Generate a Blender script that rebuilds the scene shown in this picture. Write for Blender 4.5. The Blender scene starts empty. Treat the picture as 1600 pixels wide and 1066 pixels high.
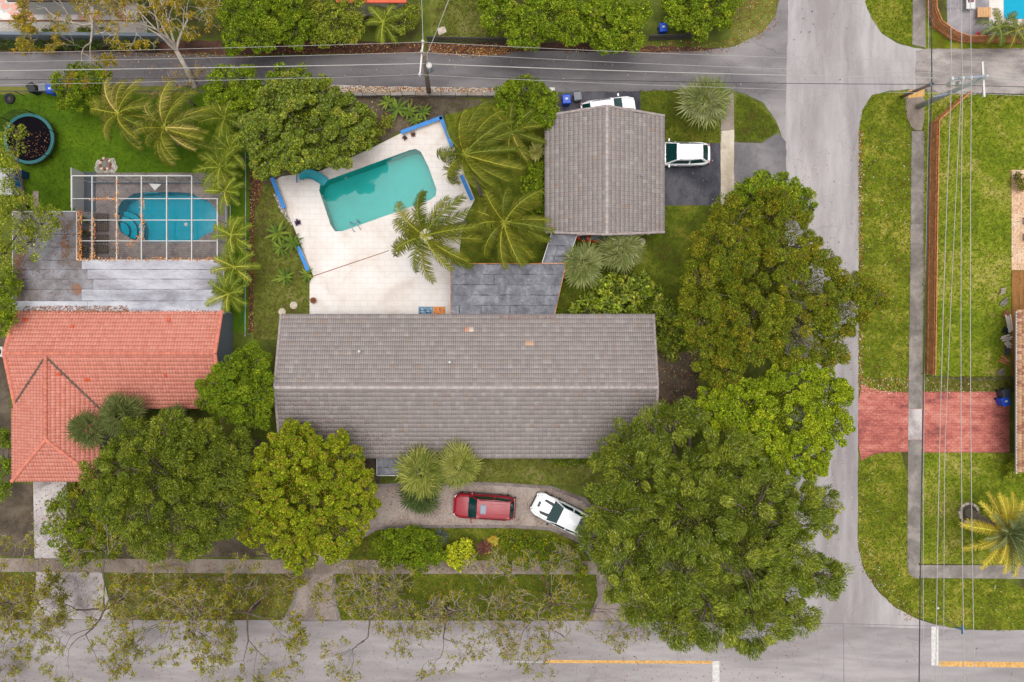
import bpy, bmesh, math, random
import numpy as np
from mathutils import Vector, Matrix
from mathutils.geometry import tessellate_polygon

# ------------------------------------------------------------------ camera, sky, sun, exposure
scene = bpy.context.scene
CAM_H = 62.0           # drone height in metres
FPX = 1244.0           # focal length in photograph pixels (1600 wide)
cam_d = bpy.data.cameras.new('camera')
cam_d.sensor_width = 36.0
cam_d.lens = 36.0 * FPX / 1600.0
cam_d.clip_start = 0.5
cam_d.clip_end = 1000.0
cam = bpy.data.objects.new('camera', cam_d)
cam.location = (0, 0, CAM_H)
scene.collection.objects.link(cam)
scene.camera = cam

SUN_EL, SUN_AZ = 87.0, 20.0      # overcast, high soft sun
world = bpy.data.worlds.new('World')
scene.world = world
world.use_nodes = True
wn = world.node_tree
wn.nodes.clear()
sky = wn.nodes.new('ShaderNodeTexSky')
sky.sky_type = 'NISHITA'
sky.sun_disc = False
sky.sun_elevation = math.radians(SUN_EL)
sky.sun_rotation = math.radians(SUN_AZ)
sky.dust_density = 4.0
sky.air_density = 1.0
hs = wn.nodes.new('ShaderNodeHueSaturation')       # cloud deck: the blue is greyed out
hs.inputs['Saturation'].default_value = 0.16
bg = wn.nodes.new('ShaderNodeBackground')
bg.inputs['Strength'].default_value = 0.15
wo = wn.nodes.new('ShaderNodeOutputWorld')
wn.links.new(sky.outputs[0], hs.inputs['Color'])
wn.links.new(hs.outputs[0], bg.inputs['Color'])
wn.links.new(bg.outputs[0], wo.inputs['Surface'])

sun_d = bpy.data.lights.new('sun', 'SUN')
sun_d.energy = 1.2
sun_d.angle = math.radians(45)
sun_d.color = (1.0, 0.96, 0.9)
sun = bpy.data.objects.new('sun', sun_d)
sun.location = (0, 0, 90)
sun.rotation_euler = (math.radians(90 - SUN_EL), 0, math.radians(180 - SUN_AZ))
scene.collection.objects.link(sun)

scene.view_settings.view_transform = 'Standard'
scene.view_settings.look = 'None'
scene.view_settings.gamma = 1.0
scene.view_settings.use_curve_mapping = False
scene.view_settings.exposure = 0.55
try:
    scene.cycles.use_denoising = True
    scene.cycles.denoiser = 'OPENIMAGEDENOISE'
    scene.cycles.denoising_prefilter = 'ACCURATE'
    scene.cycles.max_bounces = 6
    scene.cycles.transparent_max_bounces = 12
    scene.cycles.use_adaptive_sampling = False
except Exception:
    pass

# ------------------------------------------------------------------ helpers
COL = scene.collection
GAIN = 1.6             # display value = base colour x GAIN on a flat open surface


def lin(c):
    c = c / 255.0
    return c / 12.92 if c <= 0.04045 else ((c + 0.055) / 1.055) ** 2.4


def C(r, g, b, k=1.0):
    return tuple(min(0.85, lin(v) / GAIN * k) for v in (r, g, b))


def W(px, py, z=0.0):
    k = (CAM_H - z) / FPX
    return Vector(((px - 800.0) * k, (533.0 - py) * k, z))


def WL(pts, z=0.0):
    return [W(x, y, z) for x, y in pts]


def tag(o, label=None, cat=None, group=None, kind=None):
    if label: o['label'] = label
    if cat: o['category'] = cat
    if group: o['group'] = group
    if kind: o['kind'] = kind
    return o


def empty(name, loc=(0, 0, 0), rz=0.0, parent=None):
    o = bpy.data.objects.new(name, None)
    o.empty_display_size = 0.2
    o.location = loc
    o.rotation_euler = (0, 0, rz)
    o.parent = parent
    COL.objects.link(o)
    return o


def thing(name, label, cat, loc=(0, 0, 0), rz=0.0, group=None):
    return tag(empty(name, loc, rz), label, cat, group)


def link(name, me, parent=None, loc=(0, 0, 0), rot=(0, 0, 0), scale=(1, 1, 1)):
    o = bpy.data.objects.new(name, me)
    o.location = loc
    o.rotation_euler = rot
    o.scale = scale
    o.parent = parent
    COL.objects.link(o)
    return o


class MB:
    """collects shapes and links them as one mesh object"""
    def __init__(self):
        self.v = []
        self.f = []

    def add(self, vs, fs):
        n = len(self.v)
        self.v += [tuple(p) for p in vs]
        self.f += [tuple(i + n for i in f) for f in fs]
        return self

    def box(self, c, s, rz=0.0, taper=1.0, tilt=None):
        hx, hy, hz = s[0] / 2, s[1] / 2, s[2] / 2
        vs = []
        m = Matrix.Rotation(rz, 3, 'Z')
        if tilt is not None: m = m @ tilt
        for z, t in ((-hz, 1.0), (hz, taper)):
            for x, y in ((-hx, -hy), (hx, -hy), (hx, hy), (-hx, hy)):
                vs.append(Vector(c) + m @ Vector((x * t, y * t, z)))
        return self.add(vs, [(3, 2, 1, 0), (4, 5, 6, 7), (0, 1, 5, 4), (1, 2, 6, 5), (2, 3, 7, 6), (3, 0, 4, 7)])

    def rbox(self, c, s, r=0.03, rz=0.0, taper=1.0):
        """box with rounded vertical corners and a bevelled top"""
        hx, hy, hz = s[0] / 2, s[1] / 2, s[2] / 2
        ring = []
        for cx, cy, a0 in ((1, 1, 0), (-1, 1, 90), (-1, -1, 180), (1, -1, 270)):
            for k in range(4):
                a = math.radians(a0 + 30 * k)
                ring.append((cx * (hx - r) + r * math.cos(a), cy * (hy - r) + r * math.sin(a)))
        m = Matrix.Rotation(rz, 3, 'Z')
        vs, fs, n = [], [], len(ring)
        for z, t in ((-hz, 1.0), (hz - r, taper), (hz, taper * (1 - r / max(hx, hy)))):
            vs += [Vector(c) + m @ Vector((x * t, y * t, z)) for x, y in ring]
        for k in range(2):
            for i in range(n):
                fs.append((k * n + i, k * n + (i + 1) % n, (k + 1) * n + (i + 1) % n, (k + 1) * n + i))
        fs.append(tuple(range(2 * n, 3 * n)))
        fs.append(tuple(reversed(range(n))))
        return self.add(vs, fs)

    def prism(self, poly, z0, z1, holes=()):
        """poly: xy points; closed prism, holes allowed"""
        loops = [list(poly)] + [list(h) for h in holes]
        for i, lp in enumerate(loops):
            a = sum(lp[k][0] * lp[(k + 1) % len(lp)][1] - lp[(k + 1) % len(lp)][0] * lp[k][1] for k in range(len(lp)))
            if (a < 0) == (i == 0): lp.reverse()
        flat = [p for lp in loops for p in lp]
        tris = tessellate_polygon([[Vector((p[0], p[1], 0)) for p in lp] for lp in loops])
        n = len(flat)
        vs = [(p[0], p[1], z1) for p in flat] + [(p[0], p[1], z0) for p in flat]
        fs = []
        for t in tris:
            a, b, c = (Vector((flat[i][0], flat[i][1])) for i in t)
            if (b - a).cross(c - a) < 0: t = (t[0], t[2], t[1])
            fs.append(tuple(t))
            fs.append((t[2] + n, t[1] + n, t[0] + n))
        s = 0
        for lp in loops:
            m = len(lp)
            for k in range(m):
                a, b = s + k, s + (k + 1) % m
                fs.append((a, a + n, b + n, b))
            s += m
        return self.add(vs, fs)

    def sheet(self, poly, z, holes=()):
        loops = [list(poly)] + [list(h) for h in holes]
        flat = [p for lp in loops for p in lp]
        tris = tessellate_polygon([[Vector((p[0], p[1], 0)) for p in lp] for lp in loops])
        fs = []
        for t in tris:
            a, b, c = (Vector((flat[i][0], flat[i][1])) for i in t)
            fs.append(tuple(t) if (b - a).cross(c - a) > 0 else (t[0], t[2], t[1]))
        return self.add([(p[0], p[1], z) for p in flat], fs)

    def tube(self, pts, rad, n=6, cap=True):
        pts = [Vector(p) for p in pts]
        if not hasattr(rad, '__len__'): rad = [rad] * len(pts)
        vs, fs = [], []
        for i, p in enumerate(pts):
            d = (pts[min(i + 1, len(pts) - 1)] - pts[max(i - 1, 0)])
            d = d.normalized() if d.length > 1e-9 else Vector((0, 0, 1))
            a = Vector((1, 0, 0)) if abs(d.x) < 0.8 else Vector((0, 1, 0))
            u = d.cross(a).normalized()
            w = d.cross(u)
            for k in range(n):
                t = 2 * math.pi * k / n
                vs.append(p + (u * math.cos(t) + w * math.sin(t)) * rad[i])
        for i in range(len(pts) - 1):
            for k in range(n):
                fs.append((i * n + k, i * n + (k + 1) % n, (i + 1) * n + (k + 1) % n, (i + 1) * n + k))
        if cap:
            fs.append(tuple(reversed(range(n))))
            fs.append(tuple(range((len(pts) - 1) * n, len(pts) * n)))
        return self.add(vs, fs)

    def lathe(self, prof, c=(0, 0, 0), n=20, axis='Z'):
        vs, fs = [], []
        for r, z in prof:
            for k in range(n):
                t = 2 * math.pi * k / n
                p = (r * math.cos(t), r * math.sin(t), z)
                if axis == 'Y': p = (p[0], p[2], p[1])
                vs.append(Vector(c) + Vector(p))
        for i in range(len(prof) - 1):
            for k in range(n):
                q = (i * n + k, i * n + (k + 1) % n, (i + 1) * n + (k + 1) % n, (i + 1) * n + k)
                fs.append(q if axis == 'Z' else tuple(reversed(q)))
        fs.append(tuple(reversed(range(n))) if axis == 'Z' else tuple(range(n)))
        e = tuple(range((len(prof) - 1) * n, len(prof) * n))
        fs.append(e if axis == 'Z' else tuple(reversed(e)))
        return self.add(vs, fs)

    def mesh(self, name, mat, smooth=False):
        me = bpy.data.meshes.new(name)
        me.from_pydata([tuple(p) for p in self.v], [], self.f)
        if mat: me.materials.append(mat)
        if smooth:
            me.polygons.foreach_set('use_smooth', [True] * len(me.polygons))
        me.update()
        return me

    def build(self, name, mat, parent=None, smooth=False, loc=(0, 0, 0), rot=(0, 0, 0)):
        return link(name, self.mesh(name, mat, smooth), parent, loc, rot)


def np_mesh(name, verts, faces, mat, cols=None, smooth=False):
    """verts (N,3), faces (M,k) of equal size k, cols (N,3)"""
    me = bpy.data.meshes.new(name)
    n, m, k = len(verts), len(faces), faces.shape[1]
    me.vertices.add(n)
    me.vertices.foreach_set('co', np.ascontiguousarray(verts, dtype=np.float32).ravel())
    me.loops.add(m * k)
    me.loops.foreach_set('vertex_index', np.ascontiguousarray(faces, dtype=np.int32).ravel())
    me.polygons.add(m)
    me.polygons.foreach_set('loop_start', np.arange(0, m * k, k, dtype=np.int32))
    me.polygons.foreach_set('loop_total', np.full(m, k, dtype=np.int32))
    if smooth: me.polygons.foreach_set('use_smooth', np.ones(m, dtype=bool))
    if cols is not None:
        at = me.color_attributes.new('Col', 'FLOAT_COLOR', 'POINT')
        c4 = np.ones((n, 4), dtype=np.float32)
        c4[:, :3] = cols
        at.data.foreach_set('color', c4.ravel())
    me.materials.append(mat)
    me.update(calc_edges=True)
    return me


# ------------------------------------------------------------------ materials
def new_mat(name):
    m = bpy.data.materials.new(name)
    m.use_nodes = True
    nt = m.node_tree
    return m, nt, nt.nodes['Principled BSDF']


def plain(name, col, rough=0.6, metal=0.0, spec=0.4, var=0.12, scale=6.0, bump=0.0):
    m, nt, b = new_mat(name)
    b.inputs['Roughness'].default_value = rough
    b.inputs['Metallic'].default_value = metal
    b.inputs['Specular IOR Level'].default_value = spec
    geo = nt.nodes.new('ShaderNodeNewGeometry')
    nz = nt.nodes.new('ShaderNodeTexNoise')
    nz.inputs['Scale'].default_value = scale
    nz.inputs['Detail'].default_value = 6
    rp = nt.nodes.new('ShaderNodeValToRGB')
    rp.color_ramp.elements[0].position = 0.3
    rp.color_ramp.elements[1].position = 0.7
    rp.color_ramp.elements[0].color = [min(1, v * (1 - var)) for v in col[:3]] + [1]
    rp.color_ramp.elements[1].color = [min(1, v * (1 + var)) for v in col[:3]] + [1]
    nt.links.new(geo.outputs['Position'], nz.inputs['Vector'])
    nt.links.new(nz.outputs['Fac'], rp.inputs['Fac'])
    nt.links.new(rp.outputs['Color'], b.inputs['Base Color'])
    if bump:
        bp = nt.nodes.new('ShaderNodeBump')
        bp.inputs['Strength'].default_value = bump
        bp.inputs['Distance'].default_value = 0.02
        nt.links.new(nz.outputs['Fac'], bp.inputs['Height'])
        nt.links.new(bp.outputs['Normal'], b.inputs['Normal'])
    return m


def surface(name, cols, coarse=0.25, fine=9.0, fine_amt=0.35, rough=0.9, bump=0.3, bump_d=0.03, stops=None,
            mid=1.4, mid_amt=0.4, stretch=(1, 1, 1), crack=0.0, crack_scale=0.35, spec=0.2, speck=None, grid=None, wear=None):
    """ground surface: colour ramp driven by three octaves of world-space noise"""
    m, nt, b = new_mat(name)
    N, L = nt.nodes, nt.links
    b.inputs['Roughness'].default_value = rough
    b.inputs['Specular IOR Level'].default_value = spec
    geo = N.new('ShaderNodeNewGeometry')
    mp = N.new('ShaderNodeMapping')
    mp.inputs['Scale'].default_value = stretch
    L.new(geo.outputs['Position'], mp.inputs['Vector'])

    def noise(s, d, dist=0.0, rough_=0.6):
        n = N.new('ShaderNodeTexNoise')
        n.inputs['Scale'].default_value = s
        n.inputs['Detail'].default_value = d
        n.inputs['Roughness'].default_value = rough_
        n.inputs['Distortion'].default_value = dist
        L.new(mp.outputs['Vector'], n.inputs['Vector'])
        return n.outputs['Fac']

    def math_(op, a, v):
        n = N.new('ShaderNodeMath')
        n.operation = op
        L.new(a, n.inputs[0])
        if isinstance(v, (int, float)): n.inputs[1].default_value = v
        else: L.new(v, n.inputs[1])
        return n.outputs[0]
    a = noise(coarse, 3, 0.6)
    bb = noise(mid, 5, 0.4)
    cc = noise(fine, 6)
    tot = 1.0 + mid_amt + fine_amt
    s = math_('ADD', math_('ADD', a, math_('MULTIPLY', bb, mid_amt)), math_('MULTIPLY', cc, fine_amt))
    s = math_('DIVIDE', s, tot)
    rp = N.new('ShaderNodeValToRGB')
    cr = rp.color_ramp
    k = len(cols)
    stops = stops or [0.40 + 0.18 * i / (k - 1) for i in range(k)]
    while len(cr.elements) < k: cr.elements.new(0.5)
    for e, p, c in zip(cr.elements, stops, cols):
        e.position = p
        e.color = tuple(c) + (1,)
    L.new(s, rp.inputs['Fac'])
    out = rp.outputs['Color']

    def mixc(fac, col1, col2):
        n = N.new('ShaderNodeMix')
        n.data_type = 'RGBA'
        if isinstance(fac, (int, float)): n.inputs[0].default_value = fac
        else: L.new(fac, n.inputs[0])
        L.new(col1, n.inputs[6])
        if isinstance(col2, tuple): n.inputs[7].default_value = tuple(col2) + (1,)
        else: L.new(col2, n.inputs[7])
        return n.outputs[2]
    if wear:                       # a second colour set where traffic has bleached the asphalt, by distance along X
        rp2 = N.new('ShaderNodeValToRGB')
        while len(rp2.color_ramp.elements) < k: rp2.color_ramp.elements.new(0.5)
        for e, p, c in zip(rp2.color_ramp.elements, stops, wear[0]):
            e.position = p
            e.color = tuple(c) + (1,)
        L.new(s, rp2.inputs['Fac'])
        sx = N.new('ShaderNodeSeparateXYZ')
        L.new(geo.outputs['Position'], sx.inputs[0])
        pos = math_('ADD', sx.outputs[0], math_('MULTIPLY', math_('SUBTRACT', a, 0.5), 14.0))
        mr = N.new('ShaderNodeMapRange')
        mr.inputs[1].default_value, mr.inputs[2].default_value = wear[1][0][0], wear[1][-1][0]
        L.new(pos, mr.inputs[0])
        fr = N.new('ShaderNodeValToRGB')
        x0, x1 = wear[1][0][0], wear[1][-1][0]
        while len(fr.color_ramp.elements) < len(wear[1]): fr.color_ramp.elements.new(0.5)
        for e, (x, v) in zip(fr.color_ramp.elements, wear[1]):
            e.position = (x - x0) / (x1 - x0)
            e.color = (v, v, v, 1)
        L.new(mr.outputs[0], fr.inputs['Fac'])
        out = mixc(fr.outputs['Color'], out, rp2.outputs['Color'])
    if speck:                      # (colour, noise scale, threshold)
        sc_, th = speck[1], speck[2]
        f = math_('GREATER_THAN', noise(sc_, 2, 0, 0.5), th)
        out = mixc(f, out, speck[0])
    if crack:
        vo = N.new('ShaderNodeTexVoronoi')
        vo.feature = 'DISTANCE_TO_EDGE'
        vo.inputs['Scale'].default_value = crack_scale
        wv = N.new('ShaderNodeTexNoise')
        wv.inputs['Scale'].default_value = 0.8
        wv.inputs['Detail'].default_value = 5
        L.new(geo.outputs['Position'], wv.inputs['Vector'])
        vm = N.new('ShaderNodeVectorMath')
        vm.operation = 'MULTIPLY_ADD'
        L.new(wv.outputs['Color'], vm.inputs[0])
        vm.inputs[1].default_value = (1.6, 1.6, 0)
        L.new(geo.outputs['Position'], vm.inputs[2])
        L.new(vm.outputs[0], vo.inputs['Vector'])
        f = math_('MULTIPLY', math_('LESS_THAN', vo.outputs['Distance'], 0.006), crack)
        out = mixc(f, out, tuple(v * 0.35 for v in cols[0]))
    if grid:                       # joints of small pavers: (size x, size y, colour)
        br = N.new('ShaderNodeTexBrick')
        br.inputs['Scale'].default_value = 1.0
        br.inputs['Brick Width'].default_value = grid[0]
        br.inputs['Row Height'].default_value = grid[1]
        br.inputs['Mortar Size'].default_value = 0.012
        br.offset = grid[3] if len(grid) > 3 else 0.5
        L.new(geo.outputs['Position'], br.inputs['Vector'])
        out = mixc(math_('MULTIPLY', br.outputs['Fac'], 0.6), out, grid[2])
    L.new(out, b.inputs['Base Color'])
    if bump:
        bp = N.new('ShaderNodeBump')
        bp.inputs['Strength'].default_value = bump
        bp.inputs['Distance'].default_value = bump_d
        L.new(cc, bp.inputs['Height'])
        L.new(bp.outputs['Normal'], b.inputs['Normal'])
    return m


def attr_mat(name, rough=0.6, trans=0.0, spec=0.3):
    m, nt, b = new_mat(name)
    at = nt.nodes.new('ShaderNodeAttribute')
    at.attribute_name = 'Col'
    b.inputs['Roughness'].default_value = rough
    b.inputs['Specular IOR Level'].default_value = spec
    nt.links.new(at.outputs['Color'], b.inputs['Base Color'])
    if trans:
        tr = nt.nodes.new('ShaderNodeBsdfTranslucent')
        mx = nt.nodes.new('ShaderNodeMixShader')
        mx.inputs[0].default_value = trans
        nt.links.new(at.outputs['Color'], tr.inputs['Color'])
        nt.links.new(b.outputs[0], mx.inputs[1])
        nt.links.new(tr.outputs[0], mx.inputs[2])
        nt.links.new(mx.outputs[0], nt.nodes['Material Output'].inputs['Surface'])
    return m


def water_mat(name, tint, gloss=1.0):
    m, nt, b = new_mat(name)
    nt.nodes.remove(b)
    tr = nt.nodes.new('ShaderNodeBsdfTransparent')
    tr.inputs['Color'].default_value = tuple(tint) + (1,)
    gl = nt.nodes.new('ShaderNodeBsdfGlossy')
    gl.inputs['Roughness'].default_value = 0.03
    fr = nt.nodes.new('ShaderNodeFresnel')
    fr.inputs['IOR'].default_value = 1.33
    nz = nt.nodes.new('ShaderNodeTexNoise')
    nz.inputs['Scale'].default_value = 2.2
    nz.inputs['Detail'].default_value = 3
    geo = nt.nodes.new('ShaderNodeNewGeometry')
    nt.links.new(geo.outputs['Position'], nz.inputs['Vector'])
    bp = nt.nodes.new('ShaderNodeBump')
    bp.inputs['Strength'].default_value = 0.1
    bp.inputs['Distance'].default_value = 0.02
    nt.links.new(nz.outputs['Fac'], bp.inputs['Height'])
    nt.links.new(bp.outputs['Normal'], gl.inputs['Normal'])
    mx = nt.nodes.new('ShaderNodeMixShader')
    nt.links.new(fr.outputs[0], mx.inputs[0])
    nt.links.new(tr.outputs[0], mx.inputs[1])
    nt.links.new(gl.outputs[0], mx.inputs[2])
    nt.links.new(mx.outputs[0], nt.nodes['Material Output'].inputs['Surface'])
    return m


def screen_mat(name, col, opacity):
    m, nt, b = new_mat(name)
    b.inputs['Base Color'].default_value = tuple(col) + (1,)
    b.inputs['Roughness'].default_value = 0.8
    tr = nt.nodes.new('ShaderNodeBsdfTransparent')
    mx = nt.nodes.new('ShaderNodeMixShader')
    mx.inputs[0].default_value = opacity
    nt.links.new(tr.outputs[0], mx.inputs[1])
    nt.links.new(b.outputs[0], mx.inputs[2])
    nt.links.new(mx.outputs[0], nt.nodes['Material Output'].inputs['Surface'])
    return m


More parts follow.
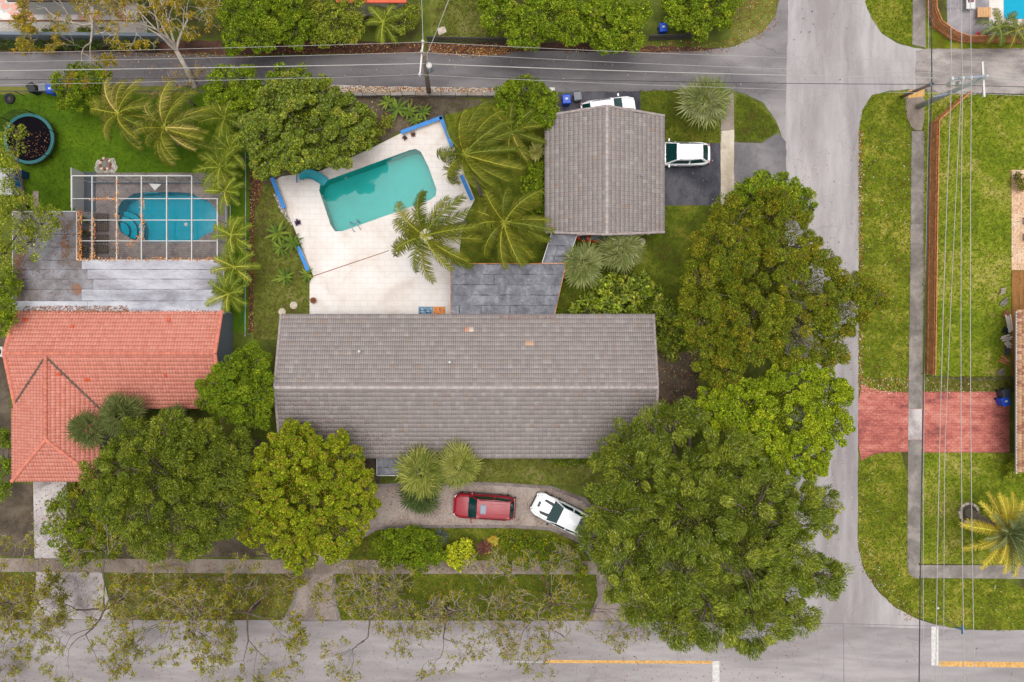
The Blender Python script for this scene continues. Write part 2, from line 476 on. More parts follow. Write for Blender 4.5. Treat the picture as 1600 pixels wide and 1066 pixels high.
G = (0, 0, 0)
MAT = dict(
    ground=surface('ground_soil', [C(70, 62, 40), C(88, 92, 36), C(96, 112, 34), C(126, 124, 56)], 0.22, 12, 0.6, bump=0.6),
    lawn_verge=surface('lawn_verge', [C(106, 96, 28), C(102, 122, 14), C(126, 137, 22), C(166, 158, 64)], 0.5, 14, 0.9, mid=2.5, mid_amt=0.7, bump=0.8),
    lawn_yard=surface('lawn_yard', [C(100, 120, 16), C(120, 139, 20), C(141, 150, 36), C(176, 168, 84)], 0.28, 14, 0.8, mid=2.2, mid_amt=0.8, bump=0.8),
    turf=surface('turf', [C(66, 94, 4), C(80, 112, 4), C(98, 126, 10)], 0.2, 16, 0.5, bump=0.6),
    lawn_green=surface('lawn_green', [C(88, 78, 30), C(86, 100, 18), C(104, 118, 22), C(134, 132, 44)], 0.35, 14, 0.8, mid=1.8, mid_amt=0.7, bump=0.8),
    lawn_dry=surface('lawn_dry', [C(92, 78, 52), C(108, 104, 46), C(112, 124, 40), C(146, 134, 84)], 0.4, 14, 0.9, mid=2, mid_amt=0.8, bump=0.8),
    mulch=surface('mulch', [C(58, 42, 38), C(84, 58, 50), C(112, 82, 66)], 0.6, 18, 1.0, bump=1.0, speck=(C(150, 96, 66), 22, 0.68)),
    soil=surface('soil', [C(70, 60, 50), C(96, 84, 72), C(120, 108, 92)], 0.5, 16, 0.9, bump=0.9, speck=(C(120, 112, 50), 12, 0.66)),
    alley=surface('alley_asphalt', [C(84, 80, 85), C(104, 99, 103), C(126, 120, 122)], 0.12, 26, 0.3, mid=0.7, bump=0.25, stretch=(0.45, 1.6, 1), crack=0.2,
                  wear=([C(128, 122, 124), C(150, 144, 144), C(172, 165, 164)], ((-40, .55), (-26, .45), (-20, 0), (-9, .05), (0, .35), (14, .5), (22, 1)))),
    street=surface('street_asphalt', [C(158, 150, 150), C(176, 169, 169), C(194, 188, 186)], 0.16, 26, 0.35, mid=1.2, bump=0.25, stretch=(1.8, 0.35, 1), crack=0.14, crack_scale=0.22),
    road=surface('road_asphalt', [C(150, 142, 142), C(166, 159, 159), C(184, 177, 176)], 0.16, 26, 0.35, mid=1.0, bump=0.25, stretch=(0.35, 1.8, 1), crack=0.14, crack_scale=0.22),
    gravel_lane=surface('gravel_lane', [C(140, 130, 128), C(168, 158, 154), C(196, 186, 180)], 0.5, 20, 0.6, mid=1.6, bump=0.5, stretch=(0.5, 1.4, 1)),
    blacktop=surface('blacktop', [C(58, 58, 66), C(80, 80, 88), C(104, 102, 108)], 0.5, 20, 0.5, bump=0.3, stretch=(1, 0.5, 1), crack=0.4, crack_scale=0.7),
    patch=surface('patch_asphalt', [C(112, 108, 112), C(128, 123, 126), C(148, 142, 143)], 0.4, 20, 0.5, bump=0.3),
    walk=surface('walk_concrete', [C(124, 116, 110), C(144, 136, 130), C(168, 159, 151)], 0.7, 20, 0.6, mid=2.4, bump=0.25),
    walk_pale=surface('walk_pale', [C(186, 172, 150), C(214, 200, 180), C(232, 220, 202)], 0.5, 16, 0.5, bump=0.2),
    walk_warm=surface('walk_warm', [C(132, 118, 108), C(152, 138, 126), C(172, 158, 146)], 0.5, 16, 0.6, bump=0.2),
    drive=surface('drive_aggregate', [C(138, 122, 114), C(164, 148, 138), C(188, 172, 162)], 0.5, 16, 0.9, mid=3, bump=0.5, speck=(C(206, 192, 182), 20, 0.62)),
    drive_white=surface('drive_white', [C(160, 148, 146), C(196, 186, 184), C(218, 210, 208)], 0.6, 14, 0.7, bump=0.3),
    drive_edge=surface('drive_edge', [C(118, 106, 104), C(140, 128, 124), C(158, 146, 142)], 0.6, 14, 0.6, bump=0.3),
    brick_red=surface('brick_red', [C(140, 84, 80), C(184, 104, 94), C(210, 124, 110), C(224, 152, 134)], 0.45, 12, 0.9, mid=2.2, mid_amt=0.9, bump=0.4, stretch=(0.6, 1.3, 1), grid=(0.4, 0.2, C(120, 66, 60))),
    deck=surface('deck_stone', [C(232, 218, 208), C(246, 236, 228), C(252, 245, 240)], 0.3, 14, 0.35, mid=1.2, bump=0.15, grid=(0.9, 0.45, C(206, 192, 182)), rough=0.8),
    cage_floor=surface('cage_pavers', [C(122, 112, 112), C(146, 136, 134), C(166, 152, 146)], 0.8, 12, 0.8, mid=3.2, mid_amt=0.8, bump=0.4, grid=(0.3, 0.15, C(104, 96, 96))),
    terracotta=surface('terracotta_tile', [C(226, 180, 144), C(242, 202, 170), C(248, 218, 192)], 0.5, 10, 0.5, grid=(0.3, 0.3, C(200, 150, 118), 0.0), bump=0.2),
    grey_pavers=surface('grey_pavers', [C(142, 136, 142), C(164, 158, 162), C(184, 178, 180)], 0.5, 12, 0.5, bump=0.2),
    brown_deck=surface('brown_deck', [C(136, 92, 52), C(158, 108, 62), C(172, 124, 76)], 0.5, 10, 0.5, stretch=(4, 0.6, 1), bump=0.3),
    gravel_pale=surface('gravel_pale', [C(150, 142, 136), C(190, 182, 174), C(214, 206, 198)], 0.8, 16, 1.0, mid=3, bump=0.7, speck=(C(110, 118, 70), 8, 0.66)),
    membrane_white=surface('membrane_white', [C(120, 112, 114), C(152, 148, 154), C(176, 174, 182), C(206, 206, 212)], 0.22, 8, 0.25, mid=0.9, mid_amt=0.5, bump=0.15, stretch=(0.5, 1.2, 1), stops=[0.38, 0.47, 0.53, 0.62], speck=(C(140, 104, 84), 0.9, 0.72)),
    membrane_grey=surface('membrane_grey', [C(126, 106, 92), C(128, 122, 122), C(146, 142, 146), C(166, 164, 170)], 0.3, 8, 0.3, mid=0.9, mid_amt=0.7, bump=0.15, stretch=(0.8, 0.8, 1), speck=(C(150, 112, 94), 0.8, 0.68)),
    membrane_bright=surface('membrane_bright', [C(150, 148, 156), C(188, 188, 196), C(214, 214, 220)], 0.22, 8, 0.25, mid=0.8, mid_amt=0.7, bump=0.15, stretch=(0.5, 1.0, 1)),
    membrane_black=surface('membrane_black', [C(98, 98, 105), C(115, 115, 123), C(128, 128, 136), C(150, 150, 158)], 0.9, 8, 0.5, mid=2.2, mid_amt=0.8, bump=0.2, stretch=(0.8, 0.7, 1), rough=0.65),
    white_paint=plain('white_paint', C(226, 224, 220), 0.5, var=0.05),
    frame_paint=plain('frame_paint', C(208, 206, 202), 0.5, var=0.06),
    bark_silver=plain('silver_bark', C(206, 192, 178), 0.95, var=0.2, scale=4, bump=0.4),
    road_white=plain('road_white', C(222, 218, 214), 0.8, var=0.22, scale=6),
    road_yellow=plain('road_yellow', C(222, 172, 100), 0.8, var=0.3, scale=5),
    wall=plain('stucco', C(150, 160, 168), 0.85, var=0.06),
    wall_grey=plain('stucco_grey', C(128, 138, 148), 0.85, var=0.08),
    wood=surface('fence_wood', [C(182, 116, 78), C(212, 140, 94), C(236, 168, 118)], 3.0, 14, 0.8, mid=8, bump=0.3),
    dark_wood=plain('weathered_wood', C(84, 78, 76), 0.9, var=0.25, scale=5),
    pole_wood=plain('pole_wood', C(150, 130, 116), 0.9, var=0.25, scale=5, bump=0.4),
    concrete=plain('pole_concrete', C(196, 200, 196), 0.85, var=0.12, scale=3, bump=0.2),
    steel=plain('galvanised_steel', C(168, 178, 190), 0.45, metal=0.3, var=0.15),
    insul=plain('porcelain', C(226, 222, 216), 0.3, var=0.04),
    wire=plain('bare_wire', C(190, 188, 182), 0.5, metal=0.2, var=0.05),
    cable=plain('black_cable', C(62, 64, 66), 0.6, var=0.1),
    black=plain('black_plastic', C(34, 34, 36), 0.55, var=0.1),
    rubber=plain('tyre_rubber', C(36, 36, 38), 0.85, var=0.1),
    blue_bin=plain('blue_plastic', C(20, 86, 214), 0.45, var=0.08),
    blue_wall=plain('blue_paint', C(16, 132, 214), 0.5, var=0.12, scale=2),
    teal=plain('teal_plastic', C(52, 180, 196), 0.35, var=0.08),
    tramp_teal=plain('teal_vinyl', C(8, 104, 106), 0.5, var=0.12),
    tramp_mat=plain('trampoline_mat', C(20, 17, 24), 0.95, spec=.05, var=0.2, scale=3),
    grey_bin=plain('grey_plastic', C(122, 126, 134), 0.45, var=0.1),
    darkbin=plain('charcoal_plastic', C(62, 72, 84), 0.5, var=0.1),
    brown=plain('brown_sling', C(98, 84, 72), 0.8, var=0.12),
    orange=plain('orange_plastic', C(226, 84, 34), 0.4, var=0.1),
    pot=plain('clay_pot', C(150, 92, 60), 0.8, var=0.15),
    stone_pale=plain('stepping_stone', C(226, 208, 192), 0.85, var=0.1, scale=5, bump=0.2),
    pink=plain('pink_flagstone', C(238, 178, 160), 0.85, var=0.08, scale=2),
    flag_white=plain('white_flagstone', C(246, 238, 232), 0.85, var=0.06, scale=2),
    flag_grey=plain('grey_flagstone', C(214, 210, 206), 0.85, var=0.06, scale=2),
    orange_roof=plain('orange_roof', C(226, 104, 70), 0.8, var=0.1),
    bark=plain('bark', C(112, 98, 88), 0.95, var=0.3, scale=4, bump=0.6),
    bark_pale=plain('pale_bark', C(172, 154, 142), 0.95, var=0.25, scale=4, bump=0.5),
    bark_dark=plain('dark_bark', C(116, 98, 88), 0.95, var=0.3, scale=4, bump=0.5),
    palm_trunk=plain('palm_trunk', C(150, 138, 124), 0.95, var=0.25, scale=5, bump=0.5),
    leaf=attr_mat('foliage', 0.6, 0.3, 0.12),
    leaf_gloss=attr_mat('glossy_foliage', 0.42, 0.2, 0.3),
    tile=attr_mat('roof_tile', 0.85, 0.0, 0.2),
    litter=attr_mat('leaf_litter', 0.9, 0.0, 0.1),
    screen=screen_mat('insect_screen', C(70, 70, 72), 0.10),
    water_pool=water_mat('pool_water', (0.40, 0.84, 0.84)),
    water_teal=water_mat('pool_water_dark', (0.22, 0.84, 0.90)),
    plaster=plain('pool_plaster', C(120, 214, 206), 0.8, var=0.05, scale=1.5),
    plaster_deep=plain('pool_plaster_blue', C(30, 190, 206), 0.8, var=0.06, scale=1.5),
    plaster_cyan=plain('pool_plaster_cyan', C(20, 214, 252), 0.8, var=0.03, scale=1.5),
    coping=plain('pool_coping', C(236, 226, 218), 0.7, var=0.06),
)
# ------------------------------------------------------------------ foliage builders
TONE = np.array([1.42, 1.38, .62])
def unit(a):
    return a / np.maximum(np.linalg.norm(a, axis=-1, keepdims=True), 1e-9)


def leaf_mesh(name, pos, axis, nrm, length, width, cols, mat, fold=0.25, tri=False):
    """each leaf: two triangles folded along the midrib"""
    n = len(pos)
    axis = unit(axis)
    side = unit(np.cross(nrm, axis))
    up = np.cross(axis, side)
    L, Wd = length[:, None], width[:, None]
    if tri:                        # small leaf: one tapering blade
        v = np.empty((n, 3, 3))
        v[:, 0] = pos - axis * L * 0.45 + side * Wd * 0.6
        v[:, 1] = pos - axis * L * 0.45 - side * Wd * 0.6
        v[:, 2] = pos + axis * L * 0.6
        return np_mesh(name, v.reshape(-1, 3), np.arange(n * 3).reshape(n, 3), mat, np.repeat(cols, 3, axis=0))
    v = np.empty((n, 4, 3))
    v[:, 0] = pos - axis * L * 0.5
    v[:, 1] = pos + side * Wd * 0.5 + up * Wd * fold
    v[:, 2] = pos + axis * L * 0.5 - up * L * 0.08
    v[:, 3] = pos - side * Wd * 0.5 + up * Wd * fold
    base = (np.arange(n) * 4)[:, None]
    f = np.concatenate([base + np.array([[0, 2, 1]]), base + np.array([[0, 3, 2]])], axis=0)
    return np_mesh(name, v.reshape(-1, 3), f, mat, np.repeat(cols, 4, axis=0))


def pick(rng, palette, n):
    w = np.array([p[1] for p in palette], float)
    cs = np.array([p[0] for p in palette], float)
    return cs[rng.choice(len(palette), n, p=w / w.sum())]


def tree(name, label, lobes, z0, z1, leaf=(0.2, 0.09), dens=260, palette=None, trunk=None, trunk_r=0.25, seed=1,
         group=None, mat='leaf', clump_r=0.45, cat='tree', bark='bark', up=0.8, hgap=0.0, squash=0.7, jitter=0.5,
         stem='trunk', crown_name='crown', fill=0.35, tone=1.0, spray=0.0, wind=(.35, -.2), flecks=None):
    """lobes: (px, py, radius px) as they show in the photograph; crown between heights z0 and z1"""
    rng = np.random.default_rng(seed)
    if leaf[0] < .25:
        dens, leaf = dens * 1.45, (leaf[0] * .86, leaf[1] * .9)
    lb = np.array(lobes, float)
    wts = lb[:, 2] ** 2
    cx, cy = (lb[:, 0] * wts).sum() / wts.sum(), (lb[:, 1] * wts).sum() / wts.sum()
    R = max(np.hypot(lb[:, 0] - cx, lb[:, 1] - cy) + lb[:, 2] * 0.6)
    cen, rad = [], []
    for x, y, r in lb:
        d = min(1.0, math.hypot(x - cx, y - cy) / R)
        rr = r * (CAM_H - z0) / FPX
        zc = z0 + (z1 - z0 - rr * squash) * (1 - d * d) + rng.uniform(-0.3, 0.3)
        zc = max(zc, 0.25 * rr)
        p = W(x, y, zc)
        cen.append((p.x, p.y, p.z))
        rad.append(r * (CAM_H - zc) / FPX)
    cen, rad = np.array(cen), np.array(rad)
    P, A, Nn, cl_id = [], [], [], []
    base_cols = []
    for i in range(len(cen)):
        area = math.pi * rad[i] ** 2
        nc = max(5, int(area * 1.9 / (math.pi * clump_r ** 2)))
        # clump centres over the upper part of the lobe
        d = rng.normal(size=(nc, 3))
        d[:, 2] = np.abs(d[:, 2]) * 0.9 - 0.25
        d = unit(d)
        rr = rad[i] * rng.uniform(0.72, 1.0, nc)[:, None] - clump_r * 0.3
        cc = cen[i] + d * rr * np.array([1, 1, squash])
        # drop clumps buried in other lobes
        keep = np.ones(nc, bool)
        for j in range(len(cen)):
            if j == i: continue
            q = (cc - cen[j]) / (rad[j] * np.array([1, 1, squash]))
            keep &= ~((np.linalg.norm(q, axis=1) < 0.62))
        if hgap: keep &= rng.random(nc) > hgap
        cc, d = cc[keep], d[keep]
        nc = len(cc)
        if nc == 0: continue
        nl = max(3, int(dens * area / max(nc, 1) * 0.9))
        cr = clump_r * rng.uniform(0.6, 1.25, nc)
        e = rng.normal(size=(nc, nl, 3))
        e[..., 2] = np.abs(e[..., 2]) * 0.8 - 0.3
        e = unit(e)
        rr = cr[:, None, None] * rng.uniform(0.35, 1.0, (nc, nl, 1)) ** 0.6
        pos = cc[:, None, :] + e * rr * np.array([1, 1, 0.75])
        ax = e * np.array([1, 1, 0.5]) + rng.normal(size=e.shape) * jitter
        if spray:                  # shoots of one clump point the same way
            cd = d * np.array([1, 1, .2]) + np.array([wind[0], wind[1], .1]) + rng.normal(size=d.shape) * .35
            cd = unit(cd)
            ax = ax * (1 - spray * .75) + cd[:, None, :] * spray
            pos = pos + cd[:, None, :] * (rng.random((nc, nl, 1)) - .4) * cr[:, None, None] * 1.1 * spray
        nm = e * 0.6 + d[:, None, :] * 0.3 + np.array([0, 0, up]) + rng.normal(size=e.shape) * 0.5
        P.append(pos.reshape(-1, 3)); A.append(ax.reshape(-1, 3)); Nn.append(nm.reshape(-1, 3))
        cb = pick(rng, palette, nc)
        lc = pick(rng, palette, nc * nl).reshape(nc, nl, 3)
        col = cb[:, None, :] * 0.55 + lc * 0.45
        base_cols.append(col.reshape(-1, 3))
        # loose leaves inside, so that the crown is not hollow
        ni = int(area * dens * fill)
        if ni:
            q = unit(rng.normal(size=(ni, 3))) * (rng.random((ni, 1)) ** 0.5) * rad[i] * 0.8 * np.array([1, 1, squash])
            q[:, 2] = q[:, 2] * 0.6 - 0.15 * rad[i]
            P.append(cen[i] + q)
            A.append(rng.normal(size=(ni, 3)))
            Nn.append(np.array([0, 0, 1]) + rng.normal(size=(ni, 3)) * 0.5)
            base_cols.append(pick(rng, palette, ni))
    P, A, Nn, cols = (np.concatenate(x) for x in (P, A, Nn, base_cols))
    P[:, 2] = np.maximum(P[:, 2], 0.06)
    n = len(P)
    cols = np.clip(cols * TONE * tone * rng.lognormal(0, .42, (n, 1)), 0, 0.8)
    if flecks is not None:
        m_ = rng.random(n) < flecks[1]
        cols[m_] = np.array(flecks[0]) * rng.uniform(.7, 1.3, (m_.sum(), 1))
    ln = leaf[0] * rng.uniform(0.7, 1.3, n)
    wd = leaf[1] * rng.uniform(0.7, 1.3, n)
    tb = W(*(trunk or (cx * 0.96 + 800 * 0.04, cy * 0.96 + 533 * 0.04)))
    t = tag(empty(name, tb), label, cat, group)
    me = leaf_mesh(crown_name, P - np.array(tb), A, Nn, ln, wd, cols, MAT[mat], tri=leaf[0] < .25)
    link(crown_name, me, t)
    # trunk and limbs
    mb = MB()
    top = Vector((float((cen[:, 0] * wts).sum() / wts.sum()), float((cen[:, 1] * wts).sum() / wts.sum()), z0 * 0.75)) - tb
    if trunk_r > 0.07:
        fork = top * 0.55
        mb.tube([(0, 0, -0.05), (0, 0, 0.15), fork * 0.5 + Vector((rng.uniform(-.1, .1), rng.uniform(-.1, .1), 0)), fork],
                [trunk_r * 1.35, trunk_r * 1.05, trunk_r * 0.85, trunk_r * 0.75], 9)
    else:
        fork = Vector((0, 0, 0.02))
    for i in range(len(cen)):
        e = Vector(cen[i]) - tb
        m1 = fork.lerp(e, 0.5) + Vector((rng.uniform(-.3, .3), rng.uniform(-.3, .3), rng.uniform(0, .4)))
        r0 = max(0.03, trunk_r * rng.uniform(0.35, 0.55))
        mb.tube([fork, m1, e], [r0, r0 * 0.7, r0 * 0.4], 6)
        for k in range(5):
            a = rng.uniform(0, 2 * math.pi)
            q = e + Vector((math.cos(a), math.sin(a), rng.uniform(0.1, .7))) * float(rad[i]) * 0.75
            mb.tube([e.lerp(m1, 0.2), e.lerp(q, 0.5) + Vector((0, 0, .1)), q], [r0 * 0.4, r0 * 0.25, 0.012], 5)
    mb.build(stem, MAT[bark], t, smooth=True)
    return t


def sparse_tree(name, label, base, seed, height, spread, lean=(0, 0), depth=5, tuft=14, tuft_r=0.22, leaf=(0.15, 0.06), palette=None,
                bark='bark_pale', trunk_r=0.2, group=None, n0=5, leaf_prob=0.6, flat=0.55, rise=(.5, 1.1), limb='bark_dark'):
    """half-bare tree: branch skeleton with tufts of leaves near the twig ends"""
    rng = np.random.default_rng(seed)
    tb = W(*base)
    t = tag(empty(name, tb), label, 'tree', group)
    trunk, br = MB(), MB()
    tips = []
    fork = Vector((lean[0] * 0.3, lean[1] * 0.3, height * 0.35))
    trunk.tube([(0, 0, -0.05), (0, 0, 0.2), fork * 0.55 + Vector((.08, -.05, 0)), fork],
               [trunk_r * 1.4, trunk_r * 1.05, trunk_r * 0.9, trunk_r * 0.8], 8)

    def grow(p, d, ln, r, lev):
        segs = 3
        pts, q, dd = [p], p.copy(), d.copy()
        for s in range(segs):
            dd = (dd + Vector(rng.normal(size=3)) * 0.22).normalized()
            dd.z = dd.z * (0.9 if lev else 1.0)
            q = q + dd * (ln / segs)
            pts.append(q.copy())
        rs = [max(.013, r * (1 - 0.4 * k / segs)) for k in range(segs + 1)]
        (trunk if lev < 3 else br).tube(pts, rs, 6 if lev < 2 else 4 if lev < 4 else 3, cap=False)
        if lev >= depth - 1: tips.extend(pts[1:])
        if lev >= depth: return
        k = int(rng.integers(2, 4))
        for j in range(k):
            a = rng.uniform(0, 2 * math.pi)
            nd = (dd + Vector((math.cos(a), math.sin(a), rng.uniform(-0.15, flat))) * rng.uniform(0.5, 1.0)).normalized()
            st = pts[-1] if j < 2 else pts[2]
            grow(st, nd, ln * rng.uniform(0.6, 0.85), max(0.016, rs[-1] * rng.uniform(0.6, 0.85)), lev + 1)
    for i in range(n0):
        a = 2 * math.pi * (i + rng.uniform(-.3, .3)) / n0
        d = Vector((math.cos(a) + lean[0] * 0.15, math.sin(a) + lean[1] * 0.15, rng.uniform(*rise))).normalized()
        grow(fork.copy(), d, spread * rng.uniform(0.38, 0.5), trunk_r * 0.55, 0)
    trunk.build('trunk', MAT[limb], t, smooth=True)
    tag(br.build('branches', MAT[bark], t), kind='stuff')
    T = np.array([tuple(p) for p in tips])
    T = T[rng.random(len(T)) < leaf_prob]
    m = len(T)
    e = rng.normal(size=(m, tuft, 3))
    e[..., 2] *= 0.5
    e = unit(e)
    pos = T[:, None, :] + e * rng.uniform(0.2, 1.0, (m, tuft, 1)) * tuft_r
    ax = e + rng.normal(size=e.shape) * 0.3
    nm = np.array([0, 0, 1.0]) + rng.normal(size=e.shape) * 0.4
    n = m * tuft
    cb = pick(rng, palette, m)
    col = (cb[:, None, :] * 0.6 + pick(rng, palette, n).reshape(m, tuft, 3) * 0.4).reshape(-1, 3)
    col = np.clip(col * np.array([1.5, 1.35, .7]) * rng.lognormal(0, .3, (n, 1)), 0, 0.8)
    me = leaf_mesh('crown', pos.reshape(-1, 3), ax.reshape(-1, 3), nm.reshape(-1, 3), leaf[0] * rng.uniform(.7, 1.3, n),
                   leaf[1] * rng.uniform(.7, 1.3, n), col, MAT['leaf'], tri=True)
    link('crown', me, t)
    return t


def pinnate(rng, length, elev, droop, palette, wind=(0, 0), n=30, ll=0.2, lw=0.08, hang=0.45, vee=0.25, sweep=0.0):
    """one feather frond along +X: arched rachis and two rows of leaflets; wind in the frond's own frame"""
    pts, p, steps = [], Vector((0, 0, 0)), 12
    a = elev
    yaw = 0.0
    d = Vector((1, 0, 0))
    for k in range(steps + 1):
        pts.append(p.copy())
        t = k / steps
        d = Vector((math.cos(a), 0, math.sin(a))) + Vector((wind[0], wind[1], 0)) * t * 1.25
        d.normalize()
        p = p + d * length / steps
        a -= droop / steps * (0.6 + 0.9 * t)
    V, F, Cc = [], [], []
    cr = np.array(pick(rng, palette, 1)[0])

    def tri(a_, b_, c_, col):
        k = len(V)
        V.extend([tuple(a_), tuple(b_), tuple(c_)])
        F.append((k, k + 1, k + 2))
        Cc.extend([col] * 3)
    # rachis
    for k in range(steps):
        q0, q1 = pts[k], pts[k + 1]
        w0, w1 = 0.045 * (1 - k / steps) + 0.012, 0.045 * (1 - (k + 1) / steps) + 0.012
        up = Vector((0, 0, 1))
        s = (q1 - q0).cross(up)
        s = s.normalized() if s.length > 1e-6 else Vector((0, 1, 0))
        rc = tuple(np.clip(cr * 1.7 + np.array([.10, .08, .02]), 0, .7))
        h = Vector((0, 0, 0.02))
        tri(q0 - s * w0 + h, q1 + h, q0 + s * w0 + h, rc)
        tri(q0 + s * w0 + h, q1 + h, q1 + s * w1 + h, rc)
    for i in range(n):
        t = 0.14 + 0.86 * i / (n - 1)
        k = min(steps - 1, int(t * steps))
        f = t * steps - k
        q = pts[k].lerp(pts[k + 1], min(1, f))
        d = (pts[k + 1] - pts[k]).normalized()
        s = d.cross(Vector((0, 0, 1))).normalized()
        up = s.cross(d)
        lt = length * ll * (0.45 + 1.1 * math.sin(math.pi * min(1, 0.12 + 0.80 * t))) * 0.7
        for sd in (-1, 1):
            dr = (s * sd + d * (0.45 + 0.5 * t) + up * vee + Vector((wind[0], wind[1], 0)) * sweep
                  + Vector(rng.normal(size=3)) * 0.12).normalized()
            mid = q + dr * lt * 0.5
            d2 = (dr + Vector((0, 0, -hang * rng.uniform(.6, 1.4))) + Vector((wind[0], wind[1], 0)) * sweep * 0.6).normalized()
            tip = mid + d2 * lt * 0.5
            w = d * lw * length / 3.5
            c = pick(rng, palette, 1)[0] * 0.5 + cr * 0.5
            c = tuple(np.clip(c * rng.uniform(0.75, 1.25), 0, .8))
            tri(q - w * 0.5, mid - w * 0.5, q + w * 0.5, c)
            tri(q + w * 0.5, mid - w * 0.5, mid + w * 0.5, c)
            tri(mid - w * 0.5, tip, mid + w * 0.5, c)
    return np_mesh('frond', np.array(V), np.array(F), MAT['leaf'], np.array(Cc))


COCO = [((0.115, 0.13, 0.008), 3), ((0.16, 0.16, 0.012), 3), ((0.07, 0.095, 0.008), 3), ((0.25, 0.22, 0.04), .6)]


def palm(name, label, base, crown, z, n=16, length=2.6, wind=(0.5, -0.1), seed=1, palette=COCO, group=None, ll=0.22, hang=0.7,
         trunk_r=0.13, elev=(0.1, 0.9), droop=1.3, bark='palm_trunk', leaflets=46, sweep=0.55, vee=0.15, lw=0.062, old=0):
    rng = np.random.default_rng(seed)
    tb, tp = W(*base), W(crown[0], crown[1], z)
    t = tag(empty(name, tb), label, 'palm', group)
    h = tp - tb
    mb = MB()
    bend = Vector((h.x, h.y, 0)) * -0.12
    pts = [Vector((0, 0, -0.05))] + [h * k + bend * math.sin(math.pi * k) for k in (0.05, 0.3, 0.55, 0.8, 1.0)]
    mb.tube(pts, [trunk_r * 1.5, trunk_r * 1.2, trunk_r, trunk_r * .92, trunk_r * .9, trunk_r * .8], 9)
    mb.build('trunk', MAT[bark], t, smooth=True)
    wv = Vector((wind[0], wind[1], 0))
    for i in range(n):
        a = 2 * math.pi * (i * 0.381966 + rng.uniform(-.04, .04))
        lev = i / max(1, n - 1)
        el = elev[0] + (elev[1] - elev[0]) * (1 - lev) + rng.uniform(-.12, .12)
        wl = Matrix.Rotation(-a, 3, 'Z') @ wv
        pal = palette
        if old and lev > 1 - old: pal = [((0.46, 0.36, 0.04), 2), ((0.54, 0.40, 0.06), 2), ((0.36, 0.32, 0.05), 1)]
        into = -(wv.x * math.cos(a) + wv.y * math.sin(a)) / max(.3, wv.length)
        ln_ = length * rng.uniform(.8, 1.1) * (1 - .25 * max(0, into) * min(1, wv.length))
        me = pinnate(rng, ln_, el, droop * rng.uniform(.8, 1.2), pal, (wl.x, wl.y), leaflets, ll, lw, hang, vee, sweep)
        link('frond', me, t, h, (0, 0, a))
    return t


def fan_leaf(rng, r, petiole, palette, n=18, droop=0.25):
    V, F, Cc = [], [], []
    cr = pick(rng, palette, 1)[0]

    def tri(a_, b_, c_, col):
        k = len(V)
        V.extend([tuple(a_), tuple(b_), tuple(c_)])
        F.append((k, k + 1, k + 2))
        Cc.extend([col] * 3)
    hub = Vector((petiole, 0, 0))
    pc = tuple(np.clip(np.array(cr) * 1.3, 0, .7))
    tri((0, -.025, 0), hub + Vector((0, -.015, 0)), (0, .025, 0), pc)
    tri((0, .025, 0), hub + Vector((0, -.015, 0)), hub + Vector((0, .015, 0)), pc)
    for i in range(n):
        a = math.radians(-135 + 270 * (i + .5) / n + rng.uniform(-4, 4))
        l = r * (0.62 + 0.38 * math.cos(a * 0.55)) * rng.uniform(.85, 1.1)
        d = Vector((math.cos(a), math.sin(a), 0.12))
        s = Vector((-math.sin(a), math.cos(a), 0))
        m = hub + d * l * 0.5
        tip = m + Vector((d.x, d.y, d.z - droop * rng.uniform(.5, 1.5))).normalized() * l * 0.5
        w = l * 0.05
        c = pick(rng, palette, 1)[0] * 0.5 + cr * 0.5
        c1 = tuple(np.clip(c * rng.uniform(.8, 1.25), 0, .8))
        up = Vector((0, 0, w * 0.6))
        tri(hub, m + s * w, m + up, c1)
        tri(hub, m + up, m - s * w, c1)
        tri(m + s * w, tip, m + up, c1)
        tri(m + up, tip, m - s * w, c1)
    return np_mesh('frond', np.array(V), np.array(F), MAT['leaf'], np.array(Cc))


SABAL = [((0.19, 0.22, 0.06), 3), ((0.27, 0.29, 0.11), 3), ((0.36, 0.36, 0.18), 2), ((0.12, 0.15, 0.035), 2)]


def fan_palm(name, label, base, crown, z, rpx, seed, n=32, palette=SABAL, group=None, trunk_r=0.16):
    rng = np.random.default_rng(seed)
    tb, tp = W(*base), W(crown[0], crown[1], z)
    t = tag(empty(name, tb), label, 'palm', group)
    h = tp - tb
    MB().tube([(0, 0, -0.05), h * 0.1, h * 0.5, h], [trunk_r * 1.3, trunk_r * 1.1, trunk_r, trunk_r], 9).build('trunk', MAT['palm_trunk'], t, smooth=True)
    R = rpx * (CAM_H - z) / FPX
    ms = [fan_leaf(rng, R * 0.62, R * 0.5, palette) for _ in range(5)]
    for i in range(n):
        a = 2 * math.pi * (i * 0.381966 + rng.uniform(-.05, .05))
        lev = i / (n - 1)
        el = 1.1 - 1.15 * lev ** 0.8 + rng.uniform(-.12, .12)
        sc = rng.uniform(.85, 1.1) * (0.75 + 0.3 * lev)
        link('frond', ms[i % 5], t, h, (rng.uniform(-.3, .3), -el, a), (sc, sc, sc))
    return t


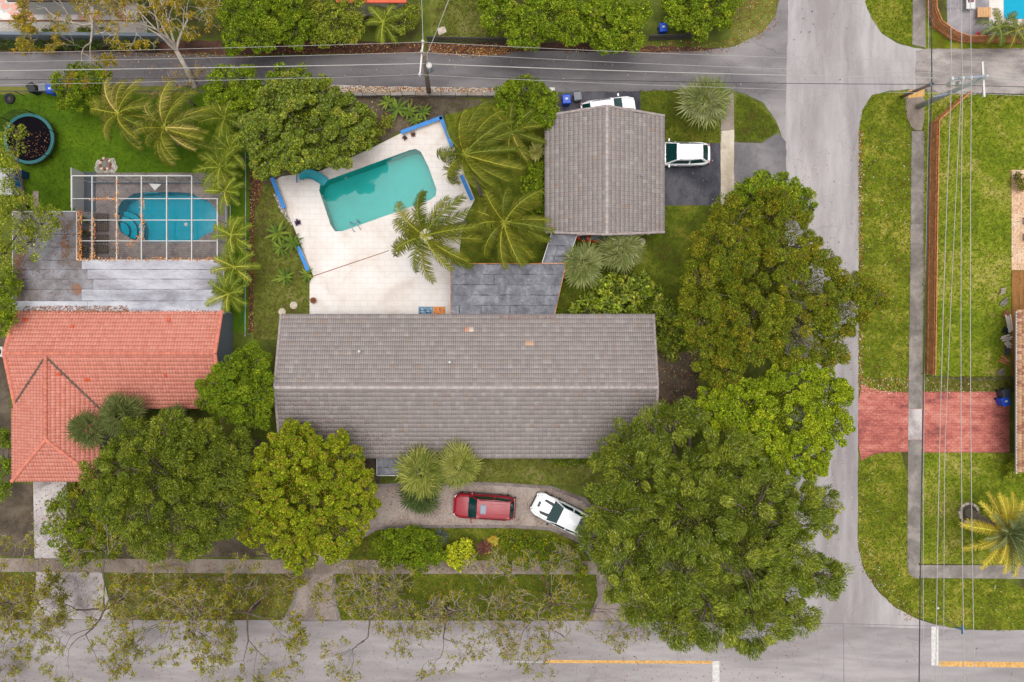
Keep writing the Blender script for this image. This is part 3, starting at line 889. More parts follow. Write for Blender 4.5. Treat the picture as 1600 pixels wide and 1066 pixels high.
def rosette(name, label, at, z, rpx, n, palette, seed, cat='plant', group=None, width=0.16, arch=1.1, leafname='leaf', elev=0.7):
    """strap-leaved plant: every blade a part"""
    rng = np.random.default_rng(seed)
    b = W(*at)
    t = tag(empty(name, b), label, cat, group)
    R = rpx * CAM_H / FPX
    for i in range(n):
        a = 2 * math.pi * (i + rng.uniform(-.35, .35)) / n
        l = R * rng.uniform(.75, 1.15) * 1.15
        V, Cc, F = [], [], []
        c = np.array(pick(rng, palette, 1)[0]) * rng.uniform(.8, 1.2)
        p, e, S = Vector((0, 0, z)), elev + rng.uniform(-.2, .3), 6
        for k in range(S + 1):
            q = k / S
            w = width * R * math.sin(math.pi * (0.12 + 0.86 * q)) + 0.004
            V += [(p.x, w, p.z + w * .3), (p.x, 0, p.z), (p.x, -w, p.z + w * .3)]
            Cc += [tuple(np.clip(c * .95, 0, .8)), tuple(np.clip(c * 1.15, 0, .8)), tuple(np.clip(c * .9, 0, .8))]
            p = p + Vector((math.cos(e), 0, math.sin(e))) * l / S
            e -= arch / S * (0.7 + 0.6 * q)
        for k in range(S):
            for j in (0, 1):
                i0 = k * 3 + j
                F.append((i0, i0 + 1, i0 + 4, i0 + 3))
        me = np_mesh(leafname, np.array(V), np.array(F), MAT['leaf'], np.array(Cc))
        link(leafname, me, t, (0, 0, 0), (0, 0, a))
    if z > 0.15:
        MB().tube([(0, 0, -.03), (0, 0, z * .5), (0, 0, z + .03)], [.05, .045, .03], 7).build('stem', MAT['palm_trunk'], t)
    return t


def in_poly(pts, poly):
    x, y = pts[:, 0], pts[:, 1]
    c = np.zeros(len(pts), bool)
    n = len(poly)
    for i in range(n):
        x1, y1 = poly[i]
        x2, y2 = poly[(i + 1) % n]
        if y1 == y2: continue
        c ^= ((y1 > y) != (y2 > y)) & (x < (x2 - x1) * (y - y1) / (y2 - y1) + x1)
    return c


def scatter_px(rng, poly, n):
    pl = np.array(poly, float)
    lo, hi = pl.min(0), pl.max(0)
    p = rng.uniform(lo, hi, (int(n * 2.2) + 8, 2))
    return p[in_poly(p, poly)][:n]


def litter(name, label, areas, seed, palette, size=(0.11, 0.06), cat='leaves', z=0.03, group=None, mat='litter', tilt=0.25):
    """fallen leaves: areas of (pixel polygon, count[, height])"""
    rng = np.random.default_rng(seed)
    P = []
    for ar in areas:
        q = scatter_px(rng, ar[0], ar[1])
        zz = ar[2] if len(ar) > 2 else z
        if callable(zz): zz = zz(q[:, 1])
        k = (CAM_H - zz) / FPX
        P.append(np.stack([(q[:, 0] - 800) * k, (533 - q[:, 1]) * k, zz + rng.uniform(0, 0.02, len(q))], 1))
    P = np.concatenate(P)
    n = len(P)
    a = rng.uniform(0, 2 * math.pi, n)
    ax = np.stack([np.cos(a), np.sin(a), np.zeros(n)], 1)
    nm = np.array([0, 0, 1.0]) + rng.normal(size=(n, 3)) * tilt
    cols = np.clip(pick(rng, palette, n) * rng.uniform(.7, 1.3, (n, 1)), 0, .8)
    me = leaf_mesh(name, P, ax, nm, size[0] * rng.uniform(.6, 1.4, n), size[1] * rng.uniform(.6, 1.4, n), cols, MAT[mat], 0.15)
    return tag(link(name, me), label, cat, group, 'stuff')


def grass(name, label, areas, seed, palette, h=0.07):
    """short blades in tufts on the lawns"""
    rng = np.random.default_rng(seed)
    P = []
    for poly, n in areas:
        q = scatter_px(rng, poly, n)
        k = CAM_H / FPX
        P.append(np.stack([(q[:, 0] - 800) * k, (533 - q[:, 1]) * k, np.full(len(q), 0.035)], 1))
    P = np.concatenate(P)
    P = np.repeat(P, 3, axis=0) + np.concatenate([rng.normal(size=(len(P) * 3, 2)) * 0.03, np.zeros((len(P) * 3, 1))], 1)
    n = len(P)
    a = rng.uniform(0, 2 * math.pi, n)
    d = np.stack([np.cos(a), np.sin(a), np.zeros(n)], 1)
    s = np.stack([-np.sin(a), np.cos(a), np.zeros(n)], 1) * 0.014
    hh = (h * rng.uniform(.5, 1.5, n))[:, None]
    v = np.stack([P - s, P + s, P + d * hh * 0.9 + np.array([0, 0, 1]) * hh], 1).reshape(-1, 3)
    f = np.arange(n * 3).reshape(n, 3)
    cols = np.clip(pick(rng, palette, n) * rng.uniform(.75, 1.25, (n, 1)), 0, .8)
    return tag(link(name, np_mesh(name, v, f, MAT['leaf'], np.repeat(cols, 3, 0))), label, 'grass', None, 'stuff')


# ------------------------------------------------------------------ roof tiles
def roof_tiles(name, parent, O, u, v, wid, lng, tw, tl, palette, seed, rolls=2, amp=0.045, poly=None, org=Vector((0, 0, 0)), odd=None):
    """S-shaped tiles laid in courses on a slope; O eave corner, u along the eave, v up the slope"""
    rng = np.random.default_rng(seed)
    u, v = Vector(u).normalized(), Vector(v).normalized()
    nn = np.array(u.cross(v))
    if nn[2] < 0: nn = -nn
    u_, v_ = np.array(u), np.array(v)
    nu, nv = max(1, round(wid / tw)), max(1, round(lng / tl))
    tw, tl = wid / nu, lng / nv
    seg = 4 * rolls
    xs = np.linspace(0, tw, seg + 1)
    prof = amp * np.abs(np.sin(math.pi * rolls * xs / tw)) ** 0.5
    m = seg + 1
    T = np.zeros((3 * m, 3))
    T[:m] = np.stack([xs, np.full(m, -0.03), prof + 0.0 - 0.02], 1)          # lip bottom
    T[m:2 * m] = np.stack([xs, np.full(m, -0.03), prof + 0.013], 1)           # lip top
    T[2 * m:] = np.stack([xs, np.full(m, tl), prof + 0.005], 1)              # head
    f = []
    for r in (0, 1):
        for i in range(seg):
            f.append((r * m + i, r * m + i + 1, (r + 1) * m + i + 1, (r + 1) * m + i))
    f = np.array(f)
    gu, gv = np.meshgrid(np.arange(nu), np.arange(nv))
    off = np.stack([gu.ravel() * tw, gv.ravel() * tl], 1)
    if poly is not None:
        off = off[in_poly(off + np.array([tw / 2, tl / 2]), poly)]
    K = len(off)
    jit = rng.normal(size=(K, 1)) * 0.004
    L = np.repeat(T[None], K, 0)
    L[..., 0] += off[:, 0:1]
    L[..., 1] += off[:, 1:2] + rng.normal(size=(K, 1)) * 0.006
    L[..., 2] += jit * .4
    Wd = np.array(O - org) + L[..., 0:1] * u_ + L[..., 1:2] * v_ + L[..., 2:3] * nn
    F = (f[None] + (np.arange(K) * 3 * m)[:, None, None]).reshape(-1, 4)
    cols = pick(rng, palette, K) * rng.uniform(.975, 1.025, (K, 1))
    if odd:
        for (px, py, z, rr, c) in odd:
            q = np.array(W(px, py, z) - org)
            cen = Wd.mean(1)
            d = np.linalg.norm(cen[:, :2] - q[:2], axis=1)
            cols[d < rr] = np.array(c)
    cols = np.clip(cols, 0, .8)
    me = np_mesh(name, Wd.reshape(-1, 3), F, MAT['tile'], np.repeat(cols, 3 * m, 0))
    return tag(link(name, me, parent), kind='stuff')


def cap_mesh(name, ln, r, col, lift=0.05):
    """one half-round ridge tile along +X, flared at one end"""
    V, F, k = [], [], 6
    for x, s in ((0, 1.0), (ln * 0.98, 0.86)):
        for i in range(k + 1):
            a = math.pi * i / k
            V.append((x, -math.cos(a) * r * s, math.sin(a) * r * s * 0.75 + lift * (0.5 if s == 1 else 0.2)))
    for i in range(k):
        F.append((i, k + 1 + i, k + 2 + i, i + 1))
    F.append(tuple(range(k, -1, -1)))
    mb = MB().add(V, F)
    me = mb.mesh(name, MAT['tile'], True)
    at = me.color_attributes.new('Col', 'FLOAT_COLOR', 'POINT')
    for d in at.data: d.color = tuple(col) + (1,)
    return me


def cap_run(name, parent, a, b, ms, ln, org):
    a, b = Vector(a) - org, Vector(b) - org
    d = b - a
    n = max(1, round(d.length / ln))
    rz = math.atan2(d.y, d.x)
    ry = -math.atan2(d.z, math.hypot(d.x, d.y))
    for i in range(n):
        link(name, ms[i % len(ms)], parent, a + d * (i / n), (0, ry, rz), (d.length / n / ln * 1.03, 1, 1))
# ------------------------------------------------------------------ the setting
def xy(pts, z=0.0):
    return [(p.x, p.y) for p in WL(pts, z)]


def smooth_px(pts, it=2):
    """round the corners of a closed pixel outline"""
    for _ in range(it):
        out = []
        for i in range(len(pts)):
            a, b = pts[i], pts[(i + 1) % len(pts)]
            out += [(a[0] * .75 + b[0] * .25, a[1] * .75 + b[1] * .25), (a[0] * .25 + b[0] * .75, a[1] * .25 + b[1] * .75)]
        pts = out
    return pts


def wobble(pts, amp, seed, step=8):
    """uneven edge: points every few pixels with a little noise"""
    rng = random.Random(seed)
    out = []
    for i in range(len(pts)):
        a, b = pts[i], pts[(i + 1) % len(pts)]
        d = math.hypot(b[0] - a[0], b[1] - a[1])
        n = max(1, int(d / step))
        for k in range(n):
            t = k / n
            j = amp if k else amp * 0.3
            out.append((a[0] + (b[0] - a[0]) * t + rng.uniform(-j, j), a[1] + (b[1] - a[1]) * t + rng.uniform(-j, j)))
    return out


POOL_A = smooth_px([(187, 318), (200, 309), (213, 300.5), (300, 300.5), (309, 309), (328, 314), (339, 330), (340, 345), (334, 362), (318, 368),
                    (308, 378.5), (213, 378.5), (200, 370), (186, 360), (184, 340)], 1)
POOL_B = [(500, 290), (508, 283), (640, 235), (650, 233), (658, 238), (670, 262), (682, 296), (681, 306), (672, 313), (535, 361.5), (524, 362), (517, 352), (499, 298)]
POOL_C = [(1568, -30), (1568, 26), (1573, 30), (1640, 30), (1640, -30)]
holes = [xy(POOL_A), xy(POOL_B), xy(POOL_C)]


def struct(name, mat, poly, z, hole=(), label=None, parent=None):
    o = MB().sheet(xy(poly), z, hole).build(name, MAT[mat], parent)
    if parent is None: tag(o, label, None, None, 'structure')
    return o


struct('ground', 'ground', [(-2400, -2400), (4000, -2400), (4000, 3500), (-2400, 3500)], 0.0, holes, 'grass and bare soil ground of the whole block')

# lawns
LAWN_VERGE = smooth_px([(1341, 200), (1346, 172), (1360, 150), (1385, 143), (1426, 140), (1416, 152), (1416, 180), (1425, 206), (1423, 400), (1420, 613), (1380, 611), (1362, 606),
                        (1341, 598), (1342, 400)], 1)
LAWN_VERGE2 = smooth_px([(1341, 722), (1358, 712), (1375, 706), (1419, 706), (1418, 880), (1421, 899), (1436, 904), (1610, 905), (1610, 985), (1540, 985), (1480, 978), (1437, 967),
                         (1400, 948), (1370, 920), (1350, 888), (1341, 850), (1341, 780)], 1)
LAWN_YARD = [(1444, 140), (1610, 150), (1610, 588), (1440, 588), (1441, 400)]
LAWN_YARD2 = [(1441, 708), (1610, 708), (1610, 881), (1439, 881)]
LAWN_STRIP = [(1441, 588), (1610, 588), (1610, 612), (1441, 612)]
LAWN_NE = [(1352, -40), (1352, 4), (1364, 34), (1380, 54), (1426, 74), (1426, -40)]
LAWN_NE2 = [(1444, -40), (1450, -40), (1452, 40), (1485, 66), (1610, 70), (1610, 78), (1444, 76)]
TURF = [(-40, 148), (388, 148), (391, 300), (389, 520), (345, 520), (345, 300), (112, 270), (112, 332), (-40, 332)]
STRIP_G1 = wobble([(1001, 141), (1060, 139), (1127, 141), (1127, 222), (1040, 223), (1040, 183), (1003, 183)], 0.7, 3)
STRIP_G2 = smooth_px([(1148, 148), (1165, 150), (1190, 165), (1212, 192), (1216, 205), (1200, 215), (1170, 222), (1148, 222)], 1)
YARD_E = wobble([(884, 372), (1042, 322), (1122, 322), (1120, 480), (1060, 560), (1030, 560), (1022, 494), (866, 494), (870, 470)], 1.5, 4)
YARD_W = wobble([(396, 300), (430, 290), (484, 430), (484, 492), (440, 492), (432, 530), (396, 530)], 1.5, 5)
YARD_N = [(690, 160), (856, 160), (856, 360), (846, 413), (716, 413), (722, 350), (744, 312), (700, 200)]
FRONT_A = [(747, 716), (935, 716), (930, 762), (880, 758), (747, 754)]
FRONT_B = wobble([(586, 826), (800, 826), (880, 832), (926, 880), (926, 892), (525, 892), (545, 850)], 1, 6)
SWALE_A = wobble([(524, 897), (932, 897), (934, 930), (918, 969), (533, 969), (524, 940)], 1, 7)
SWALE_B = [(-40, 896), (57, 896), (52, 967), (-40, 967)]
SWALE_C = [(168, 896), (462, 896), (458, 940), (443, 968), (172, 968)]
struct('lawn', 'lawn_verge', LAWN_VERGE, 0.012, label='grass verge beside the street north of the red driveway')
struct('lawn.001', 'lawn_verge', LAWN_VERGE2, 0.012, label='grass verge rounding the street corner south of the red driveway')
struct('lawn.002', 'lawn_yard', LAWN_YARD, 0.010, label='yellow-green fenced side lawn')
struct('lawn.003', 'lawn_yard', LAWN_YARD2, 0.010, label='lawn around the yellowing date palm')
struct('lawn.004', 'lawn_dry', LAWN_STRIP, 0.010, label='narrow dry lawn strip above the red driveway')
struct('lawn.005', 'lawn_verge', LAWN_NE, 0.012, label='verge at the top street corner')
struct('lawn.006', 'lawn_verge', LAWN_NE2, 0.010, label='narrow verge outside the curved wooden fence')
struct('lawn.007', 'turf', TURF, 0.010, label='smooth deep green lawn behind the red tiled house')
struct('lawn.008', 'lawn_green', STRIP_G1, 0.012, label='lawn beside the garage and alley')
struct('lawn.009', 'lawn_green', STRIP_G2, 0.012, label='small rounded lawn at the alley corner')
struct('lawn.010', 'lawn_green', YARD_E, 0.010, label='side lawn between garage and long grey roof')
struct('lawn.011', 'lawn_dry', YARD_W, 0.010, label='worn lawn strip left of the pale pool deck')
struct('lawn.012', 'lawn_green', YARD_N, 0.010, label='green yard under the coconut palms')
struct('lawn.013', 'lawn_dry', FRONT_A, 0.010, label='dry lawn under the front eave')
struct('lawn.014', 'lawn_green', FRONT_B, 0.010, label='planted island inside the curved front drive')
struct('lawn.015', 'lawn_green', SWALE_A, 0.012, label='roadside grass between the two drive mouths')
struct('lawn.016', 'lawn_dry', SWALE_B, 0.012, label='roadside grass at the lower left edge')
struct('lawn.017', 'lawn_dry', SWALE_C, 0.012, label='leaf strewn roadside grass left of the drive')
struct('lawn.018', 'lawn_dry', [(690, -40), (800, -40), (800, 62), (672, 62), (672, -40)], 0.010, label='patchy lawn north of the alley')
struct('lawn.019', 'lawn_dry', [(1150, -40), (1228, -40), (1225, 5), (1205, 42), (1180, 62), (1130, 75), (1150, 40)], 0.010, label='leafy corner verge at the top')
# beds
struct('soil_bed', 'mulch', wobble([(390, 130), (412, 140), (410, 300), (398, 330), (396, 520), (388, 520), (391, 300)], 1.5, 8), 0.016, label='reddish mulch strip along the boundary')
struct('soil_bed.001', 'soil', wobble([(420, 155), (690, 150), (770, 160), (690, 182), (628, 206), (560, 240), (430, 282), (412, 290)], 2, 9), 0.014, label='bare planting bed behind the pool deck')
struct('soil_bed.002', 'soil', wobble([(1026, 552), (1092, 548), (1090, 620), (1060, 700), (1026, 640)], 2, 10), 0.014, label='bare soil beside the gable under the trees')
struct('soil_bed.003', 'mulch', wobble([(0, 62), (380, 64), (660, 66), (660, 82), (400, 86), (0, 79)], 1.2, 11), 0.014, label='leafy shoulder along the upper edge of the alley')
struct('soil_bed.004', 'mulch', wobble([(665, 68), (880, 66), (1010, 72), (1130, 75), (1130, 82), (1000, 84), (800, 80), (740, 88), (668, 84)], 1.2, 12), 0.014, label='shoulder of dead leaves beside the picket fence')
struct('soil_bed.005', 'gravel_pale', wobble([(500, 133), (660, 136), (780, 138), (780, 147), (500, 146)], 1.0, 13), 0.022, label='strip of leaf covered rubble along the alley')
struct('soil_bed.006', 'soil', wobble([(-40, 756), (52, 756), (52, 870), (-40, 870)], 2, 14), 0.014, label='shaded soil yard at the left edge')
struct('soil_bed.007', 'soil', [(105, 640), (600, 720), (590, 770), (525, 870), (105, 872)], 0.013, label='shaded soil beneath the front trees')
struct('soil_bed.008', 'gravel_pale', wobble([(426, 302), (438, 300), (462, 348), (456, 352), (438, 330)], 1, 15, 4), 0.018, label='pale pebble bed beside the blue wall')
struct('soil_bed.009', 'soil', wobble([(0, 528), (14, 528), (18, 755), (-40, 755), (-40, 528)], 1, 16), 0.012, label='dry side yard left of the red roof')

# roads
ALLEY = wobble([(-60, 80), (200, 82), (400, 88), (560, 85), (660, 82), (740, 88), (820, 79), (1000, 83), (1100, 80), (1150, 72), (1190, 52), (1212, 25), (1225, -40),
                (1234, -40), (1232, 240), (1222, 215), (1212, 188), (1192, 160), (1165, 147), (1130, 138), (1000, 143), (850, 145), (700, 137), (500, 134), (330, 134), (0, 136), (-60, 136)], 0.8, 21, 14)
struct('alley', 'alley', ALLEY, 0.020, label='grey asphalt alley running along the back gardens')
STREET = wobble([(1233, -60), (1352, -60), (1352, 4), (1362, 30), (1378, 53), (1400, 67), (1428, 75), (1450, 78), (1620, 80), (1620, 145), (1505, 146), (1428, 140), (1388, 142), (1362, 149), (1347, 172), (1342, 200),
                 (1342, 400), (1341, 600), (1340, 850), (1349, 889), (1370, 922), (1400, 950), (1437, 969), (1480, 980), (1500, 984), (1500, 1000), (1228, 1000), (1226, 240)], 0.8, 22, 9)
struct('street', 'street', STREET, 0.024, label='pale asphalt side street with worn wheel tracks')
struct('street.001', 'gravel_lane', wobble([(1442, 77), (1620, 76), (1620, 146), (1505, 148), (1430, 141), (1430, 80)], 1.2, 23), 0.028, label='dusty lane continuing right of the side street')
ROAD = [(-60, 968), (920, 970), (1000, 972), (1150, 972), (1500, 984), (1660, 985), (1660, 1300), (-60, 1300)]
struct('road', 'road', wobble(ROAD, 0.3, 24, 20), 0.028, label='grey asphalt front road along the bottom')
# paint
struct('road_marking', 'road_yellow', [(852, 1031), (1113, 1032.5), (1113, 1037), (852, 1036)], 0.034, label='faded yellow centre line left of the junction')
struct('road_marking.001', 'road_white', [(1113, 1033), (1124, 1033), (1124, 1075), (1113, 1075)], 0.034, label='white stop bar below the big tree')
struct('road_marking.002', 'road_white', [(1455, 979), (1466, 979), (1466, 1040), (1455, 1040)], 0.034, label='white stop bar beside the rounded verge')
struct('road_marking.003', 'road_yellow', [(1467, 1033), (1660, 1035), (1660, 1044), (1467, 1041)], 0.034, label='faded yellow centre line right of the junction')
struct('road_marking.004', 'road_white', [(800, 1033.5), (851, 1034), (851, 1035), (800, 1034.5)], 0.034, label='thin white seam before the yellow line')

# wear on the asphalt
for i, (mt, pl, lb) in enumerate((
        ('patch', [(1317.4, 976), (1318.2, 976), (1318.9, 1080), (1317.9, 1080)], 'dark expansion seam across the front road'),
        ('patch', [(1230, 972), (1480, 978.4), (1480, 979), (1230, 972.8)], 'dark seam where side street meets front road'))):
    struct('road_patch', mt, pl, 0.0310 + .0006 * i, label=lb)
# drives
DRIVE = [(441, 971), (456, 942), (462, 900), (470, 860), (500, 800), (560, 758), (640, 754), (760, 753), (860, 759), (915, 778), (955, 825), (985, 890), (1000, 972), (918, 971), (934, 930), (930, 885),
         (905, 848), (860, 829), (800, 825), (650, 825), (590, 828), (550, 852), (526, 890), (523, 930), (534, 971)]
DRIVE_IN = [(452, 968), (462, 942), (467, 900), (476, 862), (504, 804), (562, 763), (640, 759), (760, 758), (858, 764), (910, 783), (949, 828), (979, 892), (993, 969), (925, 969), (939, 930), (935, 883), (909, 844), (862, 824), (800, 820),
            (650, 820), (588, 823), (546, 848), (521, 889), (518, 930), (527, 968)]
dr = struct('driveway', 'drive_edge', DRIVE, 0.030, label='curved exposed aggregate front driveway with darker border')
struct('aggregate', 'drive', DRIVE_IN, 0.036, parent=dr)
struct('driveway.001', 'drive_white', [(52, 752), (104, 752), (104, 874), (160, 896), (168, 930), (178, 968), (50, 968), (57, 896), (54, 874)], 0.020, label='pale concrete driveway in front of the red house')
rd = struct('driveway.002', 'brick_red', smooth_px([(1341, 598), (1360, 606), (1380, 612), (1440, 614), (1440, 706), (1375, 707), (1357, 713), (1341, 723)], 1), 0.030, label='worn red driveway apron between street and sidewalk')
struct('driveway.003', 'brick_red', [(1436, 612), (1577, 612), (1577, 707), (1436, 707)], 0.022, label='worn red driveway pad by the right hand house')
struct('driveway.004', 'blacktop', wobble([(1036, 225), (1126, 224), (1126, 321), (1036, 321)], 0.5, 31), 0.022, label='black asphalt pad beside the garage')
struct('driveway.005', 'patch', wobble([(1147, 222), (1190, 224), (1216, 208), (1228, 222), (1230, 330), (1147, 330)], 0.8, 32), 0.030, label='grey patched asphalt apron at the street')
struct('driveway.006', 'blacktop', wobble([(868, 148), (900, 143), (1000, 143), (1003, 190), (868, 190)], 0.8, 33), 0.026, label='black asphalt pad behind the garage')
struct('path', 'walk_pale', wobble([(1126, 205), (1147, 203), (1147, 321), (1126, 321)], 0.3, 34), 0.028, label='pale concrete path crossing the black pad')
struct('path.001', 'walk_warm', [(1128, 140), (1146, 145), (1147, 203), (1126, 205)], 0.026, label='brownish path from the alley')


def slabs(name, label, left, right, n, mat, z=0.045, gap=0.5, pale=None):
    """a walk of cast slabs between two pixel edge lines"""
    def walk(pl, t):
        ls = [math.dist(pl[i], pl[i + 1]) for i in range(len(pl) - 1)]
        d = t * sum(ls)
        for i, l in enumerate(ls):
            if d <= l or i == len(ls) - 1:
                k = d / l
                return (pl[i][0] + (pl[i + 1][0] - pl[i][0]) * k, pl[i][1] + (pl[i + 1][1] - pl[i][1]) * k)
            d -= l
    base = struct(name, mat, list(left) + list(reversed(right)), 0.026, label=label)
    ln = math.dist(left[0], left[-1])
    g = gap / ln / 2
    for i in range(n):
        a, b = i / n + g, (i + 1) / n - g
        q = [walk(left, a), walk(left, b), walk(right, b), walk(right, a)]
        MB().prism(xy(q), 0.0, z + random.Random(i).uniform(-.006, .006)).build('slab', MAT[pale[1] if pale and i in pale[0] else mat], base)
    return base


slabs('sidewalk', 'weathered concrete sidewalk along the side street', [(1424, 205), (1422, 400), (1419, 640), (1417, 880)], [(1444, 205), (1443, 400), (1440, 640), (1438, 880)], 14, 'walk', pale=((9,), 'drive_white'))
slabs('sidewalk.001', 'sidewalk running up to the top edge', [(1426, -40), (1425, 70)], [(1445, -40), (1446, 75)], 2, 'walk')
slabs('sidewalk.002', 'sidewalk below the yellowing date palm', [(1437, 883), (1620, 883)], [(1437, 903), (1620, 904.5)], 2, 'walk')
slabs('sidewalk.003', 'front sidewalk under the sparse street trees', [(-20, 872), (400, 874), (790, 876)], [(-20, 893), (400, 896), (790, 897)], 10, 'walk_warm')
slabs('sidewalk.004', 'front sidewalk stretch under the big tree', [(800, 876), (1180, 878)], [(800, 897), (1180, 899)], 4, 'walk_warm')
MB().prism(xy(smooth_px([(1417.5, 878), (1437, 878), (1437, 904), (1430, 904), (1421, 898), (1417.5, 889)], 1)), 0, 0.043).build('slab', MAT['walk'], bpy.data.objects['sidewalk'])
MB().prism(xy(smooth_px([(1414, 146), (1420, 140), (1444, 139), (1444, 204), (1426, 204), (1415, 180)], 1)), 0, 0.045).build('slab', MAT['walk_warm'], bpy.data.objects['sidewalk'])
MB().prism(xy([(1421, 141), (1444, 140), (1444, 151), (1418, 154)]), 0, 0.052).build('ramp_paint', MAT['road_yellow'], bpy.data.objects['sidewalk'])

# ------------------------------------------------------------------ pools and decks
def pool(name, label, outline, depth, water, plaster, coping_w, copm):
    t = thing(name, label, 'pool', W(sum(p[0] for p in outline) / len(outline), sum(p[1] for p in outline) / len(outline)))
    o = t.location
    ring = [(p.x - o.x, p.y - o.y) for p in WL(outline)]
    a = sum(ring[k][0] * ring[(k + 1) % len(ring)][1] - ring[(k + 1) % len(ring)][0] * ring[k][1] for k in range(len(ring)))
    if a < 0: ring.reverse()
    n = len(ring)
    mb = MB()
    vs = [(x, y, 0.03) for x, y in ring] + [(x, y, -depth) for x, y in ring]
    mb.add(vs, [(i, i + n, (i + 1) % n + n, (i + 1) % n) for i in range(n)])
    mb.sheet(ring, -depth)
    mb.build('basin', MAT[plaster], t)
    MB().sheet(ring, -0.10).build('water', MAT[water], t)
    if coping_w:
        out = [(x * (1 + coping_w / max(1e-3, math.hypot(x, y))), y * (1 + coping_w / max(1e-3, math.hypot(x, y)))) for x, y in ring]
        MB().prism(out, 0.0, 0.06, [ring]).build('coping', MAT[copm], t)
    return t


DECK = [(430, 282), (440, 276), (500, 268), (572, 236), (630, 207), (692, 185), (742, 312), (723, 348), (716, 413), (704, 414), (704, 494), (484, 494), (484, 440), (490, 432)]
dk = MB().prism(xy(DECK), -0.02, 0.05, [xy(POOL_B)]).build('pool_deck', MAT['deck'])
tag(dk, 'pale cream stone pool deck behind the long grey house', None, None, 'structure')
MB().prism(xy([(488, 433), (487.5, 431.8), (608, 391.2), (608.5, 392.2)]), 0.05, 0.056).build('drain_channel', MAT['pot'], dk)
pb = pool('swimming_pool', 'angular teal swimming pool in the pale stone deck', POOL_B, 1.5, 'water_pool', 'plaster', 0.0, 'coping')
pa = pool('swimming_pool.001', 'curvy blue pool under the white screen enclosure', POOL_A, 1.3, 'water_teal', 'plaster_deep', 0.22, 'cage_floor')
pc = pool('swimming_pool.002', 'bright cyan pool corner at the top right', POOL_C, 1.0, 'water_pool', 'plaster_cyan', 0.0, 'coping')
# steps of the curved pool
o = pa.location
st = W(186, 361)
for i, r in enumerate((0.75, 1.25, 1.7)):
    arc = [(st.x - o.x + r * math.cos(math.radians(a)), st.y - o.y + r * math.sin(math.radians(a))) for a in range(-45, 91, 9)]
    MB().prism([(st.x - o.x, st.y - o.y)] + arc, -1.25, -0.22 - 0.24 * i).build('step', MAT['plaster_deep'], pa)
    arcb = [(st.x - o.x + (r - .05) * math.cos(math.radians(a)), st.y - o.y + (r - .05) * math.sin(math.radians(a))) for a in range(90, -46, -9)]
    MB().prism(arc + arcb, -0.3 - .24 * i, -0.205 - 0.24 * i).build('step_edge', MAT['darkbin'], pa)
CAGE_DECK = [(118, 270), (352, 270), (356, 330), (354, 410), (118, 410)]
tag(MB().prism(xy(CAGE_DECK), -0.02, 0.035, [xy(POOL_A)]).build('pool_deck.001', MAT['cage_floor']), 'grey brick paver deck inside the screen enclosure', None, None, 'structure')
cd = MB().prism(xy([(1478, -40), (1640, -40), (1640, 62), (1500, 60), (1480, 45)]), -0.02, 0.02, [xy(POOL_C)]).build('pool_deck.002', MAT['grey_pavers'])
tag(cd, 'grey slab deck around the bright cyan pool', None, None, 'structure')
for q in ([(1480, 1), (1494, 1), (1494, 14), (1480, 14)], [(1480, 15.5), (1502, 15.5), (1502, 44), (1484, 44), (1480, 38)], [(1503, 15.5), (1520, 15.5), (1520, 51), (1503, 51)], [(1521.5, 14.5), (1544, 14.5), (1544, 31), (1521.5, 31)],
          [(1521.5, 32), (1544, 32), (1544, 51), (1521.5, 51)], [(1496, -20), (1519, -20), (1519, 14), (1496, 14)], [(1520.5, -20), (1544, -20), (1544, 13), (1520.5, 13)]):
    MB().prism(xy(q), 0.0, 0.04).build('slab', MAT['grey_pavers'], cd)
MB().prism(xy([(1545, -30), (1567.5, -30), (1567.5, 30), (1600, 30.5), (1640, 31), (1640, 44), (1545, 44)]), 0.0, 0.05).build('coping', MAT['deck'], cd)
tag(MB().prism(xy([(1580, 266), (1640, 266), (1640, 422), (1580, 422)]), -0.02, 0.06).build('patio', MAT['terracotta']), 'pale terracotta tiled patio at the right edge', None, None, 'structure')
tag(MB().prism(xy([(1580, 423), (1640, 423), (1640, 590), (1580, 590)]), -0.02, 0.07).build('patio.001', MAT['brown_deck']), 'brown timber deck beside the right hand house', None, None, 'structure')

# crazy paving at the top left: every stone a piece
cz = MB().prism(xy([(-60, -60), (215, -60), (215, 33), (-60, 33)]), -0.02, 0.04).build('patio.002', MAT['flag_grey'])
tag(cz, 'pink and white crazy paving patio at the top left', None, None, 'structure')
rngf = random.Random(5)
ys = -8
row = 0
while ys < 32:
    x = -6 + (row % 2) * 8
    while x < 212:
        w, h = rngf.uniform(11, 19), rngf.uniform(10, 14)
        n = rngf.choice((5, 6, 6, 7))
        a0 = rngf.uniform(0, 6)
        cyy = min(26, ys + h / 2 + rngf.uniform(-1, 1))
        poly = []
        for k in range(n):
            a = a0 + 2 * math.pi * (k + rngf.uniform(-.18, .18)) / n
            poly.append((x + w / 2 + math.cos(a) * w * .53, min(32.4, cyy + math.sin(a) * h * .54)))
        MB().prism(xy(poly), 0.03, 0.05 + rngf.uniform(0, .02)).build('flagstone', MAT[rngf.choice(('pink', 'pink', 'flag_white', 'flag_white', 'flag_grey'))], cz)
        x += w + 0.6
    ys += 12.5
    row += 1
MB().prism(xy([(-60, 31.8), (215, 31.8), (215, 33.6), (-60, 33.6)]), 0.0, 0.075).build('edging', MAT['pot'], cz)
tag(MB().sheet(xy([(-60, 34), (230, 34), (230, 56), (-60, 56)]), 0.016).build('gravel_strip', MAT['gravel_pale']), 'pale gravel strip with square planting beds', None, None, 'structure')

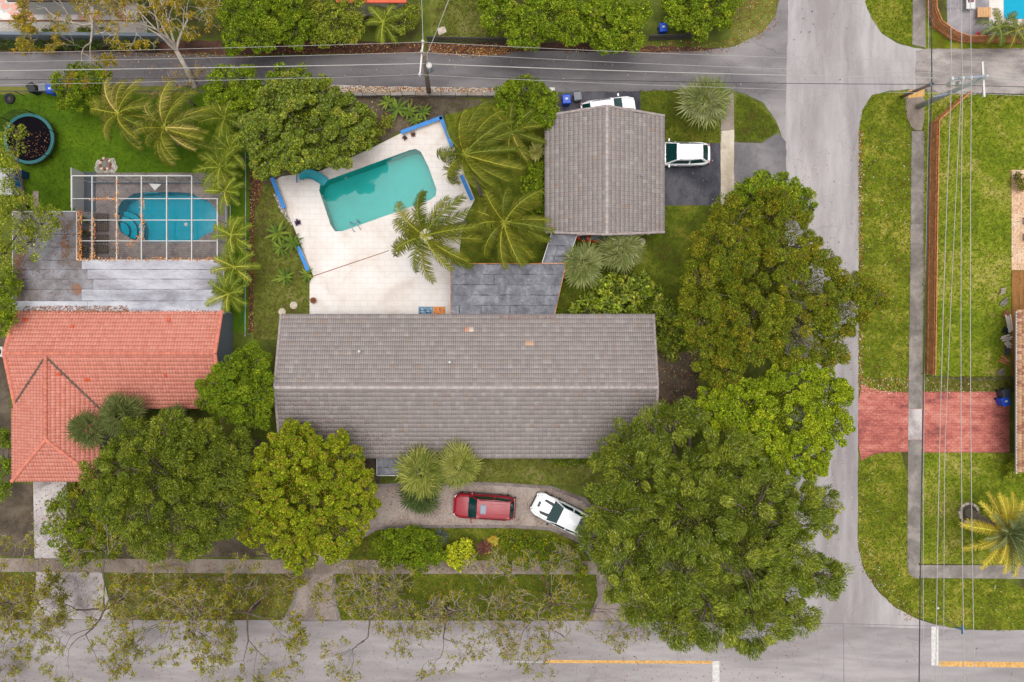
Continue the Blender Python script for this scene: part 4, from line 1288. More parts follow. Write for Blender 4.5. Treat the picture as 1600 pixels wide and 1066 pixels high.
# ------------------------------------------------------------------ houses
GREY = [(C(170, 159, 155), 5), (C(174, 163, 159), 4), (C(165, 154, 151), 3), (C(182, 172, 168), .6), (C(172, 154, 144), 0.3)]
CORAL = [(C(238, 156, 136), 4), (C(235, 151, 131), 3), (C(240, 161, 142), 2), (C(230, 144, 124), 1)]
TAN = [(C(206, 160, 124), 3), (C(188, 140, 108), 2), (C(220, 178, 144), 2), (C(176, 122, 98), 1)]
RIDGE = C(196, 186, 182)
caps_grey = [cap_mesh('ridge_tile', 0.4, 0.14, tuple(v * k for v in C(196, 184, 180))) for k in (1.0, 0.92, 1.06)]
caps_rake = [cap_mesh('rake_tile', 0.4, 0.10, tuple(v * k for v in C(178, 164, 160))) for k in (1.0, 0.9, 1.05)]
caps_coral = [cap_mesh('ridge_tile', 0.4, 0.15, tuple(v * k for v in C(226, 138, 116))) for k in (1.0, 0.92, 1.06)]


def gable(name, label, x0, x1, y0, y1, ze, zr, along, pal, caps, rake, wallm, tw, tl, seed, rolls=2, prow=0.0, odd=None, yr=None, inset=0.55, windows=()):
    """house with a gable roof; ridge along X or Y"""
    org = Vector(((x0 + x1) / 2, (y0 + y1) / 2, 0))
    t = thing(name, label, 'house', org)
    wx0, wx1, wy0, wy1 = x0 + inset - org.x, x1 - inset - org.x, y0 + inset - org.y, y1 - inset - org.y
    mb = MB()
    if along == 'X':
        yr_ = (y0 + y1) / 2 if yr is None else yr
        zg = ze + (zr - ze) * 0.9
        pts = lambda x: [(x, wy0, 0), (x, wy1, 0), (x, wy1, ze + .05), (x, yr_ - org.y, zg), (x, wy0, ze + .05)]
        v = pts(wx0) + pts(wx1)
    else:
        yr_ = (x0 + x1) / 2
        zg = ze + (zr - ze) * 0.9
        pts = lambda y: [(wx0, y, 0), (wx1, y, 0), (wx1, y, ze + .05), (yr_ - org.x, y, zg), (wx0, y, ze + .05)]
        v = pts(wy0) + pts(wy1)
    mb.add(v, [(0, 1, 2, 3, 4), (9, 8, 7, 6, 5), (1, 6, 7, 2), (5, 0, 4, 9), (2, 7, 8, 3), (3, 8, 9, 4), (0, 5, 6, 1)])
    mb.build('wall', MAT[wallm], t)
    # roof boards
    rf = MB()
    th = 0.10
    if along == 'X':
        A = [Vector((x0, y0, ze)), Vector((x1, y0, ze)), Vector((x1 + prow, yr_, zr)), Vector((x0 - prow, yr_, zr))]
        B = [Vector((x1, y1, ze)), Vector((x0, y1, ze)), Vector((x0 - prow, yr_, zr)), Vector((x1 + prow, yr_, zr))]
    else:
        A = [Vector((x0, y1, ze)), Vector((x0, y0, ze)), Vector((yr_, y0 - prow, zr)), Vector((yr_, y1 + prow, zr))]
        B = [Vector((x1, y0, ze)), Vector((x1, y1, ze)), Vector((yr_, y1 + prow, zr)), Vector((yr_, y0 - prow, zr))]
    for Q in (A, B):
        dn = Vector((0, 0, -th))
        vs = [q - org for q in Q] + [q - org + dn for q in Q]
        rf.add(vs, [(0, 1, 2, 3), (7, 6, 5, 4), (0, 4, 5, 1), (1, 5, 6, 2), (2, 6, 7, 3), (3, 7, 4, 0)])
    roof = rf.build('roof', MAT['drive_edge'], t)
    for i, Q in enumerate((A, B)):
        u = (Q[1] - Q[0])
        vdir = (Q[2] + Q[3]) / 2 - (Q[0] + Q[1]) / 2
        L = vdir.length
        wid = u.length
        poly = None
        O = Q[0]
        if prow:
            O = Q[0] - u.normalized() * prow
            wid += 2 * prow
            poly = [(prow, -.1), (wid - prow, -.1), (wid, L + .1), (0, L + .1)]
        roof_tiles('roof_tiles', roof, O, u, vdir, wid, L, tw, tl, pal, seed + i, rolls,   .045 if rolls == 2 else .05, poly=poly, org=org, odd=odd)
    cap_run('ridge_tile', roof, A[3] + Vector((0, 0, .03)), A[2] + Vector((0, 0, .03)), caps, 0.4, org)
    for Q in (A, B):
        for a, b in ((Q[0], Q[3]), (Q[1], Q[2])):
            cap_run('rake_tile', roof, a + Vector((0, 0, .04)), b + Vector((0, 0, .04)), rake, 0.4, org)
    # windows and a door on the long walls
    for (wx, wy, ww, wh, side) in windows:
        wb = MB()
        n = {'S': (0, -1), 'N': (0, 1), 'W': (-1, 0), 'E': (1, 0)}[side]
        cx_, cy_ = wx - org.x, wy - org.y
        if n[0] == 0:
            cy_ = (wy0 - .01) if side == 'S' else (wy1 + .01)
            w_ = wb.box((cx_, cy_, 1.4), (ww, 0.08, wh)).build('window', MAT['white_paint'], t)
            MB().box((cx_, cy_ + n[1] * .03, 1.4), (ww - .14, 0.05, wh - .14)).build('pane', MAT['glass'], w_)
        else:
            cx_ = (wx0 - .01) if side == 'W' else (wx1 + .01)
            w_ = wb.box((cx_, cy_, 1.4), (0.08, ww, wh)).build('window', MAT['white_paint'], t)
            MB().box((cx_ + n[0] * .03, cy_, 1.4), (0.05, ww - .14, wh - .14)).build('pane', MAT['glass'], w_)
    return t, roof, org


MAT['glass'] = plain('window_glass', C(40, 62, 66), 0.06, spec=0.6, var=0.05)
ORG = C(232, 168, 140)
PEACH = C(224, 186, 158)
main, main_roof, mo = gable('long_house', 'long single storey house with weathered grey tile roof and pale ridge', -17.2, 10.55, -8.70, 1.98, 2.7, 4.4, 'X', GREY, caps_grey, caps_rake, 'wall', 0.32, 0.36, 40,
                            odd=[(730, 514, 3.2, 0.22, ORG), (737, 513, 3.2, 0.18, C(234, 222, 208)), (826, 536, 3.4, 0.3, PEACH), (828, 531, 3.4, 0.16, C(230, 200, 176))],
                            windows=[(-14, -8, 1.6, 1.1, 'S'), (-3, -8, 2.0, 1.1, 'S'), (3.5, -8, 1.6, 1.1, 'S'), (-10, 2, 2.4, 1.6, 'N'), (2, 2, 2.0, 1.1, 'N'), (10, -3, 1.4, 1.1, 'E'), (-17, -3, 1.4, 1.1, 'W')])
for px, py, z in ((562, 549, 3.75), (703, 566, 4.05)):
    p = W(px, py, z) - mo
    v = MB().lathe([(0.05, -0.25), (0.05, 0.25), (0.09, 0.26), (0.09, 0.3), (0.0, 0.34)], p, 10).build('vent_pipe', MAT['white_paint'], main_roof)
gar, gar_roof, go = gable('garage', 'square garage building with grey tile roof beside the alley', 2.48, 11.40, 8.15, 16.85, 2.4, 3.75, 'Y', GREY, caps_grey, caps_rake, 'wall', 0.32, 0.36, 50, prow=0.35,
                          windows=[(11, 10, 1.2, 1.0, 'E'), (7, 8, 1.6, 1.1, 'S')])
p = W(1003, 275, 3.0) - go
MB().lathe([(0.05, -0.25), (0.05, 0.2), (0.08, 0.21), (0.0, 0.27)], p, 10).build('vent_pipe', MAT['steel'], gar_roof)
p = W(1012, 265, 2.9) - go
MB().lathe([(0.04, -0.25), (0.04, 0.15), (0.0, 0.2)], p, 8).build('vent_pipe', MAT['white_paint'], gar_roof)

# coral house: main gable plus a hipped wing
red, red_roof, ro = gable('tile_roof_house', 'house with coral red barrel tile roof and hipped wing', -36.95, -21.6, -5.0, 2.25, 2.7, 4.05, 'X', CORAL, caps_coral, caps_coral, 'wall_grey', 0.22, 0.31, 60, rolls=1, yr=-0.9, inset=0.12,
                          odd=[(257, 590, 3.6, 0.16, C(232, 106, 72)), (137, 596, 3.4, 0.18, C(236, 112, 74)), (40, 498, 2.9, 0.2, C(232, 110, 80))],
                          windows=[(-27, -5, 1.8, 1.1, 'S')])
wz0, wz1 = 2.7, 3.98
wxw, wxe, wys = W(19, 600, wz0).x, W(156, 600, wz0).x, W(80, 752, wz0).y
wxr = (wxw + wxe) / 2
wyh = wys + (wxr - wxw)
wyn = -1.0
wr = MB()
P = dict(sw=(wxw, wys, wz0), se=(wxe, wys, wz0), nw=(wxw, wyn, wz0), ne=(wxe, wyn, wz0), rs=(wxr, wyh, wz1), rn=(wxr, wyn, wz1))
P = {k: Vector(v) for k, v in P.items()}
for q in (('nw', 'sw', 'rs', 'rn'), ('se', 'ne', 'rn', 'rs')):
    wr.add([P[k] - ro for k in q], [(0, 1, 2, 3)])
wr.add([P[k] - ro for k in ('sw', 'se', 'rs')], [(0, 1, 2)])
wr.add([P[k] - ro + Vector((0, 0, -.1)) for k in ('sw', 'se', 'ne', 'nw')], [(3, 2, 1, 0)])
wing = wr.build('wing_roof', MAT['drive_edge'], red)
MB().box(((wxw + wxe) / 2 - ro.x, (wys + wyn) / 2 - ro.y, 1.33), (wxe - wxw - .9, wyn - wys - .9, 2.66)).build('wing_wall', MAT['wall_grey'], red)
sl = math.hypot(wxr - wxw, wz1 - wz0)
ln = wyn - wys
hip = wyh - wys
# slope polygons stop where the wing meets the main south slope (the valleys)
ys_eave, yr_m = -5.0, -0.9
yv = ys_eave + (wz1 - 2.7) / ((4.05 - 2.7) / (yr_m - ys_eave))      # where the wing ridge dies into the main slope
vy0 = ys_eave
roof_tiles('roof_tiles', wing, P['nw'], P['sw'] - P['nw'], P['rs'] - Vector((wxw, wyh, wz0)), ln, sl, 0.22, 0.31, CORAL, 70, 1, .055, org=ro,
           poly=[(wyn - vy0 + .05, 0), (ln + .05, -.1), (ln - hip, sl + .1), (wyn - yv, sl + .1)])
roof_tiles('roof_tiles', wing, P['se'], P['ne'] - P['se'], P['rn'] - Vector((wxe, wyn, wz0)), ln, sl, 0.22, 0.31, CORAL, 71, 1, .055, org=ro,
           poly=[(-.05, -.1), (vy0 - wys - .05, 0), (yv - wys, sl + .1), (hip, sl + .1)], odd=[(97, 585, 3.6, .2, C(236, 112, 76)), (33, 615, 3.2, .2, C(236, 112, 76))])
sw_ = wxe - wxw
roof_tiles('roof_tiles', wing, P['sw'], P['se'] - P['sw'], P['rs'] - Vector((wxr, wys, wz0)), sw_, math.hypot(hip, wz1 - wz0), 0.22, 0.31, CORAL, 72, 1, .055, org=ro,
           poly=[(0, -.1), (sw_, -.1), (sw_ / 2, math.hypot(hip, wz1 - wz0) + .15)])
up = Vector((0, 0, .05))
cap_run('ridge_tile', wing, Vector((wxr, yv + .1, wz1)) + up, P['rs'] + up, caps_coral, 0.4, ro)
cap_run('hip_tile', wing, P['sw'] + up, P['rs'] + up, caps_coral, 0.4, ro)
cap_run('hip_tile', wing, P['se'] + up, P['rs'] + up, caps_coral, 0.4, ro)
for xx in (wxw, wxe):
    a, b = Vector((xx, vy0, wz0 + .075)) - ro, Vector((wxr, yv, wz1 + .075)) - ro
    MB().tube([a, b], [.07, .07], 6).build('valley_gutter', MAT['bark'], wing)
for px, py, z in ((265, 500, 3.0), (114, 510, 3.2)):
    p = W(px, py, z) - ro
    MB().lathe([(0.08, -0.25), (0.08, 0.1), (0.14, 0.12), (0.14, 0.16), (0, 0.24)], p, 10).build('vent_pipe', MAT['orange_roof'], red_roof)
p = W(352, 540, 0) - ro
MB().box((p.x + .05, p.y, 1.35), (.1, 4.6, 2.7)).build('gable_panel', MAT['wall_grey'], red)


def flat_roof(name, label, poly, z, mat, strips_, post=True, trim='wood', cat='patio roof', along='Y'):
    """flat roof of overlapping felt sheets on posts"""
    c = W(sum(p[0] for p in poly) / len(poly), sum(p[1] for p in poly) / len(poly))
    t = thing(name, label, cat, c)
    rel = [(p.x - c.x, p.y - c.y) for p in WL(poly, z)]
    MB().prism(rel, z - 0.14, z).build('roof_board', MAT['dark_wood'], t)
    rng = random.Random(len(label))
    mats = [s[4] if len(s) > 4 else mat for s in strips_]
    strips = [s[:4] for s in strips_]
    for i, s in enumerate(strips):
        q = [(p.x - c.x, p.y - c.y) for p in WL(wobble(s, .7 if mat == 'membrane_black' else .3, i, 7), z)]
        cx_, cy_ = sum(a for a, _ in q) / len(q), sum(b for _, b in q) / len(q)
        mb = MB()
        mb.prism(q, z + .001, z + .018 + .02 * (i % 2) + rng.uniform(0, .01))
        mb.build('roofing_sheet', MAT[mats[i]], t)
    for i in range(len(rel)):
        a, b = Vector(rel[i]), Vector(rel[(i + 1) % len(rel)])
        d = b - a
        m = (a + b) / 2
        MB().box((m.x, m.y, z - .04), (d.length + .04, 0.05, 0.16), math.atan2(d.y, d.x)).build('fascia', MAT[trim], t)
    if post:
        for a in rel:
            MB().box((a[0] * .96, a[1] * .96, (z - .14) / 2), (.1, .1, z - .14)).build('post', MAT['white_paint'], t)
    return t


st_ = []
for i in range(5):
    y0, y1 = 413 + i * 16.2, 413 + (i + 1) * 16.2 - 0.7
    xr = lambda y: 884 - (y - 413) * 0.215
    cuts = [[704, 884], [704, 772, 884], [704, 884], [704, 850, 884], [704, 718, 752, 797, 836, 884]][i]
    for k in range(len(cuts) - 1):
        a, b = cuts[k] + .4, cuts[k + 1] - .4
        st_.append([(a, y0), (min(b, xr(y0) - .5), y0), (min(b, xr(y1) - .5), y1), (a, y1)])
flat_roof('patio_roof', 'flat patio roof of dark grey felt sheets behind the long house', [(704, 412), (884.5, 412), (866, 494), (704, 494)], 2.62, 'membrane_black', st_)
st_ = []
for i, (y0, y1) in enumerate(((358, 366), (366.7, 384), (384.7, 400), (400.7, 411.3))):
    xl = lambda y: 864 - (y - 358) * 0.32
    xr = lambda y: 905 - (y - 358) * 0.36
    mids = [] if i < 2 else [.42]
    e = [0] + mids + [1]
    for k in range(len(e) - 1):
        st_.append([(xl(y0) + (xr(y0) - xl(y0)) * e[k] + .4, y0), (xl(y0) + (xr(y0) - xl(y0)) * e[k + 1] - .4, y0), (xl(y1) + (xr(y1) - xl(y1)) * e[k + 1] - .4, y1), (xl(y1) + (xr(y1) - xl(y1)) * e[k] + .4, y1)])
flat_roof('walkway_roof', 'narrow covered walkway roof linking patio roof and garage', [(864, 358), (905, 358), (885.5, 411.6), (846.8, 411.6)], 2.42, 'membrane_black', st_, trim='white_paint')
st_ = [[(590, 708 + i * 11.5), (652, 708 + i * 11.5), (652, 718.8 + i * 11.5), (590, 718.8 + i * 11.5)] for i in range(3)]
flat_roof('entry_roof', 'small grey flat entry roof under the front eave beside fan palms', [(589, 707), (653, 707), (653, 743), (589, 743)], 2.3, 'membrane_black', st_, trim='white_paint')
st_ = []
rows = [(407, 421), (421.6, 436), (436.6, 452), (452.6, 470), (470.6, 490)]
for i, (y0, y1) in enumerate(rows):
    cuts = [20, 128 + 9 * (i % 3), 349]
    for k in range(len(cuts) - 1):
        st_.append([(cuts[k] + .3, y0), (cuts[k + 1] - .3, y0), (cuts[k + 1] - .3, y1), (cuts[k] + .3, y1), 'membrane_grey' if k == 0 and i < 4 else ('membrane_bright' if i > 2 else 'membrane_white')])
for i, (y0, y1) in enumerate(((331, 345), (345.6, 366), (366.6, 386), (386.6, 406.4))):
    st_.append([(20.3, y0), (119.4, y0), (119.4, y1), (20.3, y1), 'membrane_grey'])
flat_roof('patio_roof.001', 'stained white and grey flat patio roof behind the coral roof', [(20, 330.5), (120, 330.5), (120, 406.6), (349.5, 406.6), (349.5, 490.5), (20, 490.5)], 2.72, 'membrane_white', st_, trim='white_paint')

# house at the right edge and the roofs that only touch the top edge
rh = thing('tan_roof_house', 'house edge with tan barrel tiles at the right border', 'house', W(1640, 610))
p0, p1, p2, p3 = W(1589, 738, 2.6), W(1589, 484, 2.6), W(1760, 484, 4.4), W(1760, 738, 4.4)
rr = MB().add([p - rh.location for p in (p1, p0, p3, p2)], [(0, 1, 2, 3)]).build('roof', MAT['drive_edge'], rh)
roof_tiles('roof_tiles', rr, p1, p0 - p1, Vector((p3.x - p0.x, 0, 1.8)), (p0 - p1).length, math.hypot(p3.x - p0.x, 1.8), 0.22, 0.33, TAN, 80, 1, org=rh.location)
q = W(1580, 611) - rh.location
MB().box((5.2, 0, 1.25), (12.0, 12.2, 2.5)).build('wall', MAT['white_paint'], rh)
MB().box((p0.x - rh.location.x - .03, 0, 2.55), (.07, (p1 - p0).length, .16)).build('gutter', MAT['white_paint'], rh)
MB().box((-.84, -2.4, 1.1), (.06, 4.6, 2.2)).build('garage_door', MAT['white_paint'], rh)
oh = thing('orange_roof_house', 'house with an orange roof edge showing at the top', 'house', (W(580, 0, 2.8).x, 27.12, 0))
MB().box((0, 0, 1.3), (4.6, 3.6, 2.6)).build('wall', MAT['white_paint'], oh)
MB().box((0, 0.05, 2.7), (5.2, 4.0, .2)).build('roof', MAT['orange_roof'], oh)
oh2 = thing('brown_roof_house', 'house with a dull brown eave at the top left', 'house', (W(88, 0, 2.8).x, 27.29, 0))
MB().box((0, 0, 1.3), (6.4, 3.8, 2.6)).build('wall', MAT['white_paint'], oh2)
MB().box((0, 0.1, 2.7), (7.4, 4.2, .2)).build('roof', MAT['bark_dark'], oh2)
# ------------------------------------------------------------------ fences and walls
def picket_fence(name, label, base, h, pw, mat, gap=0.012, rails=True, lean=0.0, seed=1, railm=None):
    """board fence along a pixel line on the ground: every board a part"""
    rng = random.Random(seed)
    pts = WL(base)
    org = pts[0].copy()
    t = thing(name, label, 'fence', org)
    board = MB().box((0, 0, h / 2), (pw - gap, 0.022, h)).mesh('board', MAT[mat])
    for a, b in zip(pts[:-1], pts[1:]):
        d = b - a
        n = max(1, round(d.length / pw))
        rz = math.atan2(d.y, d.x)
        for i in range(n):
            p = a + d * ((i + .5) / n) - org
            link('board', board, t, p, (rng.uniform(-.02, .02) + lean, 0, rz), (1, 1, rng.uniform(.96, 1.03)))
        if rails:
            nrm = Vector((-d.y, d.x, 0)).normalized() * 0.04
            m = (a + b) / 2 - org
            for zz in (h * .25, h * .85):
                MB().box((m.x - nrm.x, m.y - nrm.y, zz), (d.length, .04, .08), rz).build('rail', MAT[railm or mat], t)
            MB().box((m.x, m.y, h + .035), (d.length, .06, .03), rz).build('top_rail', MAT[railm or mat], t)
    return t


picket_fence('board_fence', 'straight brown board fence between sidewalk and side lawn', [(1502, 151.5), (1452, 196), (1450, 300), (1446, 585)], 1.45, 0.16, 'wood', seed=2)
picket_fence('board_fence.001', 'curving orange-brown board fence around the cyan pool', [(1447, -14), (1449, 24), (1457, 44), (1481, 61), (1497, 66.5), (1612, 68)], 1.4, 0.2, 'wood', seed=3)
picket_fence('picket_fence', 'dark weathered picket fence on the north side of the alley', [(668, 65), (800, 68), (838, 68)], 1.0, 0.13, 'dark_wood', 0.04, seed=4)
picket_fence('picket_fence.001', 'short dark picket fence below the blue bin among shrubs', [(1012, 63), (1056, 62), (1106, 58)], 1.0, 0.16, 'dark_wood', 0.05, seed=5)


def rail_fence(name, label, base, h, mat, posts, r=0.03, mesh=True):
    pts = WL(base)
    org = pts[0].copy()
    t = thing(name, label, 'fence', org)
    for a, b in zip(pts[:-1], pts[1:]):
        d = b - a
        n = max(1, round(d.length / posts))
        MB().tube([a - org + Vector((0, 0, h)), b - org + Vector((0, 0, h))], r, 6).build('top_rail', MAT[mat], t)
        for i in range(n + 1):
            p = a + d * (i / n) - org
            MB().tube([p, p + Vector((0, 0, h + .04))], r * 1.1, 6).build('post', MAT[mat], t)
        if mesh:
            v = [a - org + Vector((0, 0, .05)), b - org + Vector((0, 0, .05)), b - org + Vector((0, 0, h)), a - org + Vector((0, 0, h))]
            MB().add(v, [(0, 1, 2, 3)]).build('wire_mesh', MAT['screen'], t)
    return t


rail_fence('wire_fence', 'grey wire mesh fence along the deep green lawn', [(390.5, 150), (392, 300), (391, 525)], 1.2, 'steel', 2.4)
rail_fence('wire_fence.001', 'sagging dark wire fence above the red driveway pad', [(1446, 587), (1500, 592), (1578, 590)], 0.9, 'dark_wood', 2.2)
rail_fence('wire_fence.002', 'dark wire fence topping the fenced side lawn', [(1503, 152), (1612, 154)], 1.0, 'cable', 2.4)
rail_fence('wire_fence.003', 'wire fence running along the alley behind the trampoline', [(-20, 150), (95, 150), (390, 150)], 1.2, 'darkbin', 2.4)

bw = thing('block_wall', 'low wall of grey concrete blocks along the alley', 'wall', W(500, 149))
x = 502.0
rb = random.Random(9)
while x < 778:
    w = rb.uniform(17, 24)
    if not 664 < x + w / 2 < 674:
        a, b = W(x, 150) - bw.location, W(x + w - .6, 150) - bw.location
        MB().rbox(((a.x + b.x) / 2, a.y + rb.uniform(-.03, .03), .3), (b.x - a.x, .26, .6), .02).build('block', MAT['walk'] if rb.random() < .7 else MAT['walk_warm'], bw)
    x += w
tw_ = thing('garden_wall', 'long pale blue-grey garden wall at the top left', 'wall', W(0, 60))
a, b = W(-40, 61) - tw_.location, W(262, 64) - tw_.location
d = b - a
MB().box(((a.x + b.x) / 2, (a.y + b.y) / 2, .62), (d.length, .16, 1.25), math.atan2(d.y, d.x)).build('wall_panel', MAT['wall'], tw_)
MB().box(((a.x + b.x) / 2, (a.y + b.y) / 2, 1.27), (d.length, .24, .05), math.atan2(d.y, d.x)).build('cap', MAT['wall_grey'], tw_)


def low_wall(name, label, pts, h, w, z=0.04):
    q = WL(pts)
    t = thing(name, label, 'wall', q[0])
    for i, (a, b) in enumerate(zip(q[:-1], q[1:])):
        d = b - a
        m = (a + b) / 2 - q[0]
        rz = math.atan2(d.y, d.x)
        MB().box((m.x, m.y, h / 2 + z - .02), (d.length + (w if i else 0), w, h), rz).build('wall_panel', MAT['coping'], t)
        MB().rbox((m.x, m.y, h + z + .03), (d.length + w * .9, w * 1.12, .07), .03, rz).build('cap', MAT['blue_wall'], t)
    return t


low_wall('blue_capped_wall', 'bright blue capped low wall at the upper corner of the deck', [(630, 209), (690, 187), (706, 229)], 0.45, 0.26)
low_wall('blue_capped_wall.001', 'bright blue capped low wall left of the pool by pebbles', [(429, 282), (446, 325)], 0.45, 0.28)
low_wall('blue_capped_wall.002', 'bright blue capped low wall at the lower left deck edge', [(469, 389), (483, 422)], 0.45, 0.26)
low_wall('blue_capped_wall.003', 'blue capped wall half hidden under the coconut palm', [(722, 278), (737, 312)], 0.45, 0.26)

# slide
sl_ = thing('pool_slide', 'curved turquoise water slide at the pool corner', 'slide', W(505, 284))
pts = [W(467, 275.5, 1.5), W(477, 272.5, 1.45), W(487, 273, 1.15), W(496, 276.5, .8), W(504, 281.5, .45), W(509, 285.5, .32)]
pts = [p - sl_.location for p in pts]
mb = MB()
prof = [(-.36, .16), (-.33, .0), (-.15, -.05), (.15, -.05), (.33, .0), (.36, .16)]
vs, fs = [], []
for i, p in enumerate(pts):
    d = pts[min(i + 1, len(pts) - 1)] - pts[max(0, i - 1)]
    s = Vector((-d.y, d.x, 0)).normalized()
    vs += [p + s * a + Vector((0, 0, b)) for a, b in prof]
for i in range(len(pts) - 1):
    for k in range(5):
        fs.append((i * 6 + k, i * 6 + k + 1, (i + 1) * 6 + k + 1, (i + 1) * 6 + k))
mb.add(vs, fs).build('chute', MAT['teal'], sl_, True)
for i in (0, 2, 4):
    p = pts[i]
    MB().tube([(p.x, p.y, 0), (p.x, p.y, p.z)], .04, 7).build('leg', MAT['steel'], sl_)
for k in range(4):
    p = pts[0]
    MB().box((p.x - .25 - .08 * k, p.y - .02, 1.2 - .3 * k), (.08, .45, .04)).build('rung', MAT['blue_wall'], sl_)
# ladder
ld = thing('pool_ladder', 'steel grab rail ladder at the lower pool edge', 'ladder', W(556, 352))
for s in (-.26, .26):
    dx, dy = Vector((.94, .34)) * s
    n = Vector((.34, -.94))
    MB().tube([(dx + n.x * .45, dy + n.y * .45, .05), (dx + n.x * .38, dy + n.y * .38, .6), (dx + n.x * .05, dy + n.y * .05, .75), (dx - n.x * .3, dy - n.y * .3, .5), (dx - n.x * .32, dy - n.y * .32, -.9)], .03, 7).build('rail', MAT['steel'], ld)
for z in (-.3, -.6):
    MB().box((-.1, .3, z), (.55, .1, .04), .35).build('rung', MAT['steel'], ld)

# ------------------------------------------------------------------ screen enclosure
cg = thing('screen_enclosure', 'white framed screen enclosure over the curvy pool', 'enclosure', W(230, 340))
ZC = 2.75
gx = [113, 144.5, 183, 221.5, 261, 300, 340]
gy = [275, 310.5, 344, 376.5, 408]
def cpt(x, y, z=ZC):
    return W(x, y, z) - cg.location
beam_len_y = (cpt(gx[0], gy[0]) - cpt(gx[0], gy[-1])).length
for x in gx:
    a, b = cpt(x, gy[0] if x < 340 else 311), cpt(x, gy[-1] if x > 114 else 330)
    MB().box(((a.x + b.x) / 2, (a.y + b.y) / 2, ZC + .02), (.075, (a - b).length, .12)).build('beam', MAT['frame_paint'], cg)
for i, y in enumerate(gy[:-1]):
    a, b = cpt(gx[0] if i < 2 else 120, y), cpt(gx[-1] if i else gx[-2], y)
    MB().box(((a.x + b.x) / 2, a.y, ZC + (.03 if i == 0 else -.03)), (b.x - a.x, .055 if i else .08, .08)).build('purlin', MAT['frame_paint'], cg)
for x in gx:
    for y in ((gy[0],) if 114 < x < 339 else ((gy[0], 330) if x < 114 else (311, 344, 376.5, 408))):
        p = cpt(x, y)
        MB().box((p.x, p.y, ZC / 2), (.06, .06, ZC)).build('post', MAT['frame_paint'], cg)
for x0, x1 in zip(gx[:-1], gx[1:]):
    for j, (y0, y1) in enumerate(zip(gy[:-1], gy[1:])):
        if x0 == 300 and j == 0: continue
        a, b = cpt(x0, y0), cpt(x1, y1)
        if x0 == 113 and j > 1: a.x = cpt(120.5, y0).x
        MB().add([(a.x + .06, a.y - .05, ZC - .01), (b.x - .06, a.y - .05, ZC - .01), (b.x - .06, b.y + .05, ZC - .01), (a.x + .06, b.y + .05, ZC - .01)], [(3, 2, 1, 0)]).build('screen_panel', MAT['screen'], cg)
for za, zb in ((0.1, ZC),):
    a, b = cpt(gx[0], gy[0]), cpt(gx[-2], gy[0])
    MB().add([(a.x, a.y, za), (b.x, a.y, za), (b.x, a.y, zb), (a.x, a.y, zb)], [(0, 1, 2, 3)]).build('screen_panel', MAT['screen'], cg)
    a, b = cpt(gx[-1], 311), cpt(gx[-1], 408)
    MB().add([(a.x, a.y, za), (a.x, b.y, za), (a.x, b.y, zb), (a.x, a.y, zb)], [(0, 1, 2, 3)]).build('screen_panel', MAT['screen'], cg)
for z in (0.45,):
    a, b = cpt(gx[0], gy[0]), cpt(gx[-2], gy[0])
    MB().box(((a.x + b.x) / 2, a.y, .25), (b.x - a.x, .05, .45)).build('kick_plate', MAT['wall'], cg)
    a, b = cpt(gx[-1], 311), cpt(gx[-1], 408)
    for zz in (.06, 1.0):
        MB().box((a.x, (a.y + b.y) / 2, zz), (.05, (a - b).length, .06)).build('rail', MAT['steel'], cg)
# raised bed partition on the left of the cage
pt = thing('folding_screen', 'dark folding screen panel standing along the enclosure left side', 'screen', W(131, 300))
MB().box((0, 0, .9), (.05, 3.0, 1.8)).build('panel', MAT['white_paint'], pt)
MB().box((.5, 0, .03), (.9, 3.1, .05)).build('base', MAT['darkbin'], pt)

# loungers
def lounger(at, label, rz=0.0):
    t = thing('sun_lounger', label, 'lounger', W(*at), rz, 'brown loungers inside the enclosure')
    for i in range(7):
        MB().rbox((-.28 + i * .155, 0, .36 + max(0, (2 - i)) * .10), (.14, .56, .03), .01).build('slat', MAT['brown'], t)
    for s in (-.29, .29):
        MB().box((.12, s, .34), (1.1, .035, .05)).build('frame_rail', MAT['black'], t)
        for xx in (-.3, .6):
            MB().box((xx, s, .17), (.04, .04, .33)).build('leg', MAT['black'], t)
for i, (py, lb) in enumerate(((341, 'brown slatted lounger farthest up inside the enclosure'), (356, 'brown slatted lounger second from the top in the enclosure row'), (374, 'brown slatted lounger third from the top in the enclosure row'), (390, 'brown slatted lounger lowest in the enclosure row'))):
    lounger((157, py), lb)
def pot_plant(name, label, at, r, h, matn, pal, rl, n=10, seed=1, width=.16):
    t = rosette(name, label, at, h, rl, n, pal, seed, 'potted plant', width=width)
    MB().lathe([(r * .7, 0.03), (r, h * .9), (r * 1.1, h * .92), (r * 1.1, h), (r * .9, h), (r * .85, h * .9)], (0, 0, 0), 16).build('pot', MAT[matn], t, True)
    return t
DARKG = [((.05, .09, .02), 3), ((.09, .13, .03), 2)]
pot_plant('potted_plant', 'round clay pot on the pale deck near the stepping stones', (491, 470), .22, .35, 'pot', [((.09, .06, .02), 1)], 3, 6, 2)
pot_plant('potted_plant.001', 'dark pot with a plant beside the upper lounger', (135, 345), .2, .4, 'darkbin', DARKG, 8, 9, 3)
pot_plant('potted_plant.002', 'clay pot at the left enclosure edge near fallen leaves', (137, 366), .25, .4, 'pot', DARKG, 7, 9, 4)
pot_plant('potted_plant.003', 'pale pot in the lower left enclosure corner', (135, 389), .2, .35, 'stone_pale', [((.2, .16, .04), 1)], 6, 9, 5)
hp = thing('poolside_hoop', 'white triangular board on a post at the curved pool edge', 'hoop', W(241, 301))
tri = [W(233, 287, 1.3), W(252, 288, 1.3), W(242, 298, 1.3)]
MB().prism([(p.x - hp.location.x, p.y - hp.location.y) for p in tri], 1.27, 1.32).build('board', MAT['white_paint'], hp)
